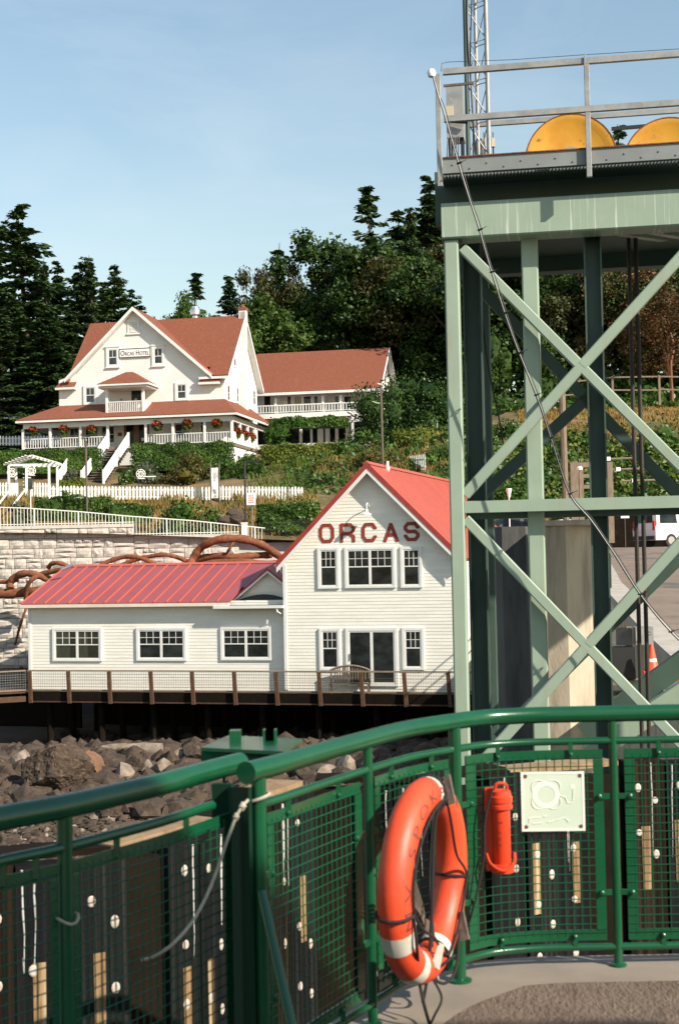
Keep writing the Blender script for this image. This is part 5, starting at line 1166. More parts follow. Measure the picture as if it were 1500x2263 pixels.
# rocks beside the parking sign
def rockmesh(seed, sub=2, ang=.5, m='rock'):
    bm = bmesh.new(); bmesh.ops.create_icosphere(bm, subdivisions=sub, radius=.5); r = random.Random(seed)
    cuts = [(Vector((r.gauss(0,1), r.gauss(0,1), r.gauss(0,1))).normalized(), r.uniform(.24, .42)) for _ in range(9)]
    for v in bm.verts:
        for n_, d_ in cuts:
            e = v.co.dot(n_)-d_
            if e > 0: v.co -= n_*e*.94
        v.co += v.co.normalized()*(.022*math.sin(v.co.x*19+seed)*math.sin(v.co.y*23)*math.sin(v.co.z*17+1)+r.gauss(0, .007))
    me = bpy.data.meshes.new('rock'); bm.to_mesh(me); bm.free(); me.materials.append(M[m]); return me
RK = [rockmesh(i, 4) for i in range(6)]; RKP = [rockmesh(10+i, 2, m='palerock') for i in range(4)]; RKR = [rockmesh(20, 3, m='redrock')]
def rock(label, box, Y, me, name='rock', rot=None, depth=.9, group=None, tilt=0):
    x0, y0, x1, y1 = box; a = p(x0, y1, Y); b_ = p(x1, y0, Y); o = link(name, me); tag(o, label, 'rock', group)
    w = b_.x-a.x; hh = b_.z-a.z; o.location = ((a.x+b_.x)/2, Y, (a.z+b_.z)/2-.04*hh); o.scale = (w*1.18, w*depth*1.1, hh*1.3); o.rotation_euler = (0, tilt, 0 if rot is None else rot); return o
rock('grey boulder above the other below the parking sign', (500, 1122, 536, 1144), 81, RK[0], group='garden boulders'); rock('larger grey boulder against the white end pillar', (508, 1138, 548, 1166), 79, RK[2], group='garden boulders'); rock('leftmost grey boulder behind the white railing end', (482, 1140, 514, 1162), 80, RK[4], group='garden boulders')

# two guests on the balcony
def person_seated(label, loc, top_m, hair_m, rz):
    t = thing('person', label, 'person', loc, rz); me = bpy.data.meshes.new('body')
    J = [(0,0,.50),(0,0,.70),(0,.01,.92),(0,.01,1.05),(0,-.03,1.16),(0,-.03,1.25),(.11,-.05,.5),(.12,-.5,.52),(.12,-.5,.06),(.12,-.66,.03),(-.11,-.05,.5),(-.12,-.5,.52),(-.12,-.5,.06),(-.12,-.66,.03),(.19,0,.98),(.26,-.05,.74),(.20,-.3,.68),(-.19,0,.98),(-.26,-.05,.74),(-.20,-.3,.68)]
    E = [(0,1),(1,2),(2,3),(3,4),(4,5),(0,6),(6,7),(7,8),(8,9),(0,10),(10,11),(11,12),(12,13),(2,14),(14,15),(15,16),(2,17),(17,18),(18,19)]
    RD = [.15,.14,.15,.06,.09,.09,.10,.075,.055,.05,.10,.075,.055,.05,.07,.05,.04,.07,.05,.04]
    me.from_pydata(J, E, []); o = link('body', me, t); md = o.modifiers.new('skin', 'SKIN')
    for v, r in zip(me.skin_vertices[0].data if me.skin_vertices else [], RD): v.radius = (r, r)
    if not me.skin_vertices:
        bm = bmesh.new(); bm.from_mesh(me); ly = bm.verts.layers.skin.verify(); bm.verts.ensure_lookup_table()
        for v, r in zip(bm.verts, RD): v[ly].radius = (r, r)
        bm.verts[0][ly].use_root = True; bm.to_mesh(me); bm.free()
    o.modifiers.new('sub', 'SUBSURF').levels = 1; o.modifiers['sub'].render_levels = 1; me.materials.append(M[top_m])
    MB().lathe([(.03,1.02),(.06,1.06),(.10,1.13),(.115,1.2),(.10,1.28),(.05,1.33),(.01,1.34)], 12, (0, -.035, 0)).build('face', M['skin'], t, True)
    MB().lathe([(.10,1.16),(.128,1.22),(.12,1.29),(.07,1.35),(.01,1.37)], 12, (0, .005, 0)).build('hair', M[hair_m], t, True)
    ch = MB().box((-.24, -.25, .36), (.24, .2, .41)).box((-.24, .2, .36), (.24, .24, .8)); ch.build('chair_seat', M['white'], t) if False else None
    return t
FHz = bp.z-.02
for lab, px, tm, hm in (('dark-haired person seated behind the balcony railing', 268, 'cloth1', 'hair'), ('fair-haired person seated by the balcony door', 300, 'cloth2', 'hair2')):
    u = FH.p(px, 890, .95).x; loc = FH.w((u, 1.05, FHz-.02))
    person_seated(lab, loc, tm, hm, -FH.t+(.5 if px < 280 else -.5))
    c = thing('balcony_chair', 'white chair under the '+lab.split(' seated')[0]+' on the balcony', 'chair', loc, -FH.t)
    MB().box((-.24, -.25, .34), (.24, .2, .39)).build('seat', M['white'], c); MB().box((-.24, .2, .34), (.24, .24, .85)).build('backrest', M['white'], c)
    for x in (-.2, .2):
        for y in (-.2, .18): MB().box((x-.025, y-.025, .02), (x+.025, y+.025, .34)).build('leg', M['white'], c)

# carport and parked car left of the hotel
cp = thing('carport', 'dark open carport with blue-grey metal roof left of the hotel', 'carport', p(10, 985, 140)); q = p(-60, 918, 140)-cp.location; w = p(72, 918, 140)-cp.location
MB().slab([(q.x, -2.5, q.z-.5), (w.x, -2.5, q.z-.5), (w.x, 2.5, q.z+.35), (q.x, 2.5, q.z+.35)], (0, 0, -.12)).build('roof', M['slate'], cp)
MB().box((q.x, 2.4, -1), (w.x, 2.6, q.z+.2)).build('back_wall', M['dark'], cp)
for x in (q.x+.2, 0, w.x-.3): MB().box((x-.08, -2.3, -1), (x+.08, -2.14, q.z-.55)).build('post', M['black'], cp)
def car(name, label, loc, rz, paint, L=4.5, W=1.8, Hh=1.5, van=False):
    t = thing(name, label, 'van' if van else 'car', loc, rz); hl = L/2
    prof = ([(-hl,.35),(-hl,1.0),(-hl+.08,Hh*.52),(-hl+.12,Hh*.93),(-hl+.3,Hh),(hl-1.6,Hh),(hl-1.25,Hh*.97),(hl-.75,Hh*.56),(hl-.1,Hh*.47),(hl,Hh*.38),(hl,.35)] if van else
            [(-hl,.4),(-hl+.02,.8),(-hl+.25,.95),(-hl+.8,.98),(-hl+1.25,Hh-.08),(-hl+1.6,Hh),(hl-1.9,Hh),(hl-1.6,Hh-.06),(hl-1.15,.98),(hl-.2,.82),(hl,.65),(hl,.4)])
    b = MB(); n = len(prof); tz = max(z for _, z in prof); sec = []
    for (s, k) in ((-1, .96), (-1, 1), (1, 1), (1, .96)):
        pass
    def yw(z): return W/2*(1-.16*max(0, (z-Hh*.5)/(Hh*.5)))
    V = [(x, -yw(z), z) for x, z in prof]+[(x, yw(z), z) for x, z in prof]
    b.add(V, [tuple(range(n)), tuple(range(n, 2*n))[::-1]]+[(i, n+i, n+(i+1)%n, (i+1)%n) for i in range(n)])
    body = b.build('body', M[paint], t); bv = body.modifiers.new('bevel', 'BEVEL'); bv.width = .05; bv.segments = 2; bv.limit_method = 'ANGLE'
    zb, zt_ = (Hh*.56, Hh*.88) if van else (.98, Hh-.1)
    spans = [(-hl+.28, -hl+1.35), (-hl+1.5, -hl+2.7), (-hl+2.85, hl-1.45)] if van else [(-hl+1.2, -hl+2.1), (-hl+2.2, hl-1.75)]
    for s in (-1, 1):
        for a, c in spans:
            inset = .12
            MB().slab([(a, s*(yw(zb)+.004), zb), (c, s*(yw(zb)+.004), zb), (c-inset*.4, s*(yw(zt_)+.004), zt_), (a+inset*.6, s*(yw(zt_)+.004), zt_)], (0, s*.006, 0)).build('side_window', M['glass'], t)
        for x in (-hl+.95, hl-.9):
            wh = MB().lathe([(.1,-.1),(.33,-.1),(.35,-.06),(.35,.06),(.33,.1),(.1,.1)], 18, (x, s*(W/2-.1), .34), (0,1,0)).build('wheel', M['tyre'], t); MB().lathe([(.2,-.01),(.2,.01)], 14, (x, s*(W/2+.005), .34), (0,1,0)).build('rim', M['steel'], wh)
        MB().box((-hl-.012, s*(W/2-.16)-.07, Hh*.40 if van else .72), (-hl+.05, s*(W/2-.16)+.09, Hh*.62 if van else .88)).build('tail_light', M['tail'], t)
        MB().box((hl-.05, s*(W/2-.3)-.14, .62), (hl+.012, s*(W/2-.3)+.14, .76)).build('headlight', M['sign'], t)
    if van: MB().slab([(-hl+.075, -.62, Hh*.58), (-hl+.075, .62, Hh*.58), (-hl+.115, .58, Hh*.88), (-hl+.115, -.58, Hh*.88)], (-.012, 0, 0)).build('rear_window', M['glass'], t)
    MB().box((-hl-.06, -W/2+.08, .38), (-hl+.02, W/2-.08, .58)).build('bumper', M['black'], t)
    return t
car('parked_car', 'blue car parked behind the left porch bays of the hotel', p(76, 992, 136.5), .1, 'blue')

# ------------------------------------------------------------------ rocky shore under the boardwalk
def beach_y(px, py):               # where the line of sight meets the foreshore
    Y = 50
    for _ in range(12):
        q = at_y(px, py, Y); z = bz(q.x, Y); Y += (q.z-z)*-0 + (0 if abs(q.z-z) < .01 else (q.z-z)*3.2); Y = min(max(Y, 24), 66)
    return Y
def srock(label, box, me, **k): return rock(label, box, beach_y((box[0]+box[2])/2, box[3]-3), me, **k)
SG = 'broken rocks along the shore'
BIG = rockmesh(41, 5, m='bigrock'); srock('huge dark brown slab boulder at the left of the shore', (52, 1648, 198, 1764), BIG, rot=.5, group=SG, tilt=.3)
srock('reddish boulder leaning against the huge dark slab', (172, 1660, 240, 1728), RKR[0], rot=.3, group=SG)
srock('pale flat boulder standing on edge left of the huge slab', (28, 1660, 82, 1712), RKP[0], group=SG, tilt=-.5)
def log(label, box, Y=None):
    x0, y0, x1, y1 = box; Y = Y or beach_y((x0+x1)/2, y1); a = p(x0, (y0+y1)/2, Y); b_ = p(x1, (y0+y1)/2, Y); r = (p(x0, y0, Y)-p(x0, y1, Y)).z/2
    o = MB().tube([(0, 0, 0), ((b_.x-a.x)*.5, .06, .02), (b_.x-a.x, 0, 0)], [r*1.0, r*1.02, r*.96], 10).build('driftwood_log', M['palerock'], None, True); o.location = a; return tag(o, label, 'driftwood')
log('pale cut driftwood log lying level on the rocks', (283, 1643, 358, 1676)); 
o = log('pale tapered driftwood log beside the cut log', (214, 1650, 280, 1672)); o.rotation_euler = (0, -.12, 0)
log('pale driftwood log behind the green steel plate', (470, 1640, 545, 1664))
rr_ = random.Random(5)
k = 0
SPOTS = [(270,1672,320,1712),(305,1680,350,1718),(330,1676,385,1720),(370,1655,420,1690),(400,1645,455,1690),(360,1690,415,1745),(250,1690,300,1735),(450,1690,500,1740),(480,1660,520,1705),(300,1725,350,1760),(500,1700,545,1745),(400,1725,440,1770),(-10,1690,40,1730),(-20,1720,25,1750),(590,1690,640,1740),(640,1680,690,1735),(690,1690,745,1730),(740,1670,790,1720),(560,1650,610,1690),(700,1650,760,1690),(620,1655,680,1685),(180,1735,225,1765),(220,1740,270,1775),(450,1745,500,1785),(520,1750,565,1790)]
names = ['between the cut log and the gate rail','under the cut log','below the pale logs','right of the pale logs','near the green plate','half hidden by the gate rail','below the tapered log']
ORD = ['first','second','third','fourth','fifth','sixth','seventh','eighth','ninth','tenth','eleventh','twelfth','thirteenth','fourteenth','fifteenth','sixteenth','seventeenth','eighteenth','nineteenth','twentieth','twenty-first','twenty-second','twenty-third','twenty-fourth','twenty-fifth']
order = sorted(range(len(SPOTS)), key=lambda i: SPOTS[i][0])
def rlab(i): return 'angular brown shore rock, %s from the left, %s' % (ORD[order.index(i)], 'up under the boardwalk edge' if SPOTS[i][3] < 1700 else 'down on the pebbles' if SPOTS[i][3] > 1735 else 'mid-slope')
for i, b_ in enumerate(SPOTS):
    me = rr_.choice(RK+RKP[:2]); u = (b_[0]+b_[2])//2; v = b_[3]
    o = srock(rlab(i), tuple(c+rr_.uniform(-4, 4) for c in b_), me, rot=rr_.uniform(0, 6), group='angular shore rocks', tilt=rr_.uniform(-.4, .4))
# pebbles and small rocks: too many to count
def pebbles(name, n, boxpx, seed, s0, s1, m):
    g = np.random.default_rng(seed); t = (1+5**.5)/2
    ico = np.array([(-1,t,0),(1,t,0),(-1,-t,0),(1,-t,0),(0,-1,t),(0,1,t),(0,-1,-t),(0,1,-t),(t,0,-1),(t,0,1),(-t,0,-1),(-t,0,1)])/1.9
    F = np.array([(0,11,5),(0,5,1),(0,1,7),(0,7,10),(0,10,11),(1,5,9),(5,11,4),(11,10,2),(10,7,6),(7,1,8),(3,9,4),(3,4,2),(3,2,6),(3,6,8),(3,8,9),(4,9,5),(2,4,11),(6,2,10),(8,6,7),(9,8,1)])
    V = []; Fs = []
    for i in range(n):
        px = g.uniform(boxpx[0], boxpx[2]); py = g.uniform(boxpx[1], boxpx[3]); d = ray(px, py); Y = 24
        zz = -7.6 if py < 1760 else -8.1
        q = at_z(px, py, EYE.z+zz)
        if q.y > 66: continue
        s = s0+(s1-s0)*g.random()**2.5; c = np.array([q.x, q.y, bz(q.x, q.y)+s*.25])
        V.append(ico*(1+g.normal(size=(12, 1))*.16)*s*g.uniform(.6, 1.3, 3)*[1, 1, .75]+c); Fs.append(F+12*len(Fs))
    V = np.concatenate(V); Fs = np.concatenate(Fs); me = bpy.data.meshes.new(name); me.from_pydata(V.tolist(), [], Fs.tolist()); me.materials.append(M[m]); return link(name, me, None, True)
pebbles('shore_pebbles', 700, (-300, 1668, 1060, 1800), 1, .06, .34, 'palerock'); pebbles('shore_pebbles', 4200, (-400, 1662, 1120, 1810), 2, .10, .6, 'rock')
pebbles('shore_gravel', 8500, (-400, 1770, 1000, 2060), 3, .04, .22, 'rock'); pebbles('shore_gravel', 2800, (-400, 1770, 1000, 2060), 4, .03, .16, 'palerock')
pebbles('shore_gravel', 500, (100, 1615, 1000, 1660), 5, .1, .5, 'rock')

# ------------------------------------------------------------------ green steel lift tower of the ferry ramp
FT = Frame(at_y(1012, 1100, 19), 9.5)
tw = fthing(FT, 'steel_tower', 'pale green steel lift tower with crossed braces and a railed platform on top', 'tower')
T = FT.p
zw = -FT.O.z+.0                     # water level in the tower's own heights
G = 'towerg'
def member(name, a, b_, w, d_, v, m=G, c=.018, va=None):
    p0 = T(a[0], a[1], v); p1 = T(b_[0], b_[1], v)
    return MB().beam(p0, p1, w, d_, up=(0, 1, 0), c=c).build(name, M[m], tw)
def ext(a, b_, t): return (a[0]+(b_[0]-a[0])*t, a[1]+(b_[1]-a[1])*t)
pl0 = T(997, 545, 0); cx = T(1010, 1100, 0).x; wcol = .192
def vcol(u, z1, w, d_, v, m=G, c=.02, name='column'): return MB().beam((u, v, zw-1), (u, v, z1), w, d_, up=(0, 1, 0), c=c).build(name, M[m], tw)
zbm0 = T(976, 533, 0).z; zbm1 = T(976, 455, 0).z
zb_ = T(1012, 533, 0).z
uR_ = T(1283, 811, 0).x*2-cx
vcol(cx, zb_+.02, wcol, .2, 0)
vcol(uR_, zb_+.02, wcol, .2, 0)
uR2 = 2*uR_-cx; uPE = uR2+2.6
# braces: one bar runs through, the other is in two halves set 3 mm proud
def xbrace(a0, a1, b0, b1, w, v, m=G, m2=None):
    A0, A1, B0, B1 = T(*a0, v), T(*a1, v), T(*b0, v), T(*b1, v)
    MB().beam(A0, A1, w, w, up=(0, 1, 0), c=.014).build('cross_brace', M[m], tw)
    for B_ in (B0, B1):
        # intersection
        d1 = A1-A0; d2 = B1-B0; den = d1.x*d2.z-d1.z*d2.x; t = ((B0.x-A0.x)*d1.z-(B0.z-A0.z)*d1.x)/den*-1 if False else ((A0.x-B0.x)*d1.z-(A0.z-B0.z)*d1.x)/(d2.x*d1.z-d2.z*d1.x)
        X = B0+d2*t; MB().beam(B_, X+(B_-X).normalized()*.02, w+.004, w+.006, up=(0, 1, 0), c=.014).build('cross_brace', M[m], tw)
xbrace((1022, 549), ext((1022, 549), (1284, 812), 2.02), (1027, 1094), ext((1027, 1094), (1283, 811), 1.98), .137, 0)
xbrace((1028, 1147), ext((1028, 1147), (1296, 1427), 1.98), (1050, 1700), ext((1112, 1631), (1296, 1427), 2.35), .137, 0)
pa = T(1028, 1121, 0); MB().box((cx+wcol/2+.002, -.085, pa.z-.078), (uR_-wcol/2-.002, .085, pa.z+.078)).build('strut', M[G], tw)
xbrace((1022+546, 549+17*0-12), (1022+546+530, 549+520), (1027+546, 1080), (1500+560, 545), .137, 0)
MB().box((uR_+wcol/2+.002, -.085, pa.z-.078), (uR2, .085, pa.z+.078)).build('strut', M[G], tw)
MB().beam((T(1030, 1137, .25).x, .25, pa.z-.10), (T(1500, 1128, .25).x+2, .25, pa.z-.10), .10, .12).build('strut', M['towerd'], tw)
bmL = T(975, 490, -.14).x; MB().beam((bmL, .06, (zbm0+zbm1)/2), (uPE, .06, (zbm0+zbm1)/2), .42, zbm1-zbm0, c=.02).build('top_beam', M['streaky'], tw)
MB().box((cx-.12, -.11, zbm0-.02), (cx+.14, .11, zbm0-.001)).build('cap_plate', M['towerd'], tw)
# rear frame
VB_ = .26
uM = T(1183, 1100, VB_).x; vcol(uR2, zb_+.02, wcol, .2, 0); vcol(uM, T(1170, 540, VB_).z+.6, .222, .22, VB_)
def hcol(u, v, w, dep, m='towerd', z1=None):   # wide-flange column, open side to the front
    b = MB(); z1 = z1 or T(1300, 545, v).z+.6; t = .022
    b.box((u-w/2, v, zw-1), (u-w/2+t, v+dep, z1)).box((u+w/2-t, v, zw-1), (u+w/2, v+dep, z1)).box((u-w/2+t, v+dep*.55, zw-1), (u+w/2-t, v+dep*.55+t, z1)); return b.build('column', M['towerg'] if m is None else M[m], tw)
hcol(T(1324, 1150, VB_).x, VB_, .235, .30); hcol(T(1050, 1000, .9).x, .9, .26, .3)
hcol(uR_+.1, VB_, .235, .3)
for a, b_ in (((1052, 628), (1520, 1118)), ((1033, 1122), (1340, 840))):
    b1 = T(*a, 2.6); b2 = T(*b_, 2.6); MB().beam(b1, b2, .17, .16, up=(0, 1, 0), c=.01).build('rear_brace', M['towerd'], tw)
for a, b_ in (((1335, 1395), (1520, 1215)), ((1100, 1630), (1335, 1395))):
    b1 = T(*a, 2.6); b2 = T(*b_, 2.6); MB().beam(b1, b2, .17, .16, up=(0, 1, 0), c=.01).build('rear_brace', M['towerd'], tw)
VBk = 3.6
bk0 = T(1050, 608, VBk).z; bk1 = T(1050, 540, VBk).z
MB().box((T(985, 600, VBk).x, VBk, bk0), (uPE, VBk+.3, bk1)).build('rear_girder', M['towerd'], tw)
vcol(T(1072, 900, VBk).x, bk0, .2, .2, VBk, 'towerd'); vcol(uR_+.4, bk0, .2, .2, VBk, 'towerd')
for u in (T(1360, 600, 3).x, T(1420, 600, 3).x, T(1480, 600, 3).x, T(1540, 600, 3).x): MB().beam((u, .3, zbm0+.1), (u+.9, VBk, bk1-.06), .14, .18).build('deck_beam', M['towerg'], tw)
VW = -.40
zdk = T(1000, 385, VW+.05).z           # underside of the walkway
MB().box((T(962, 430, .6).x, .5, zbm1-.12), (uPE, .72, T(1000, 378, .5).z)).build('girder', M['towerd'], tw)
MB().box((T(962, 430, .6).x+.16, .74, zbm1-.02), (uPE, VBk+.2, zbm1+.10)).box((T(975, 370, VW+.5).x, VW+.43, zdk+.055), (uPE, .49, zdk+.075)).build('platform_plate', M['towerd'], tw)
g0 = T(975, 370, VW).x
b = MB(); u = g0
while u < T(1500, 370, VW).x+.4: b.box((u, VW+.02, zdk+.02), (u+.012, VW+.42, zdk+.05)); u += .045
for v in (VW+.14, VW+.28): b.box((g0, v, zdk+.02), (T(1500, 370, VW).x+.4, v+.012, zdk+.048))
b.build('grating', M['channel'], tw, stuff=True)
b = MB(); u = cx
while u < uR_-.5: b.box((u, 1.0, bk1+.02), (u+.012, VBk-.02, bk1+.05)); u += .045
b.build('grating', M['towerd'], tw, stuff=True)
ux1 = T(1500, 350, VW).x+1.6
zc0 = T(976, 385, VW).z; zc1 = T(976, 352, VW).z
MB().box((T(976, 370, VW).x, VW-.03, zc0), (ux1, VW+.01, zc1)).build('toe_channel', M['channel'], tw); MB().box((T(976, 370, VW).x, VW-.05, zc1+.001), (ux1, VW+.05, zc1+.015)).build('channel_flange', M['rust'], tw)
VRl = VW-.07
zpt = T(968, 165, VRl).z; zpb = T(972, 412, VRl).z
for px in (970, 1299, 1640): u = T(px, 300, VRl).x; MB().beam((u, VRl, zpb), (u, VRl, zpt), .068, .068, up=(0, 1, 0), c=.006).build('rail_post', M['galv'], tw)
zt1 = T(985, 159, VRl).z; zm1 = T(985, 264, VRl).z
u0_ = T(978, 159, VRl).x
MB().beam((u0_, VRl-.002, zt1), (ux1, VRl-.002, zt1), .07, .075).build('top_rail', M['galv'], tw); MB().beam((u0_, VRl-.005, zm1), (ux1, VRl-.005, zm1), .07, .075).build('mid_rail', M['galv'], tw)
zm2 = T(1100, 272, 1.9).z
MB().beam((T(1038, 275, 1.9).x, 1.9, zm2), (ux1, 1.9, zm2), .06, .07).build('rear_rail', M['galv'], tw)
MB().beam((T(1350, 285, 3.2).x, 3.2, T(1350, 285, 3.2).z), (ux1+1, 3.2, T(1350, 285, 3.2).z+.05), .05, .05).build('rear_rail', M['black'], tw)
MB().beam((u0_, VRl+.04, zt1-.17), (u0_+.4, VRl+.05, zt1-.16), .03, .03).build('lamp_bracket', M['pole'], tw)
for k in range(26): pass
bl = MB()
for k in range(14): q = T(1000+k*38, 372, VW-.035); bl.lathe([(.012,0),(.012,.012)], 6, (q.x, VW-.03, zc0+(.05 if k % 2 else .11)), (0,-1,0))
bl.build('bolt', M['channel'], tw, stuff=True)
# wire strung above the rail
wp = [(974, 158), (976, 140), (990, 137), (1130, 132), (1289, 121), (1500, 108), (1580, 106)]
MB().tube([T(a, b_, VRl) for a, b_ in wp], .004, 4).build('bird_wire', M['cableg'], tw); MB().tube([T(1291, 148, VRl-.05), T(1291, 118, VRl-.05)], .012, 5).build('wire_pin', M['galv'], tw)
# yellow rope wheels
def wheel(px, py, R_, v):
    c = T(px, py, v); b = MB().lathe([(R_*.14,-.05),(R_*.80,-.05),(R_*.86,-.07),(R_*.97,-.075),(R_,-.055),(R_*.93,-.02),(R_*.93,.02),(R_,.055),(R_*.97,.075),(R_*.86,.07),(R_*.80,.05),(R_*.14,.05)], 56, c, (0, 1, 0))
    o = b.build('rope_wheel', M['yellow'], tw, True)
    MB().lathe([(R_*.05,-.12),(R_*.24,-.12),(R_*.24,-.052)], 24, c, (0, 1, 0)).build('hub', M['towerg'], o); MB().lathe([(R_*.0,-.16),(R_*.11,-.16),(R_*.11,-.121)], 16, c, (0,1,0)).build('axle', M['rust'], o)
    MB().tube([(c.x+R_*.985*math.cos(t), v-.07, c.z+R_*.985*math.sin(t)) for t in np.linspace(0, 2*math.pi, 49)[:-1]], .012, 5, closed=True).build('worn_rim', M['rust'], o)
    MB().box((c.x-.3, v-.11, zc0), (c.x+.3, v-.078, c.z-.12)).build('bearing_stand', M['towerg'], tw); return c
wheel(1261, 353, .63, .85); wheel(1478, 362, .63, .85)
# hoist ropes hanging inside the tower
for (a, b_) in (((1366, 535), (1416, 1580)), ((1388, 535), (1432, 1580))):
    hr = thing('hoist_rope', 'dark wire hoist rope hanging inside the green tower, %s of the pair' % ('left' if a[0] < 1380 else 'right'), 'wire rope', FT.w(T(*b_, 1.3)), 0, 'hoist ropes of the tower')
    MB().tube([(0, 0, -5), FT.w(Vector((T(*b_, 1.3).x, 1.3, zbm1)))-FT.w(T(*b_, 1.3))], .03, 8).build('rope', M['rope'], hr)
# cables down the front
CP = [(955,163),(966,205),(982,255),(1012,360),(1035,435),(1058,507),(1085,600),(1131,740),(1183,872),(1215,965),(1257,1090),(1305,1150),(1350,1215),(1412,1312),(1480,1395),(1560,1470)]
cb = thing('cable_bundle', 'black cable and grey wire tied together, slanting across the tower front', 'cable', FT.w(T(*CP[0], -.62))); O = cb.location
cpts = catmull([FT.w(T(x, y, -.62))-O for x, y in CP], 6)
MB().tube(cpts, .012, 7).build('cable', M['cableb'], cb, True)
MB().tube([q+Vector((.022+.006*math.sin(i*.7), -.008, .010)) for i, q in enumerate(cpts)][8:], .006, 6).build('wire', M['cableg'], cb, True)
for x, y in ((1012,360),(1058,507),(1085,600),(1116,690),(1148,778),(1183,872),(1217,966),(1257,1090),(1412,1312),(1480,1395)):
    q = FT.w(T(x, y, -.62))-O; c2 = [q+Vector((.015+.034*math.cos(a), .0+.034*math.sin(a), .012*math.cos(a))) for a in np.linspace(0, 6.283, 10)]
    MB().tube(c2, .008, 5).tube([q+Vector((.03, -.03, 0)), q+Vector((.10, -.04, .03))], .004, 4).build('cable_tie', M['black'], cb)
q = FT.w(T(953, 162, -.6))-O; MB().lathe([(.01,-.06),(.045,-.045),(.06,0),(.045,.045),(.01,.06)], 12, q).build('floodlight', M['sign'], cb, True)
c2 = thing('thin_cable', 'thin dark slack cable hanging behind the tower left column', 'cable', FT.w(T(1064, 655, 1.2))); O2 = c2.location
MB().tube(catmull([FT.w(T(x, y, 1.2))-O2 for x, y in ((1060,560),(1064,660),(1070,750),(1084,840),(1105,940),(1116,1020))], 5), .011, 5).build('cable', M['cableb'], c2, True)
# lattice mast and boxes on the platform
ms_ = thing('lattice_mast', 'tall slim lattice radio mast standing on the tower platform', 'mast', FT.w(Vector((T(1054, 345, 1.2).x, 1.2, T(1054, 345, 1.2).z))), -FT.t)
lft = T(1031, 200, 1.2).x-T(1054, 345, 1.2).x; rgt = T(1077, 200, 1.2).x-T(1054, 345, 1.2).x; zh = 5.5
legs = [((lft, 0), 'towerd', .033), ((rgt, 0), 'galv', .033), ((0, .28), 'galv', .028)]
for (x, y), m, r in legs: MB().tube([(x, y, -.35), (x, y, zh)], r, 10).build('leg', M[m], ms_, True)
z = 0; k = 0
while z < zh-.5:
    for i, j in ((0, 1), (1, 2), (2, 0)):
        a, c = legs[i][0], legs[j][0]; MB().tube([(a[0], a[1], z+.48), (c[0], c[1], z)], .009, 5).build('lattice_rod', M['galv'], ms_); MB().tube([(a[0], a[1], z+.5), (c[0], c[1], z+.56)], .008, 5).build('lattice_rod', M['galv'], ms_)
    z += .56; k += 1
MB().tube(catmull([(lft+.06+.025*math.sin(i*1.3), -.03, -.3+i*.6) for i in range(11)], 4), .016, 6).tube(catmull([(lft+.09+.03*math.sin(i*1.1+2), -.04, -.3+i*.6) for i in range(9)], 4), .009, 5).build('coax_cable', M['cableb'], ms_, True)
q0 = T(987, 305, .6); q1 = T(1021, 187, .6)
eb = thing('equipment_box', 'grey weathered equipment cabinet at the left end of the tower platform', 'cabinet', FT.w(Vector((q0.x, .6, zdk+.1))), -FT.t); hz = -(zdk+.1)
MB().box((0, 0, q0.z+hz), (q1.x-q0.x, .35, q1.z+hz)).build('cabinet', M['galv'], eb)
for x in (.01, q1.x-q0.x-.05): MB().box((x, .1, 0), (x+.04, .3, q0.z+hz)).build('leg', M['black'], eb)
b = MB()
for k in range(6): b.tube(catmull([(.02+.03*k, -.04, q0.z+hz), (.0+.035*k+.02*math.sin(k), -.06, (q0.z+hz)*.5), (.01+.03*k, -.03, .0)], 4), .008, 5)
b.build('conduit', M['cableb'], eb)
jb = T(990, 235, .3); MB().box((.0, -.09, jb.z+hz-.08), (.10, -.01, jb.z+hz+.07)).build('junction_box', M['beige'], eb); MB().tube([(-.02, -.05, jb.z+hz-.12), (.3, -.08, jb.z+hz-.17)], .025, 8).build('elbow_hose', M['cableb'], eb)
for lab, px0, px1, py0, py1, m in (('dark round tank behind the lattice mast foot', 1050, 1072, 308, 345, 'black'),):
    a = T(px0, py1, 1.9); c = T(px1, py0, 1.9); t = thing('round_tank', lab, 'tank', FT.w(Vector(((a.x+c.x)/2, 1.9, a.z-.15))), 0); r = (c.x-a.x)/2; MB().lathe([(r,0),(r,c.z-a.z+.1),(r*.9,c.z-a.z+.15)], 14).build('tank', M[m], t)
for lab, px in (('small beige aerial box left of the lattice mast right leg', 1069), ('small beige aerial box right of the lattice mast', 1089)):
    a = T(px, 322, 1.9); t = thing('aerial_box', lab, 'antenna', FT.w(Vector((a.x, 1.9, a.z-.3))), 0, 'small aerial boxes on the tower platform'); MB().tube([(0, 0, -.1), (0, 0, .3)], .012, 5).build('stem', M['black'], t); MB().box((-.025, -.03, .28), (.025, .03, .41)).build('case', M['beige'], t); MB().tube([(0, 0, .41), (0, 0, .5)], .008, 5).build('aerial', M['black'], t)

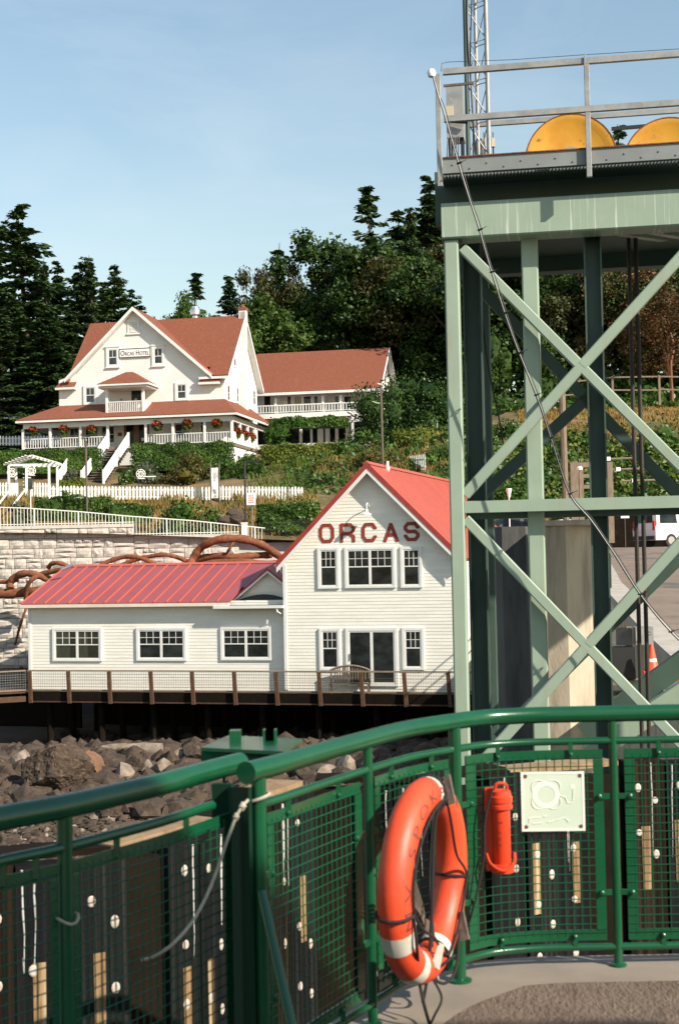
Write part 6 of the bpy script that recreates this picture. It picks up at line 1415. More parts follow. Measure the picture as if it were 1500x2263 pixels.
# concrete piers behind the tower
def pier(label, px0, px1, top, Y, dep, face=None, rz=-.15):
    a = p(px0, top, Y); c = p(px1, top, Y); t = thing('concrete_pier', label, 'pier', (a.x, Y, 0), rz); w = (c.x-a.x)/math.cos(rz)
    k = .3 if face is None else face
    V = [(0, k), (w*.42 if face else k, 0), (w-k*.4, 0) if not face else (w, k*.35), (w, dep), (0, dep)] if not face else [(0, 0), (w*.42, -.05), (w, .45), (w, dep), (0, dep)]
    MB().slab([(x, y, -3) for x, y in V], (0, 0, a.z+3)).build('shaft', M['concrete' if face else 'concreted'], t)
    if face: MB().box((-.05, -.08, a.z+.002), (w+.05, dep, a.z+.10)).build('cap_slab', M['concrete'], t)
    return t
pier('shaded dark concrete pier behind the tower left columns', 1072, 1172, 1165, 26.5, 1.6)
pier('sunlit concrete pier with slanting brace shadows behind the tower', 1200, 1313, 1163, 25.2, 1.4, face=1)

# transfer ramp girders low behind the tower
tr_ = thing('ramp_girder', 'green steel girders of the lowered ferry ramp at the right picture edge', 'ramp', FT.w(T(1400, 1620, 5)))
O = tr_.location
for a, b_, w, m, v in (((1290, 1622), (1640, 1366), .38, 'towerd', 6.0), ((1300, 1668), (1640, 1440), .30, 'towerg', 2.9)):
    a = FT.w(T(*a, v))-O; c = FT.w(T(*b_, v))-O; MB().beam(a, c, .3, w, c=.01).build('girder', M[m], tr_)

# ------------------------------------------------------------------ road-side things seen through the tower
t, q = post_thing('utility_pole', 'weathered wooden utility pole between the tower columns', 'utility pole', (1241, 1252), 868, 1190, 74, .17, 'oldwood')
def wbox(t, a, b_, m, name='board', Y=70, d=.12): 
    q = p(a[0], a[1], Y)-t.location; w = p(b_[0], b_[1], Y)-t.location; return MB().box((q.x, -d/2, q.z), (w.x, d/2, w.z)).build(name, M[m], t)
fr = thing('wooden_frame', 'tall grey wooden sign frame with crossbars behind the tower', 'wooden frame', p(1300, 1190, 71))
for a, b_ in (((1263,1200),(1276,1022)),((1272,1200),(1287,1022)),((1343,1200),(1352,1022))): wbox(fr, a, b_, 'oldwood', 'post', 71, .2 if a[0] != 1272 else .14)
for z0_, z1_ in ((1020, 1033), (1046, 1056), (1070, 1080)): wbox(fr, (1264, z1_), (1352, z0_), 'oldwood', 'crossbar', 70.8, .08)
for py, px0 in ((1015, 1338), (1038, 1360), (1063, 1395)):
    a = p(px0, py, 74); t = thing('flood_lamp', 'white lamp head on a grey horizontal arm, %s of three stacked arms' % {1015: 'top', 1038: 'middle', 1063: 'lowest'}[py], 'lamp', a, 0, 'lamp arms behind the tower')
    MB().box((0, -.1, -.08), (.22, .1, .12)).build('lamp_head', M['sign'], t); MB().tube([(-.5, 0, 0), (1.6, 0, .04)], .06, 6).build('arm', M['oldwood'], t)
t, q = post_thing('bollard_lamp', 'short round-headed lamp beside the wooden frame', 'lamp post', (1280, 1281), 1040, 1190, 66, .05, 'oldwood'); MB().lathe([(.05,0),(.12,.03),(.14,.12),(.08,.2)], 10, q).build('lamp_head', M['sign'], t)
t, q = post_thing('cone_lamp', 'white cone-topped lamp left of the tower middle column', 'lamp post', (1124, 1126), 1100, 1190, 68, .03, 'sign'); MB().lathe([(.05,0),(.15,.42),(.14,.44)], 10, q).build('lamp_head', M['sign'], t)
car('parked_car', 'dark parked car roof seen just above the pier left of the tower column', Vector((p(1150, 1166, 74).x, 74.5, gz(9.4, 74.5)+.02)), .15, 'black')
car('parked_car', 'white parked car roof seen above the sunlit pier', Vector((p(1240, 1166, 77).x+.6, 78, gz(12, 78)+.02)), .1, 'van')
vn = p(1436, 1212, 72); car('parked_van', 'white van with red tail lamp parked at the right picture edge', Vector((vn.x+2.1, 73.2, gz(vn.x+2, 73.2)+.02)), .42, 'van', 5.2, 1.95, 2.15, van=True)
for lab, px, py, w in (('small white notice on the dark bank left of the van', 1344, 1146, .28), ('narrow white plate on the dark bank left of the van', 1380, 1143, .45)):
    a = p(px, py, 76); t = thing('small_sign', lab, 'sign', Vector((a.x, a.y, gz(a.x, 76)))); hh = a.z-t.location.z; MB().tube([(0, .03, -.2), (0, .03, hh)], .025, 5).build('post', M['pole'], t); MB().box((-w/2, -.02, hh-.05), (w/2, .0, hh+(.28 if w < .4 else .08))).build('sign_panel', M['sign'], t)
# dark timber wall behind the van and road
q = p(1330, 1212, 86); w = p(1640, 1212, 86); tl = thing('timber_wall', 'dark timber retaining wall across the road behind the van', 'wall', q)
for k in range(7):
    for j in range(6): MB().box((j*2.2, 0, -.3+k*.42), (j*2.2+2.18, .3, .11+k*.42)).build('timber', M['darkwood'], tl)
# ramp-side handrail with posts
hrl = thing('ramp_handrail', 'dark metal handrail along the kerb of the ramp road', 'railing', (rampx(50)-.5, 50, rz_(20, 50)+.2)); O = hrl.location
P_ = [Vector((rampx(y)-.5, y, rz_(20, y)+.2)) for y in np.linspace(44, 66, 12)]
for q in P_: MB().tube([q-O, q-O+Vector((0, 0, 1.05))], .035, 6).build('post', M['black'], hrl)
for hh in (.55, 1.05): MB().tube([q-O+Vector((0, 0, hh)) for q in P_], .03, 6).build('rail', M['black'], hrl)
# control cabinet, post, cone and barrier by the ramp
cb2 = thing('control_cabinet', 'pale grey ramp control cabinet with round emblem and white label', 'cabinet', p(1400, 1430, 27))
wbox(cb2, (1357, 1425), (1391, 1387), 'hglass', 'cabinet', 27, .3); wbox(cb2, (1403, 1425), (1441, 1385), 'galv', 'cabinet', 26.9, .3); wbox(cb2, (1432, 1417), (1438, 1411), 'sign', 'label', 26.72, .02)
q = p(1434, 1400, 26.7)-cb2.location; MB().tube([q+Vector((.03*math.cos(a), 0, .03*math.sin(a))) for a in np.linspace(.6, 5.6, 10)], .008, 5).build('emblem', M['black'], cb2)
wbox(cb2, (1394, 1490), (1404, 1386), 'oldwood', 'post', 26.6, .1); wbox(cb2, (1348, 1500), (1395, 1428), 'black', 'base', 27.1, .4)
def cone(label, px0, px1, top, foot, Y):
    a = p((px0+px1)/2, foot, Y); b_ = p(px0, top, Y); c = p(px1, foot, Y); r1 = c.x-a.x; hh = b_.z-a.z; t = thing('traffic_cone', label, 'traffic cone', a, 0, 'orange cones on the ramp')
    MB().lathe([(r1*.82,.0),(r1*.55,hh*.3),(r1*.52,hh*.34)], 16).lathe([(r1*.44,hh*.46),(r1*.16,hh),(r1*.1,hh)], 16).build('cone', M['cone'], t, True); MB().lathe([(r1*.525,hh*.34),(r1*.445,hh*.46)], 16).build('reflective_band', M['sign'], t, True)
    MB().box((-r1, -r1, -.03), (r1, r1, .0)).build('base', M['cone'], t)
cone('tall orange cone with white band below the control cabinet', 1418, 1462, 1424, 1482, 26.5); cone('orange cone cut by the right picture edge', 1475, 1525, 1478, 1532, 25.5)
bx = thing('ramp_plate', 'pale green lowered ramp plate at the right picture edge', 'ramp plate', p(1440, 1560, 24)); q = [p(x, y, Y)-bx.location for x, y, Y in ((1460, 1510, 25), (1560, 1500, 25), (1560, 1570, 22.5), (1478, 1565, 22.5))]; MB().slab(q, (0, 0, -.06)).build('plate', M['towerg'], bx)
pb = thing('platform_deck', 'dark steel platform with brackets below the control cabinet', 'platform', p(1400, 1500, 27)); 
for a, b_ in (((1340, 1510), (1480, 1498)), ((1350, 1535), (1430, 1525)), ((1335, 1560), (1420, 1548))): wbox(pb, a, b_, 'oldwood' if a[1] != 1535 else 'black', 'beam', 27.2, .5)
# knoll fence behind the tower
kf = thing('knoll_fence', 'grey rail fence on the dry grass knoll behind the tower', 'fence', p(1350, 890, 118)); O = kf.location
FP = [(1245, 846), (1352, 834), (1455, 832), (1560, 834)]
for (a, b_), (c, d_) in zip(FP[:-1], FP[1:]): MB().beam(p(a, b_, 118)-O, p(c, d_, 118)-O, .09, .12).build('rail', M['oldwood'], kf); MB().beam(p(a, b_+28, 118)-O, p(c, d_+30, 118)-O, .09, .12).build('rail', M['oldwood'], kf)
for a, b_ in FP: q = p(a, b_, 118)-O; MB().box((q.x-.09, -.09, q.z-2.4), (q.x+.09, .09, q.z+.1)).build('post', M['oldwood'], kf)

# ------------------------------------------------------------------ ferry deck edge, railing and what hangs on it
DK = EYE.z-1.728; ZT = EYE.z-.675
TOPPX = [(543,1708),(620,1688),(700,1665),(800,1637),(900,1611),(1000,1595),(1050,1588),(1100,1584),(1200,1580),(1350,1577),(1500,1574),(1750,1569),(2100,1562),(2500,1555),(2900,1547)]
PLAN = [at_z(x, y, ZT) for x, y in TOPPX]
CURVE = catmull(PLAN, 10)
CPX = []
def px_of(P):
    d = ROT.transposed() @ (P-EYE); return CX+d.x/-d.z*FPX
CPX = [px_of(q) for q in CURVE]
def cat(px):                        # plan point of the railing line under picture column px
    for i in range(len(CPX)-1):
        if CPX[i] <= px <= CPX[i+1]:
            t = (px-CPX[i])/(CPX[i+1]-CPX[i]); return CURVE[i].lerp(CURVE[i+1], t)
    return CURVE[-1].copy() if px > CPX[-1] else CURVE[0].copy()
def run(a, b, n, z, off=0):
    P = [cat(a+(b-a)*i/n) for i in range(n+1)]; out = []
    for i, q in enumerate(P):
        t = (P[min(i+1, n)]-P[max(i-1, 0)]).normalized(); nrm = Vector((-t.y, t.x, 0)); r = q+nrm*off; r.z = z; out.append(r)
    return out
Zm, Zft, Zfb, Zb = EYE.z-.788, EYE.z-.824, EYE.z-1.621, EYE.z-1.648
fr_ = thing('ferry_railing', 'glossy green tubular ferry railing with wire mesh panels curving round the deck', 'railing', cat(560)); O = fr_.location.copy(); O.z = DK; fr_.location = O
def rel(P): return [q-O for q in P]
MB().tube(rel(run(545, 2850, 96, ZT)), .0345, 16).build('top_rail', M['rail'], fr_, True)
e0 = run(545, 560, 2, ZT); MB().lathe([(.0365,-.004),(.0365,.004)], 16, e0[0]-O, (e0[1]-e0[0]).normalized()).build('rail_end_cap', M['rail'], fr_, True)
POSTS = [(571, .024), (811, .0185), (1003, .026), (1351, .0185), (1720, .0185), (2000, .0185), (2400, .0185), (2800, .0185)]
for px, r in POSTS:
    q = cat(px); MB().tube([Vector((q.x, q.y, DK))-O, Vector((q.x, q.y, ZT-.02))-O], r, 12).lathe([(r*1.9,0),(r*1.9,.008),(r*1.3,.014)], 12, Vector((q.x, q.y, DK+.001))-O).build('post', M['rail'], fr_, True)
for (a, ra), (b, rb) in zip(POSTS[:-1], POSTS[1:]):
    n = 14
    MB().tube(rel(run(a, b, n, Zm)), .0155, 10).build('upper_rail', M['rail'], fr_, True)
    MB().tube(rel(run(a, b, n, Zb)), .0155, 10).build('lower_rail', M['rail'], fr_, True)
    g = (b-a)*.055; pa, pb = a+g+4, b-g-4
    F = MB(); th = .006
    for z0, z1 in ((Zft-.040, Zft), (Zfb, Zfb+.045)):
        A = rel(run(pa, pb, n, z0)); B = rel(run(pa, pb, n, z1)); A2 = rel(run(pa, pb, n, z0, th)); B2 = rel(run(pa, pb, n, z1, th)); k = n+1
        F.add(A+B+A2+B2, [(i, i+1, k+i+1, k+i) for i in range(n)]+[(2*k+i+1, 2*k+i, 3*k+i, 3*k+i+1) for i in range(n)]+[(i+1, i, 2*k+i, 2*k+i+1) for i in range(n)]+[(k+i, k+i+1, 3*k+i+1, 3*k+i) for i in range(n)])
    for c, s in ((pa, 1), (pb, -1)):
        q0, q1 = run(c, c+s*(pb-pa)*.072, 1, Zfb+.046, -.001); w = (Vector((0, 0, Zft-.041))-Vector((0, 0, Zfb+.046)))
        t = (q1-q0).normalized(); nn = Vector((-t.y, t.x, 0))*th; F.slab([q0-O, q1-O, q1-O+w, q0-O+w], nn)
    pan = F.build('panel_frame', M['rail'], fr_)
    W = MB(); L = sum((run(pa, pb, n, 0)[i+1]-run(pa, pb, n, 0)[i]).length for i in range(n)); nv = int(L/.0345)
    for i in range(1, nv): q = cat(pa+(pb-pa)*i/nv); q = Vector((q.x, q.y, 0)); W.beam(q-O+Vector((0, 0, Zfb+.02)), q-O+Vector((0, 0, Zft-.02)), .0042, .0042)
    nh = int((Zft-Zfb)/.0345)
    for j in range(1, nh): z = Zfb+(Zft-Zfb)*j/nh; W.tube(rel(run(pa, pb, n, z, -.004)), .0021, 4, cap=False)
    W.build('wire_mesh', M['rail'], pan, stuff=True)
    def clip(): return MB()
    for f in (.27, .73):
        for z0, z1, zz in ((Zft-.02, Zm, Zft-.018), (Zb, Zfb+.03, Zfb+.02)):
            q = cat(a+(b-a)*f); q = Vector((q.x, q.y-.008, 0)); C = MB(); C.box((q.x-O.x-.009, q.y-O.y-.006, z0-DK), (q.x-O.x+.009, q.y-O.y+.004, z1-DK))
            C.lathe([(.009,-.004),(.009,.008),(.004,.011)], 8, Vector((q.x-O.x, q.y-O.y-.004, zz-DK)), (0,-1,0)); C.build('panel_clip', M['rail'], fr_)
    for px, s in ((a, 1), (b, -1)):
        for z in (EYE.z-1.02, EYE.z-1.42): q = cat(px); w = cat(px+s*(g+14)); C = MB(); C.beam(Vector((q.x, q.y, z))-O, Vector((w.x, w.y-.008, z))-O, .012, .022); C.lathe([(.011,-.004),(.011,.01),(.005,.013)], 8, Vector((w.x, w.y-.012, z))-O, (0,-1,0)); C.build('panel_clip', M['rail'], fr_)
# raking stay at the first post
q = cat(571); MB().tube([Vector((q.x+.005, q.y-.03, EYE.z-1.06))-O, Vector((q.x+.19, q.y-.46, DK))-O], .0165, 10).build('raking_stay', M['rail'], fr_, True)
# deep gate jamb plate and outer shelf plate
ja, jb_ = Vector((cat(556).x, cat(556).y, 0)), at_z(514, 2000, EYE.z-1.05); jb_ = at_y(514, 1900, 4.93); jb_.z = 0
dj = (jb_-ja); nj = Vector((-dj.y, dj.x, 0)).normalized()*.012
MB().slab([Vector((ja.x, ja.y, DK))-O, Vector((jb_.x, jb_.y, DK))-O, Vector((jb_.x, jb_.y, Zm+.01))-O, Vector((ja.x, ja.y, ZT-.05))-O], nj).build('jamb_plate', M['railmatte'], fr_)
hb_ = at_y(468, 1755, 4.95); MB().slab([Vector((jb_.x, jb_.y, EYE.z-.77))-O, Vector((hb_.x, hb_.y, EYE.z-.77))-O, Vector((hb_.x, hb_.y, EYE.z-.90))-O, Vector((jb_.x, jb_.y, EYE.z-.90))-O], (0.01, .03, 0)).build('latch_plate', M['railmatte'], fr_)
sp = thing('steel_shelf', 'flat green steel plate with lugs bolted outside the railing', 'steel plate', at_y(540, 1665, 5.5)); O2 = sp.location
q = [at_z(x, y, EYE.z-.72) for x, y in ((444, 1652), (520, 1650), (676, 1655), (624, 1668))]; zz = EYE.z-.735
q = [at_y(444, 1652, 5.25), at_y(505, 1645, 5.6), at_y(668, 1652, 5.45), at_y(626, 1664, 5.1)]
for k in q: k.z = q[0].z
MB().slab([k-O2 for k in q], (0, 0, -.012)).build('plate', M['rail'], sp); MB().slab([q[0]-O2+Vector((0, 0, -.013)), q[3]-O2+Vector((0, 0, -.013)), q[3]-O2+Vector((0, .02, -.03)), q[0]-O2+Vector((0, .02, -.085))], (0, .012, 0)).build('rib', M['rail'], sp)
for x, y in ((504, 1650), (582, 1646), (590, 1640)): k = at_z(x, y, q[0].z+.01)-O2; MB().box((k.x-.012, -.1, k.z-.012), (k.x+.03, -.04, k.z+.03)).build('lug', M['rail'], sp)

# deck
edge = [Vector((q.x, q.y, 0)) for q in run(545, 2850, 84, 0, .16)]
inner = run(545, 2850, 84, 0, -.24)
back = [Vector((7.6, 5.4, 0)), Vector((7.6, -2.8, 0)), Vector((-2.2, -2.8, 0)), Vector((-2.2, 2.2, 0)), Vector((-.62, 3.4, 0))]
fd = MB().slab([(v.x, v.y, DK) for v in edge+back], (0, 0, -.35)); struct(fd.build('ferry_deck', M['sill']))
nd = MB()
inn = [Vector((v.x, v.y, 0)) for v in inner[8:]]
nd.slab([(v.x, v.y, DK+.005) for v in inn+[Vector((7.4, 5.0, 0)), Vector((7.4, -2.7, 0)), Vector((-1.2, -2.7, 0)), Vector((-.3, 2.5, 0))]], (0, 0, -.004)); struct(nd.build('nonskid_deck_floor', M['deck']))
# hull side below the deck
hv = MB()
for a, b in zip(edge[:-1], edge[1:]): hv.add([(a.x, a.y+.0, .2), (b.x, b.y, .2), (b.x, b.y, DK-.36), (a.x, a.y, DK-.36)], [(0, 1, 2, 3)])
struct(hv.build('ferry_hull', M['sill']))

# deckhouse of the ferry just behind and right of the viewer: its shade falls on the gate
dh = thing('ferry_deckhouse', 'dark green ferry deckhouse standing behind the open deck, shading the gate', 'deckhouse', (3.1, -.02, DK)); hh = EYE.z+3.93-DK
MB().box((0, -2.6, -.3), (4.4, 0, hh-.12)).build('wall', M['rail'], dh); MB().box((-.02, -2.65, hh-.12), (4.5, .0, hh)).build('roof', M['rail'], dh)
for k in range(3): MB().box((.5+1.15*k, -.01, 2.9), (1.4+1.15*k, .012, 3.9)).box((.46+1.15*k, -.01, 2.86), (1.44+1.15*k, .008, 3.94)).build('window', M['glass'], dh)
# gate on the left
GPX = [(533,1685),(450,1707),(360,1732),(250,1758),(130,1785),(0,1809),(-200,1850)]
GP = [at_z(x, y, ZT) for x, y in GPX]; gt = thing('ferry_gate', 'glossy green tubular gate section running off the left picture edge', 'gate', Vector((GP[0].x, GP[0].y, DK))); O = gt.location.copy()
GC = catmull(GP, 10); GX = [px_of(k) for k in GC]
def gat(px):
    for i in range(len(GX)-1):
        if GX[i] >= px >= GX[i+1]: return GC[i].lerp(GC[i+1], (GX[i]-px)/(GX[i]-GX[i+1]))
    return GC[-1].copy()
def grun(a, b, n, z):
    P = [gat(a+(b-a)*i/n) for i in range(n+1)]
    for k in P: k.z = z
    return [k-O for k in P]
GXf = [px_of(k) for k in GC]
MB().tube(grun(531, -190, 30, ZT), .0345, 16).lathe([(.001,-.012),(.028,-.008),(.0345,0)], 14, grun(531, 530, 1, ZT)[0], (grun(520, 531, 1, ZT)[1]-grun(520, 531, 1, ZT)[0]).normalized()*-1).build('top_rail', M['rail'], gt, True)
MB().tube(grun(468, -190, 24, Zm), .0155, 10).build('upper_rail', M['rail'], gt, True)
for px in (143, -60):
    k = gat(px); MB().tube([Vector((k.x, k.y, DK-.1))-O, Vector((k.x, k.y, ZT-.02))-O], .022, 12).build('post', M['rail'], gt, True)
k = gat(143); MB().tube([Vector((k.x+.035*math.cos(a), k.y+.035*math.sin(a), EYE.z-.985+.01*math.sin(a*2)))-O for a in np.linspace(0, 6.283, 14)], .004, 5).build('wire_loop', M['cord'], gt)
for a, b in ((508, 160), (126, -40)):
    F = MB(); n = 12
    for z0, z1 in ((Zft-.045, Zft-.005), (Zfb, Zfb+.045)):
        A = grun(a, b, n, z0); B = grun(a, b, n, z1)
        for i in range(n): F.slab([A[i], A[i+1], B[i+1], B[i]], (0, .006, 0))
    for c, s in ((a, -1), (b, 1)):
        k0 = gat(c)-O; k1 = gat(c+s*16)-O; F.slab([(k0.x, k0.y-.001, Zfb+.046-DK), (k1.x, k1.y-.001, Zfb+.046-DK), (k1.x, k1.y-.001, Zft-.046-DK), (k0.x, k0.y-.001, Zft-.046-DK)], (0, .006, 0))
    pn_ = F.build('panel_frame', M['rail'], gt); W = MB(); L = (gat(a)-gat(b)).length; nv = int(L/.0345)
    for i in range(1, nv): k = gat(a+(b-a)*i/nv)-O; W.beam((k.x, k.y, Zfb+.02-DK), (k.x, k.y, Zft-.02-DK), .0042, .0042)
    nh = int((Zft-Zfb)/.0345)
    for j in range(1, nh): W.tube([v+Vector((0, -.004, 0)) for v in grun(a, b, 8, Zfb+(Zft-Zfb)*j/nh)], .0021, 4, cap=False)
    W.build('wire_mesh', M['rail'], pn_, stuff=True)
    for f in (.28, .72): k = gat(a+(b-a)*f)-O; MB().box((k.x-.009, k.y-.012, Zft-.03-DK), (k.x+.009, k.y, Zm-DK)).build('panel_clip', M['rail'], gt)
# pale cord tied round the first post and hanging over the gate
cd = thing('cord', 'thin pale cord tied round the first rail post, sagging down across the gate', 'cord', at_y(545, 1772, 4.45)); O = cd.location
q = cat(571); lp = [Vector((q.x+.035*math.cos(a), q.y+.035*math.sin(a), EYE.z-.765+.012*math.cos(a)))-O for a in np.linspace(.3, 6.1, 14)]
MB().tube(lp, .0055, 6).build('loop', M['cord'], cd, True)
hg = [at_y(x, y, Y)-O for x, y, Y in ((548,1768,4.50),(536,1782,4.47),(522,1805,4.46),(502,1858,4.44),(478,1928,4.42),(452,1990,4.38),(420,2044,4.32),(380,2088,4.25),(345,2112,4.28),(315,2122,4.36))]
MB().tube(catmull(hg, 6), .005, 7).lathe([(.004,-.014),(.013,0),(.004,.014)], 8, hg[1]).lathe([(.004,-.012),(.011,0),(.004,.012)], 8, hg[2]).build('cord', M['cord'], cd, True)

# life ring
phi = R(67); Cc = at_y(938, 1944, 5.36); lr = thing('life_ring', 'orange life ring with reflective bands and black grab line hung on the green railing', 'life ring', Cc)
A1 = Vector((math.cos(phi), math.sin(phi), 0)); A2 = Vector((0.02, -.03, 1)).normalized(); A3 = A1.cross(A2).normalized()     # A3 faces the deck side
if A3.y > 0: A3 = -A3
RM, rt = .315, .066
def rp(a, b, k=1.0): d = A1*math.cos(a)+A2*math.sin(a); return d*(RM+rt*1.0*k*math.cos(b))+A3*(rt*.95*k*math.sin(b))
b_ = MB(); N1, N2 = 56, 18
b_.add([rp(2*math.pi*i/N1, 2*math.pi*j/N2) for i in range(N1) for j in range(N2)], [(i*N2+j, i*N2+(j+1)%N2, ((i+1)%N1)*N2+(j+1)%N2, ((i+1)%N1)*N2+j) for i in range(N1) for j in range(N2)])
b_.build('ring', M['orange'], lr, True)
def band(a0, a1, b0=0, b1=2*math.pi, k=1.02, m='tape', name='reflective_band'):
    s = MB(); n = 6; m_ = 18; s.add([rp(a0+(a1-a0)*i/n, b0+(b1-b0)*j/m_, k) for i in range(n+1) for j in range(m_+1)], [(i*(m_+1)+j, i*(m_+1)+j+1, (i+1)*(m_+1)+j+1, (i+1)*(m_+1)+j) for i in range(n) for j in range(m_)])
    return s.build(name, M[m], lr, True)
for c in (R(207), R(243), R(290), R(82)): band(c-R(6), c+R(6))
# worn lettering following the ring
me = textmesh('M V   S P O K A N E', .062, M['ink'], extr=0)
bm = bmesh.new(); bm.from_mesh(me); bmesh.ops.triangulate(bm, faces=bm.faces)
for _ in range(2): bmesh.ops.subdivide_edges(bm, edges=[e for e in bm.edges if e.calc_length() > .008], cuts=1, use_grid_fill=True)
bm.to_mesh(me); bm.free()
co = np.array([v.co for v in me.vertices]); xm_ = co[:, 0].mean(); x0_, x1_ = co[:, 0].min(), co[:, 0].max()
for v in me.vertices:
    t = (v.co.x-x0_)/(x1_-x0_); a = R(198)-t*R(150); bb = math.pi*.42-v.co.y/(rt)*.9; v.co = rp(a, bb, 1.02)
link('lettering', me, lr, True)
gl_ = MB(); ang = [R(82), R(190), R(285), R(352)]
def gline(a0, a1, sag, r=.0055):
    P = [rp(a0+(a1-a0)*t, math.pi*.55, 1.12)-(A1*math.cos(a0+(a1-a0)*t)+A2*math.sin(a0+(a1-a0)*t))*sag*math.sin(math.pi*t)+Vector((0, 0, -.05*math.sin(math.pi*t))) for t in np.linspace(0, 1, 16)]
    gl_.tube(P, r, 6)
gline(R(82), R(352)-2*math.pi, .10); gline(R(352)-2*math.pi, R(285)-2*math.pi, .06); gline(R(285), R(190), .14); gline(R(190), R(82), -.03)
for a in ang: gl_.tube([rp(a, t, 1.09) for t in np.linspace(0, 2*math.pi, 14)], .0065, 6)
gl_.build('grab_line', M['blackrope'], lr, True)
st = MB()
st.tube(catmull([rp(R(84), 1.6, 1.1), rp(R(88), 2.6, .3)+Vector((.02, -.02, -.10)), Vector((.02, -.02, -.15)), Vector((.0, -.03, -.35)), Vector((-.02, -.05, -.44))], 5), .006, 6)
for k in range(4): st.tube(catmull([A2*(.24)+A1*(.03+.012*k)+A3*.02, A1*(.05+.015*k)-Vector((0,0,.02)), A2*(-.23-.02*k)+A1*(.02-.02*k)+A3*.03], 6), .005, 5)
st.tube(catmull([rp(R(190), 1.6, 1.1), rp(R(205), 1.6, 1.15)+Vector((0,0,-.05)), Vector((-.035, -.10, -.33)), Vector((-.02, -.10, -.42)), Vector((.0, -.10, -.50))], 6), .007, 6)
st.tube(catmull([rp(R(352), 1.4, 1.1), rp(R(335), .3, 1.25), Vector((.14, .20, -.22)), Vector((.12, .12, -.36)), Vector((.07, .05, -.40)), Vector((.02, .02, -.36)), Vector((.06, -.02, -.31)), Vector((.11, .06, -.30))], 6), .006, 6)
st.tube(catmull([Vector((.02, -.02, -.36)), Vector((.05, -.06, -.42)), Vector((.02, -.1, -.47)), Vector((-.0, -.12, -.50))], 5), .005, 6)
st.build('loose_line', M['blackrope'], lr, True)
wb = MB()
for k in range(5): wb.tube(catmull([rp(R(170), 2.6, .95)+Vector((.0, -.004*k, .02*k)), Vector((-.05+.01*k, -.10+.03*k, -.06-.012*k)), Vector((.0, .06, -.16-.01*k)), Vector((.04, .12, -.2))], 6), .0055, 5)
wb.build('brown_cord_coil', M['greyrope'], lr, True)
for a, t in ((R(75), 1.2), (R(318), 1.4)): k = rp(a, t, 1.1); MB().slab([k+Vector((-.02, -.02, .05)), k+Vector((.0, -.03, .06)), k+Vector((.02, -.03, -.05)), k+Vector((-.015, -.02, -.06))], (.006, .006, 0)).build('webbing_tab', M['greyrope'], lr)
k = rp(R(262), 2.0, 1.05); MB().slab([k+Vector((-.02, -.02, -.01)), k+Vector((.01, -.02, .07)), k+Vector((.03, -.02, .06)), k+Vector((.01, -.02, -.03))], (0, .006, 0)).build('cloth_tab', M['tape'], lr)
hk = MB(); k = A2*(-.33)+A1*.1; hk.tube([k+Vector((0, 0, .02)), k+Vector((.015, -.01, -.07))], .006, 6); hk.build('metal_hook', M['steel'], lr)
bk_ = MB(); bk_.box((.04, .16, -.385), (.11, .24, -.33)).build('ring_bracket', M['rail'], lr)

# line canister
cq = at_y(1108, 1840, cat(1108).y-.075); cn = thing('line_canister', 'upright orange plastic line canister clipped to the mesh beside the sign plate', 'canister', cq); r = .036; top = .150; bot = -.140
MB().lathe([(r*.9,bot),(r,bot+.01),(r,top-.05),(r*1.02,top-.05)], 20).build('tube', M['orange2'], cn, True)
MB().lathe([(r*1.05,top-.052),(r*1.32,top-.05),(r*1.32,top-.035),(r*1.2,top-.033),(r*1.2,top-.025),(r*1.32,top-.023),(r*1.32,top),(r*1.18,top+.004),(r*1.1,top+.022),(r*.6,top+.03)], 20).build('cap', M['orange2'], cn, True)
MB().lathe([(r*1.05,bot-.02),(r*1.3,bot-.02),(r*1.3,bot+.012),(r*1.04,bot+.014)], 20).build('foot_ring', M['orange2'], cn, True)
MB().box((-r*1.75, .02, bot-.02), (-r*.6, .06, top+.03)).build('back_bracket', M['orange2'], cn)
MB().tube(catmull([(-r*1.8, -.005, bot+.055), (-r*1.4, -r*1.2, bot+.02), (0, -r*1.55, bot-.005), (r*1.2, -r*.9, bot+.02), (r*1.5, .02, bot+.05)], 5), .006, 6).build('strap', M['orange2'], cn, True); MB().tube(catmull([(-r*.7, -.0, top+.02), (-r*.5, -.01, top+.052), (r*.5, -.01, top+.052), (r*.8, 0, top+.02)], 5), .006, 6).build('strap', M['orange2'], cn, True)
b = MB()
for z, w in ((.045, .016), (.005, .010), (-.02, .012), (-.045, .010)): b.slab([(math.sin(t)*(r+.001), -math.cos(t)*(r+.001), z) for t in (-.3, -.3+w*18)]+[(math.sin(t)*(r+.001), -math.cos(t)*(r+.001), z+.006) for t in (-.3+w*18, -.3)], (0, -.0006, 0))
b.build('print', M['ink'], cn, stuff=True)
MB().tube(catmull([(-r, -.02, top+.035), (-r*2, -.03, .05), (-r*2.2, -.03, -.1), (-r*3.2, -.04, -.25), (-r*4, -.02, -.36)], 6), .005, 6).build('lanyard', M['blackrope'], cn, True)

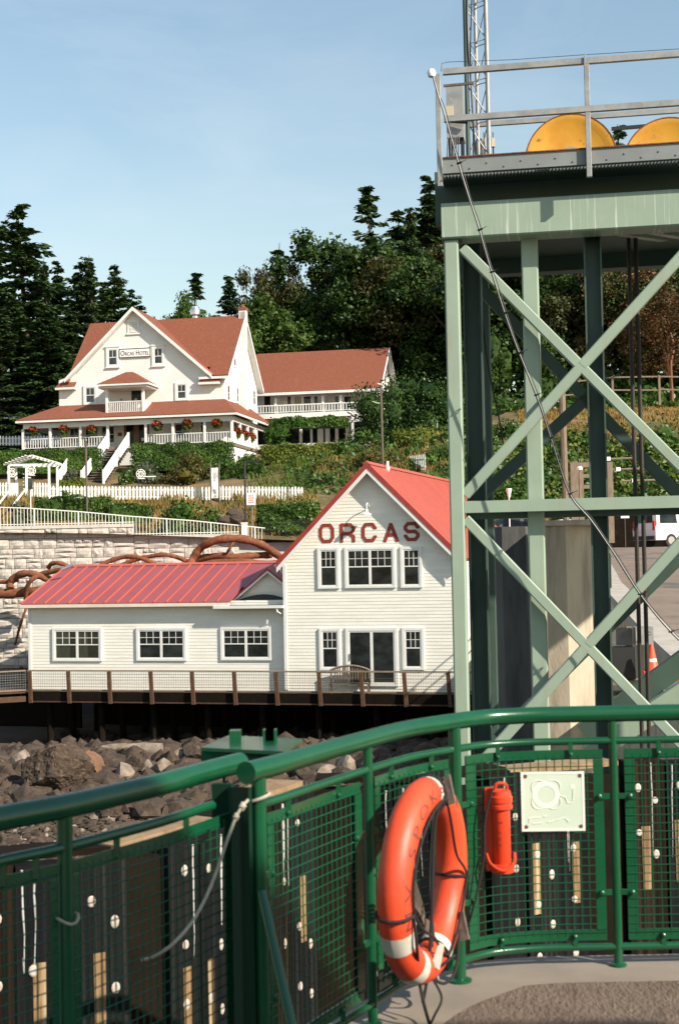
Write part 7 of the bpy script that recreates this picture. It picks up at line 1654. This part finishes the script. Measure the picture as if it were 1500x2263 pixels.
# sign plate
a = at_y(1153, 1838, cat(1160).y-.03); c = at_y(1289, 1704, cat(1160).y-.03)
pt_ = thing('sign_plate', 'pale green square life ring sign plate screwed to the railing mesh', 'sign', (a+c)/2, R(-2)); w = (c.x-a.x)/2; hh = (c.z-a.z)/2
MB().box((-w, 0, -hh), (w, .004, hh)).build('plate', M['plate'], pt_)
rim = MB()
for x0, x1, z0, z1 in ((-w,w,hh-.010,hh),(-w,w,-hh,-hh+.010),(-w,-w+.010,-hh+.010,hh-.010),(w-.010,w,-hh+.010,hh-.010)): rim.box((x0, -.0012, z0), (x1, -.0002, z1))
rim.build('border', M['plateink'], pt_)
ik = MB()
def ringp(cx_, cz_, r0, r1, n=40, a0=0, a1=2*math.pi):
    V = []; 
    for i in range(n+1): t = a0+(a1-a0)*i/n; V += [(cx_+r0*math.cos(t), -.0010, cz_+r0*math.sin(t)), (cx_+r1*math.cos(t), -.0010, cz_+r1*math.sin(t))]
    ik.add(V, [(2*i, 2*i+1, 2*i+3, 2*i+2) for i in range(n)])
s = w/.13; ox, oz = -.028*s, .028*s
ringp(ox, oz, .036*s, .056*s)
for k in range(4):
    t0 = k*math.pi/2+math.pi/4-.52; P = []
    for i in range(13): t = t0+1.04*i/12; rr2 = (.058+.014*math.sin(math.pi*i/12))*s; P.append((ox+rr2*math.cos(t), -.001, oz+rr2*math.sin(t)))
    ik.tube(P, .0019*s, 4)
ik.tube(catmull([(ox+.056*s, -.001, oz-.005), (ox+.078*s, -.001, oz-.012*s), (ox+.088*s, -.001, oz-.034*s), (ox+.108*s, -.001, oz-.028*s), (ox+.112*s, -.001, oz+.02*s)], 6), .0018*s, 4)
ringp(ox+.110*s, oz+.032*s, .001, .010*s, 14)
for P in ([(-.10,-.068),(-.055,-.064)], [(-.10,-.068),(-.098,-.086)], [(-.085,-.090),(-.045,-.088)], [(-.025,-.086),(.005,-.080)], [(.012,-.078),(.045,-.068)], [(.05,-.069),(.062,-.085)], [(-.04,-.062),(-.028,-.06)]): ik.tube([(x*s, -.001, z*s) for x, z in P], .0018*s, 4)
ik.build('pictogram', M['plateink'], pt_, stuff=True)
for x in (-1, 1):
    for z in (-1, 1): MB().lathe([(.001,-.006),(.008,-.004),(.009,0)], 8, (x*(w-.018), -.001, z*(hh-.018)), (0,-1,0)).build('screw', M['screw'], pt_)

# ------------------------------------------------------------------ timber fender wall outside the rail
FE = [(-120,1925),(40,1918),(130,1912),(240,1898),(350,1883),(440,1862),(520,1835),(580,1775),(660,1746),(760,1738),(860,1742),(960,1745),(1040,1735),(1120,1722),(1200,1710),(1300,1700),(1400,1694),(1500,1690),(1700,1684)]
FP_ = [at_z(x, y, EYE.z-1.55) for x, y in FE]
def smooth(P): return [P[0]]+[(P[i-1]+P[i]*2+P[i+1])/4 for i in range(1, len(P)-1)]+[P[-1]]
FP_ = smooth(FP_); FC = catmull(FP_, 14); cum = [0]
for a, b in zip(FC[:-1], FC[1:]): cum.append(cum[-1]+(b-a).length)
def fat(s):
    i = int(np.searchsorted(cum, s)); i = min(max(i, 1), len(FC)-1); t = (s-cum[i-1])/(cum[i]-cum[i-1]); return FC[i-1].lerp(FC[i], t)
fw = thing('fender_wall', 'dark timber fender wall with white bolt plugs standing in the water beyond the railing', 'fender', Vector((fat(cum[-1]*.5).x, fat(cum[-1]*.5).y, 0))); O = fw.location.copy(); O.z = 0
pg_ = MB().lathe([(.024,0),(.024,.004),(.017,.008)], 10, (0,0,0), (0,-1,0)).mesh('bolt_plug', M['plug'])
s = .05; i = 0; rr3 = random.Random(11)
while s < cum[-1]-.4:
    w = rr3.choice((.24, .30, .33)); a = fat(s); b = fat(s+w-.012); d = (b-a); d.z = 0; t = d.normalized(); n_ = Vector((t.y, -t.x, 0)); rec = (i % 4 == 3)
    zt = EYE.z-1.55+rr3.uniform(-.03, .05)-(.05 if rec else 0); off = -.05 if rec else rr3.uniform(0, .025); tp = .30
    if zt and rec: m_ = M['darkwood']
    else: m_ = M[rr3.choice(('rubber', 'rubber', 'rubber2', 'rubber3'))]
    base = Vector((a.x, a.y, 0))+n_*off-O; L = d.length; pr = Vector((0, 0, 1))
    c0 = base; c1 = base+t*L
    bd_ = MB().slab([c0, c1, c1-n_*.16, c0-n_*.16], (0, 0, zt)).build('fender_board', m_, fw)
    if not rec:
        for k in range(5):
            for xx in ((.28, .72) if w > .28 else (.5,)):
                if rr3.random() < .30: continue
                z = zt-.14-k*.36-(.12 if xx > .5 else 0)-rr3.uniform(0, .06)
                o = link('bolt_plug', pg_, bd_, loc=c0+t*L*xx+n_*.003+Vector((0, 0, z))); o.rotation_euler = (0, 0, math.atan2(t.y, t.x)); o.scale = (1, 1, rr3.uniform(1.0, 1.5))
        if rr3.random() < .5:
            x_ = rr3.uniform(.1, .55)*L; z0 = zt-rr3.uniform(.35, .7); hh = rr3.uniform(.4, .62); q0 = c0+t*x_+n_*.002
            MB().slab([q0+pr*z0, q0+t*.066+pr*z0, q0+t*.064+pr*(z0-hh), q0+t*.004+pr*(z0-hh)], n_*.004).build('chafed_patch', M['chafe'], bd_)
        if rr3.random() < .45:
            st_ = MB()
            for k in range(rr3.choice((1, 2, 3))):
                x_ = rr3.uniform(.05, .9)*L; zz = zt-.01; pp = []
                for j in range(6): pp.append(c0+t*(x_+rr3.uniform(-.006, .006))+n_*.004+pr*(zz-j*rr3.uniform(.08, .14)))
                st_.tube(pp, [.008, .006, .007, .004, .003, .001], 4)
            st_.build('dropping_streak', M['dropping'], bd_, stuff=True)
    s += w; i += 1
# sawn timber caps along the top
s = 0
while s < cum[-1]-1.2:
    w = rr3.uniform(.7, 1.15); a = fat(s+.02); b = fat(s+w); t = Vector((b.x-a.x, b.y-a.y, 0)).normalized(); n_ = Vector((t.y, -t.x, 0)); z = EYE.z-1.55+.055+rr3.uniform(-.012, .012); q0 = Vector((a.x, a.y, z))-O-n_*(.06+rr3.uniform(0, .02)); q1 = Vector((b.x, b.y, z+rr3.uniform(-.02, .02)))-O-n_*(.06+rr3.uniform(0, .02))
    MB().slab([q0, q1, q1-n_*.26, q0-n_*.26], (0, 0, -.035)).build('cap_timber', M['paleend' if rr3.random() < (.75 if px_of(a) > 420 else .25) else 'darkwood'], fw); s += w
b = MB()
for k in range(24): a = fat(cum[-1]*k/24+.1); 
for k in range(18):
    a = fat(cum[-1]*(k+.5)/18); t = fat(cum[-1]*(k+.5)/18+.1)-a; t.z = 0; t.normalize(); n_ = Vector((t.y, -t.x, 0)); q = Vector((a.x, a.y, -.5))-O-n_*.42; MB().tube([q, q+Vector((0, 0, EYE.z-1.75+.5))], .18, 10).build('pile', M['darkwood'], fw, True)
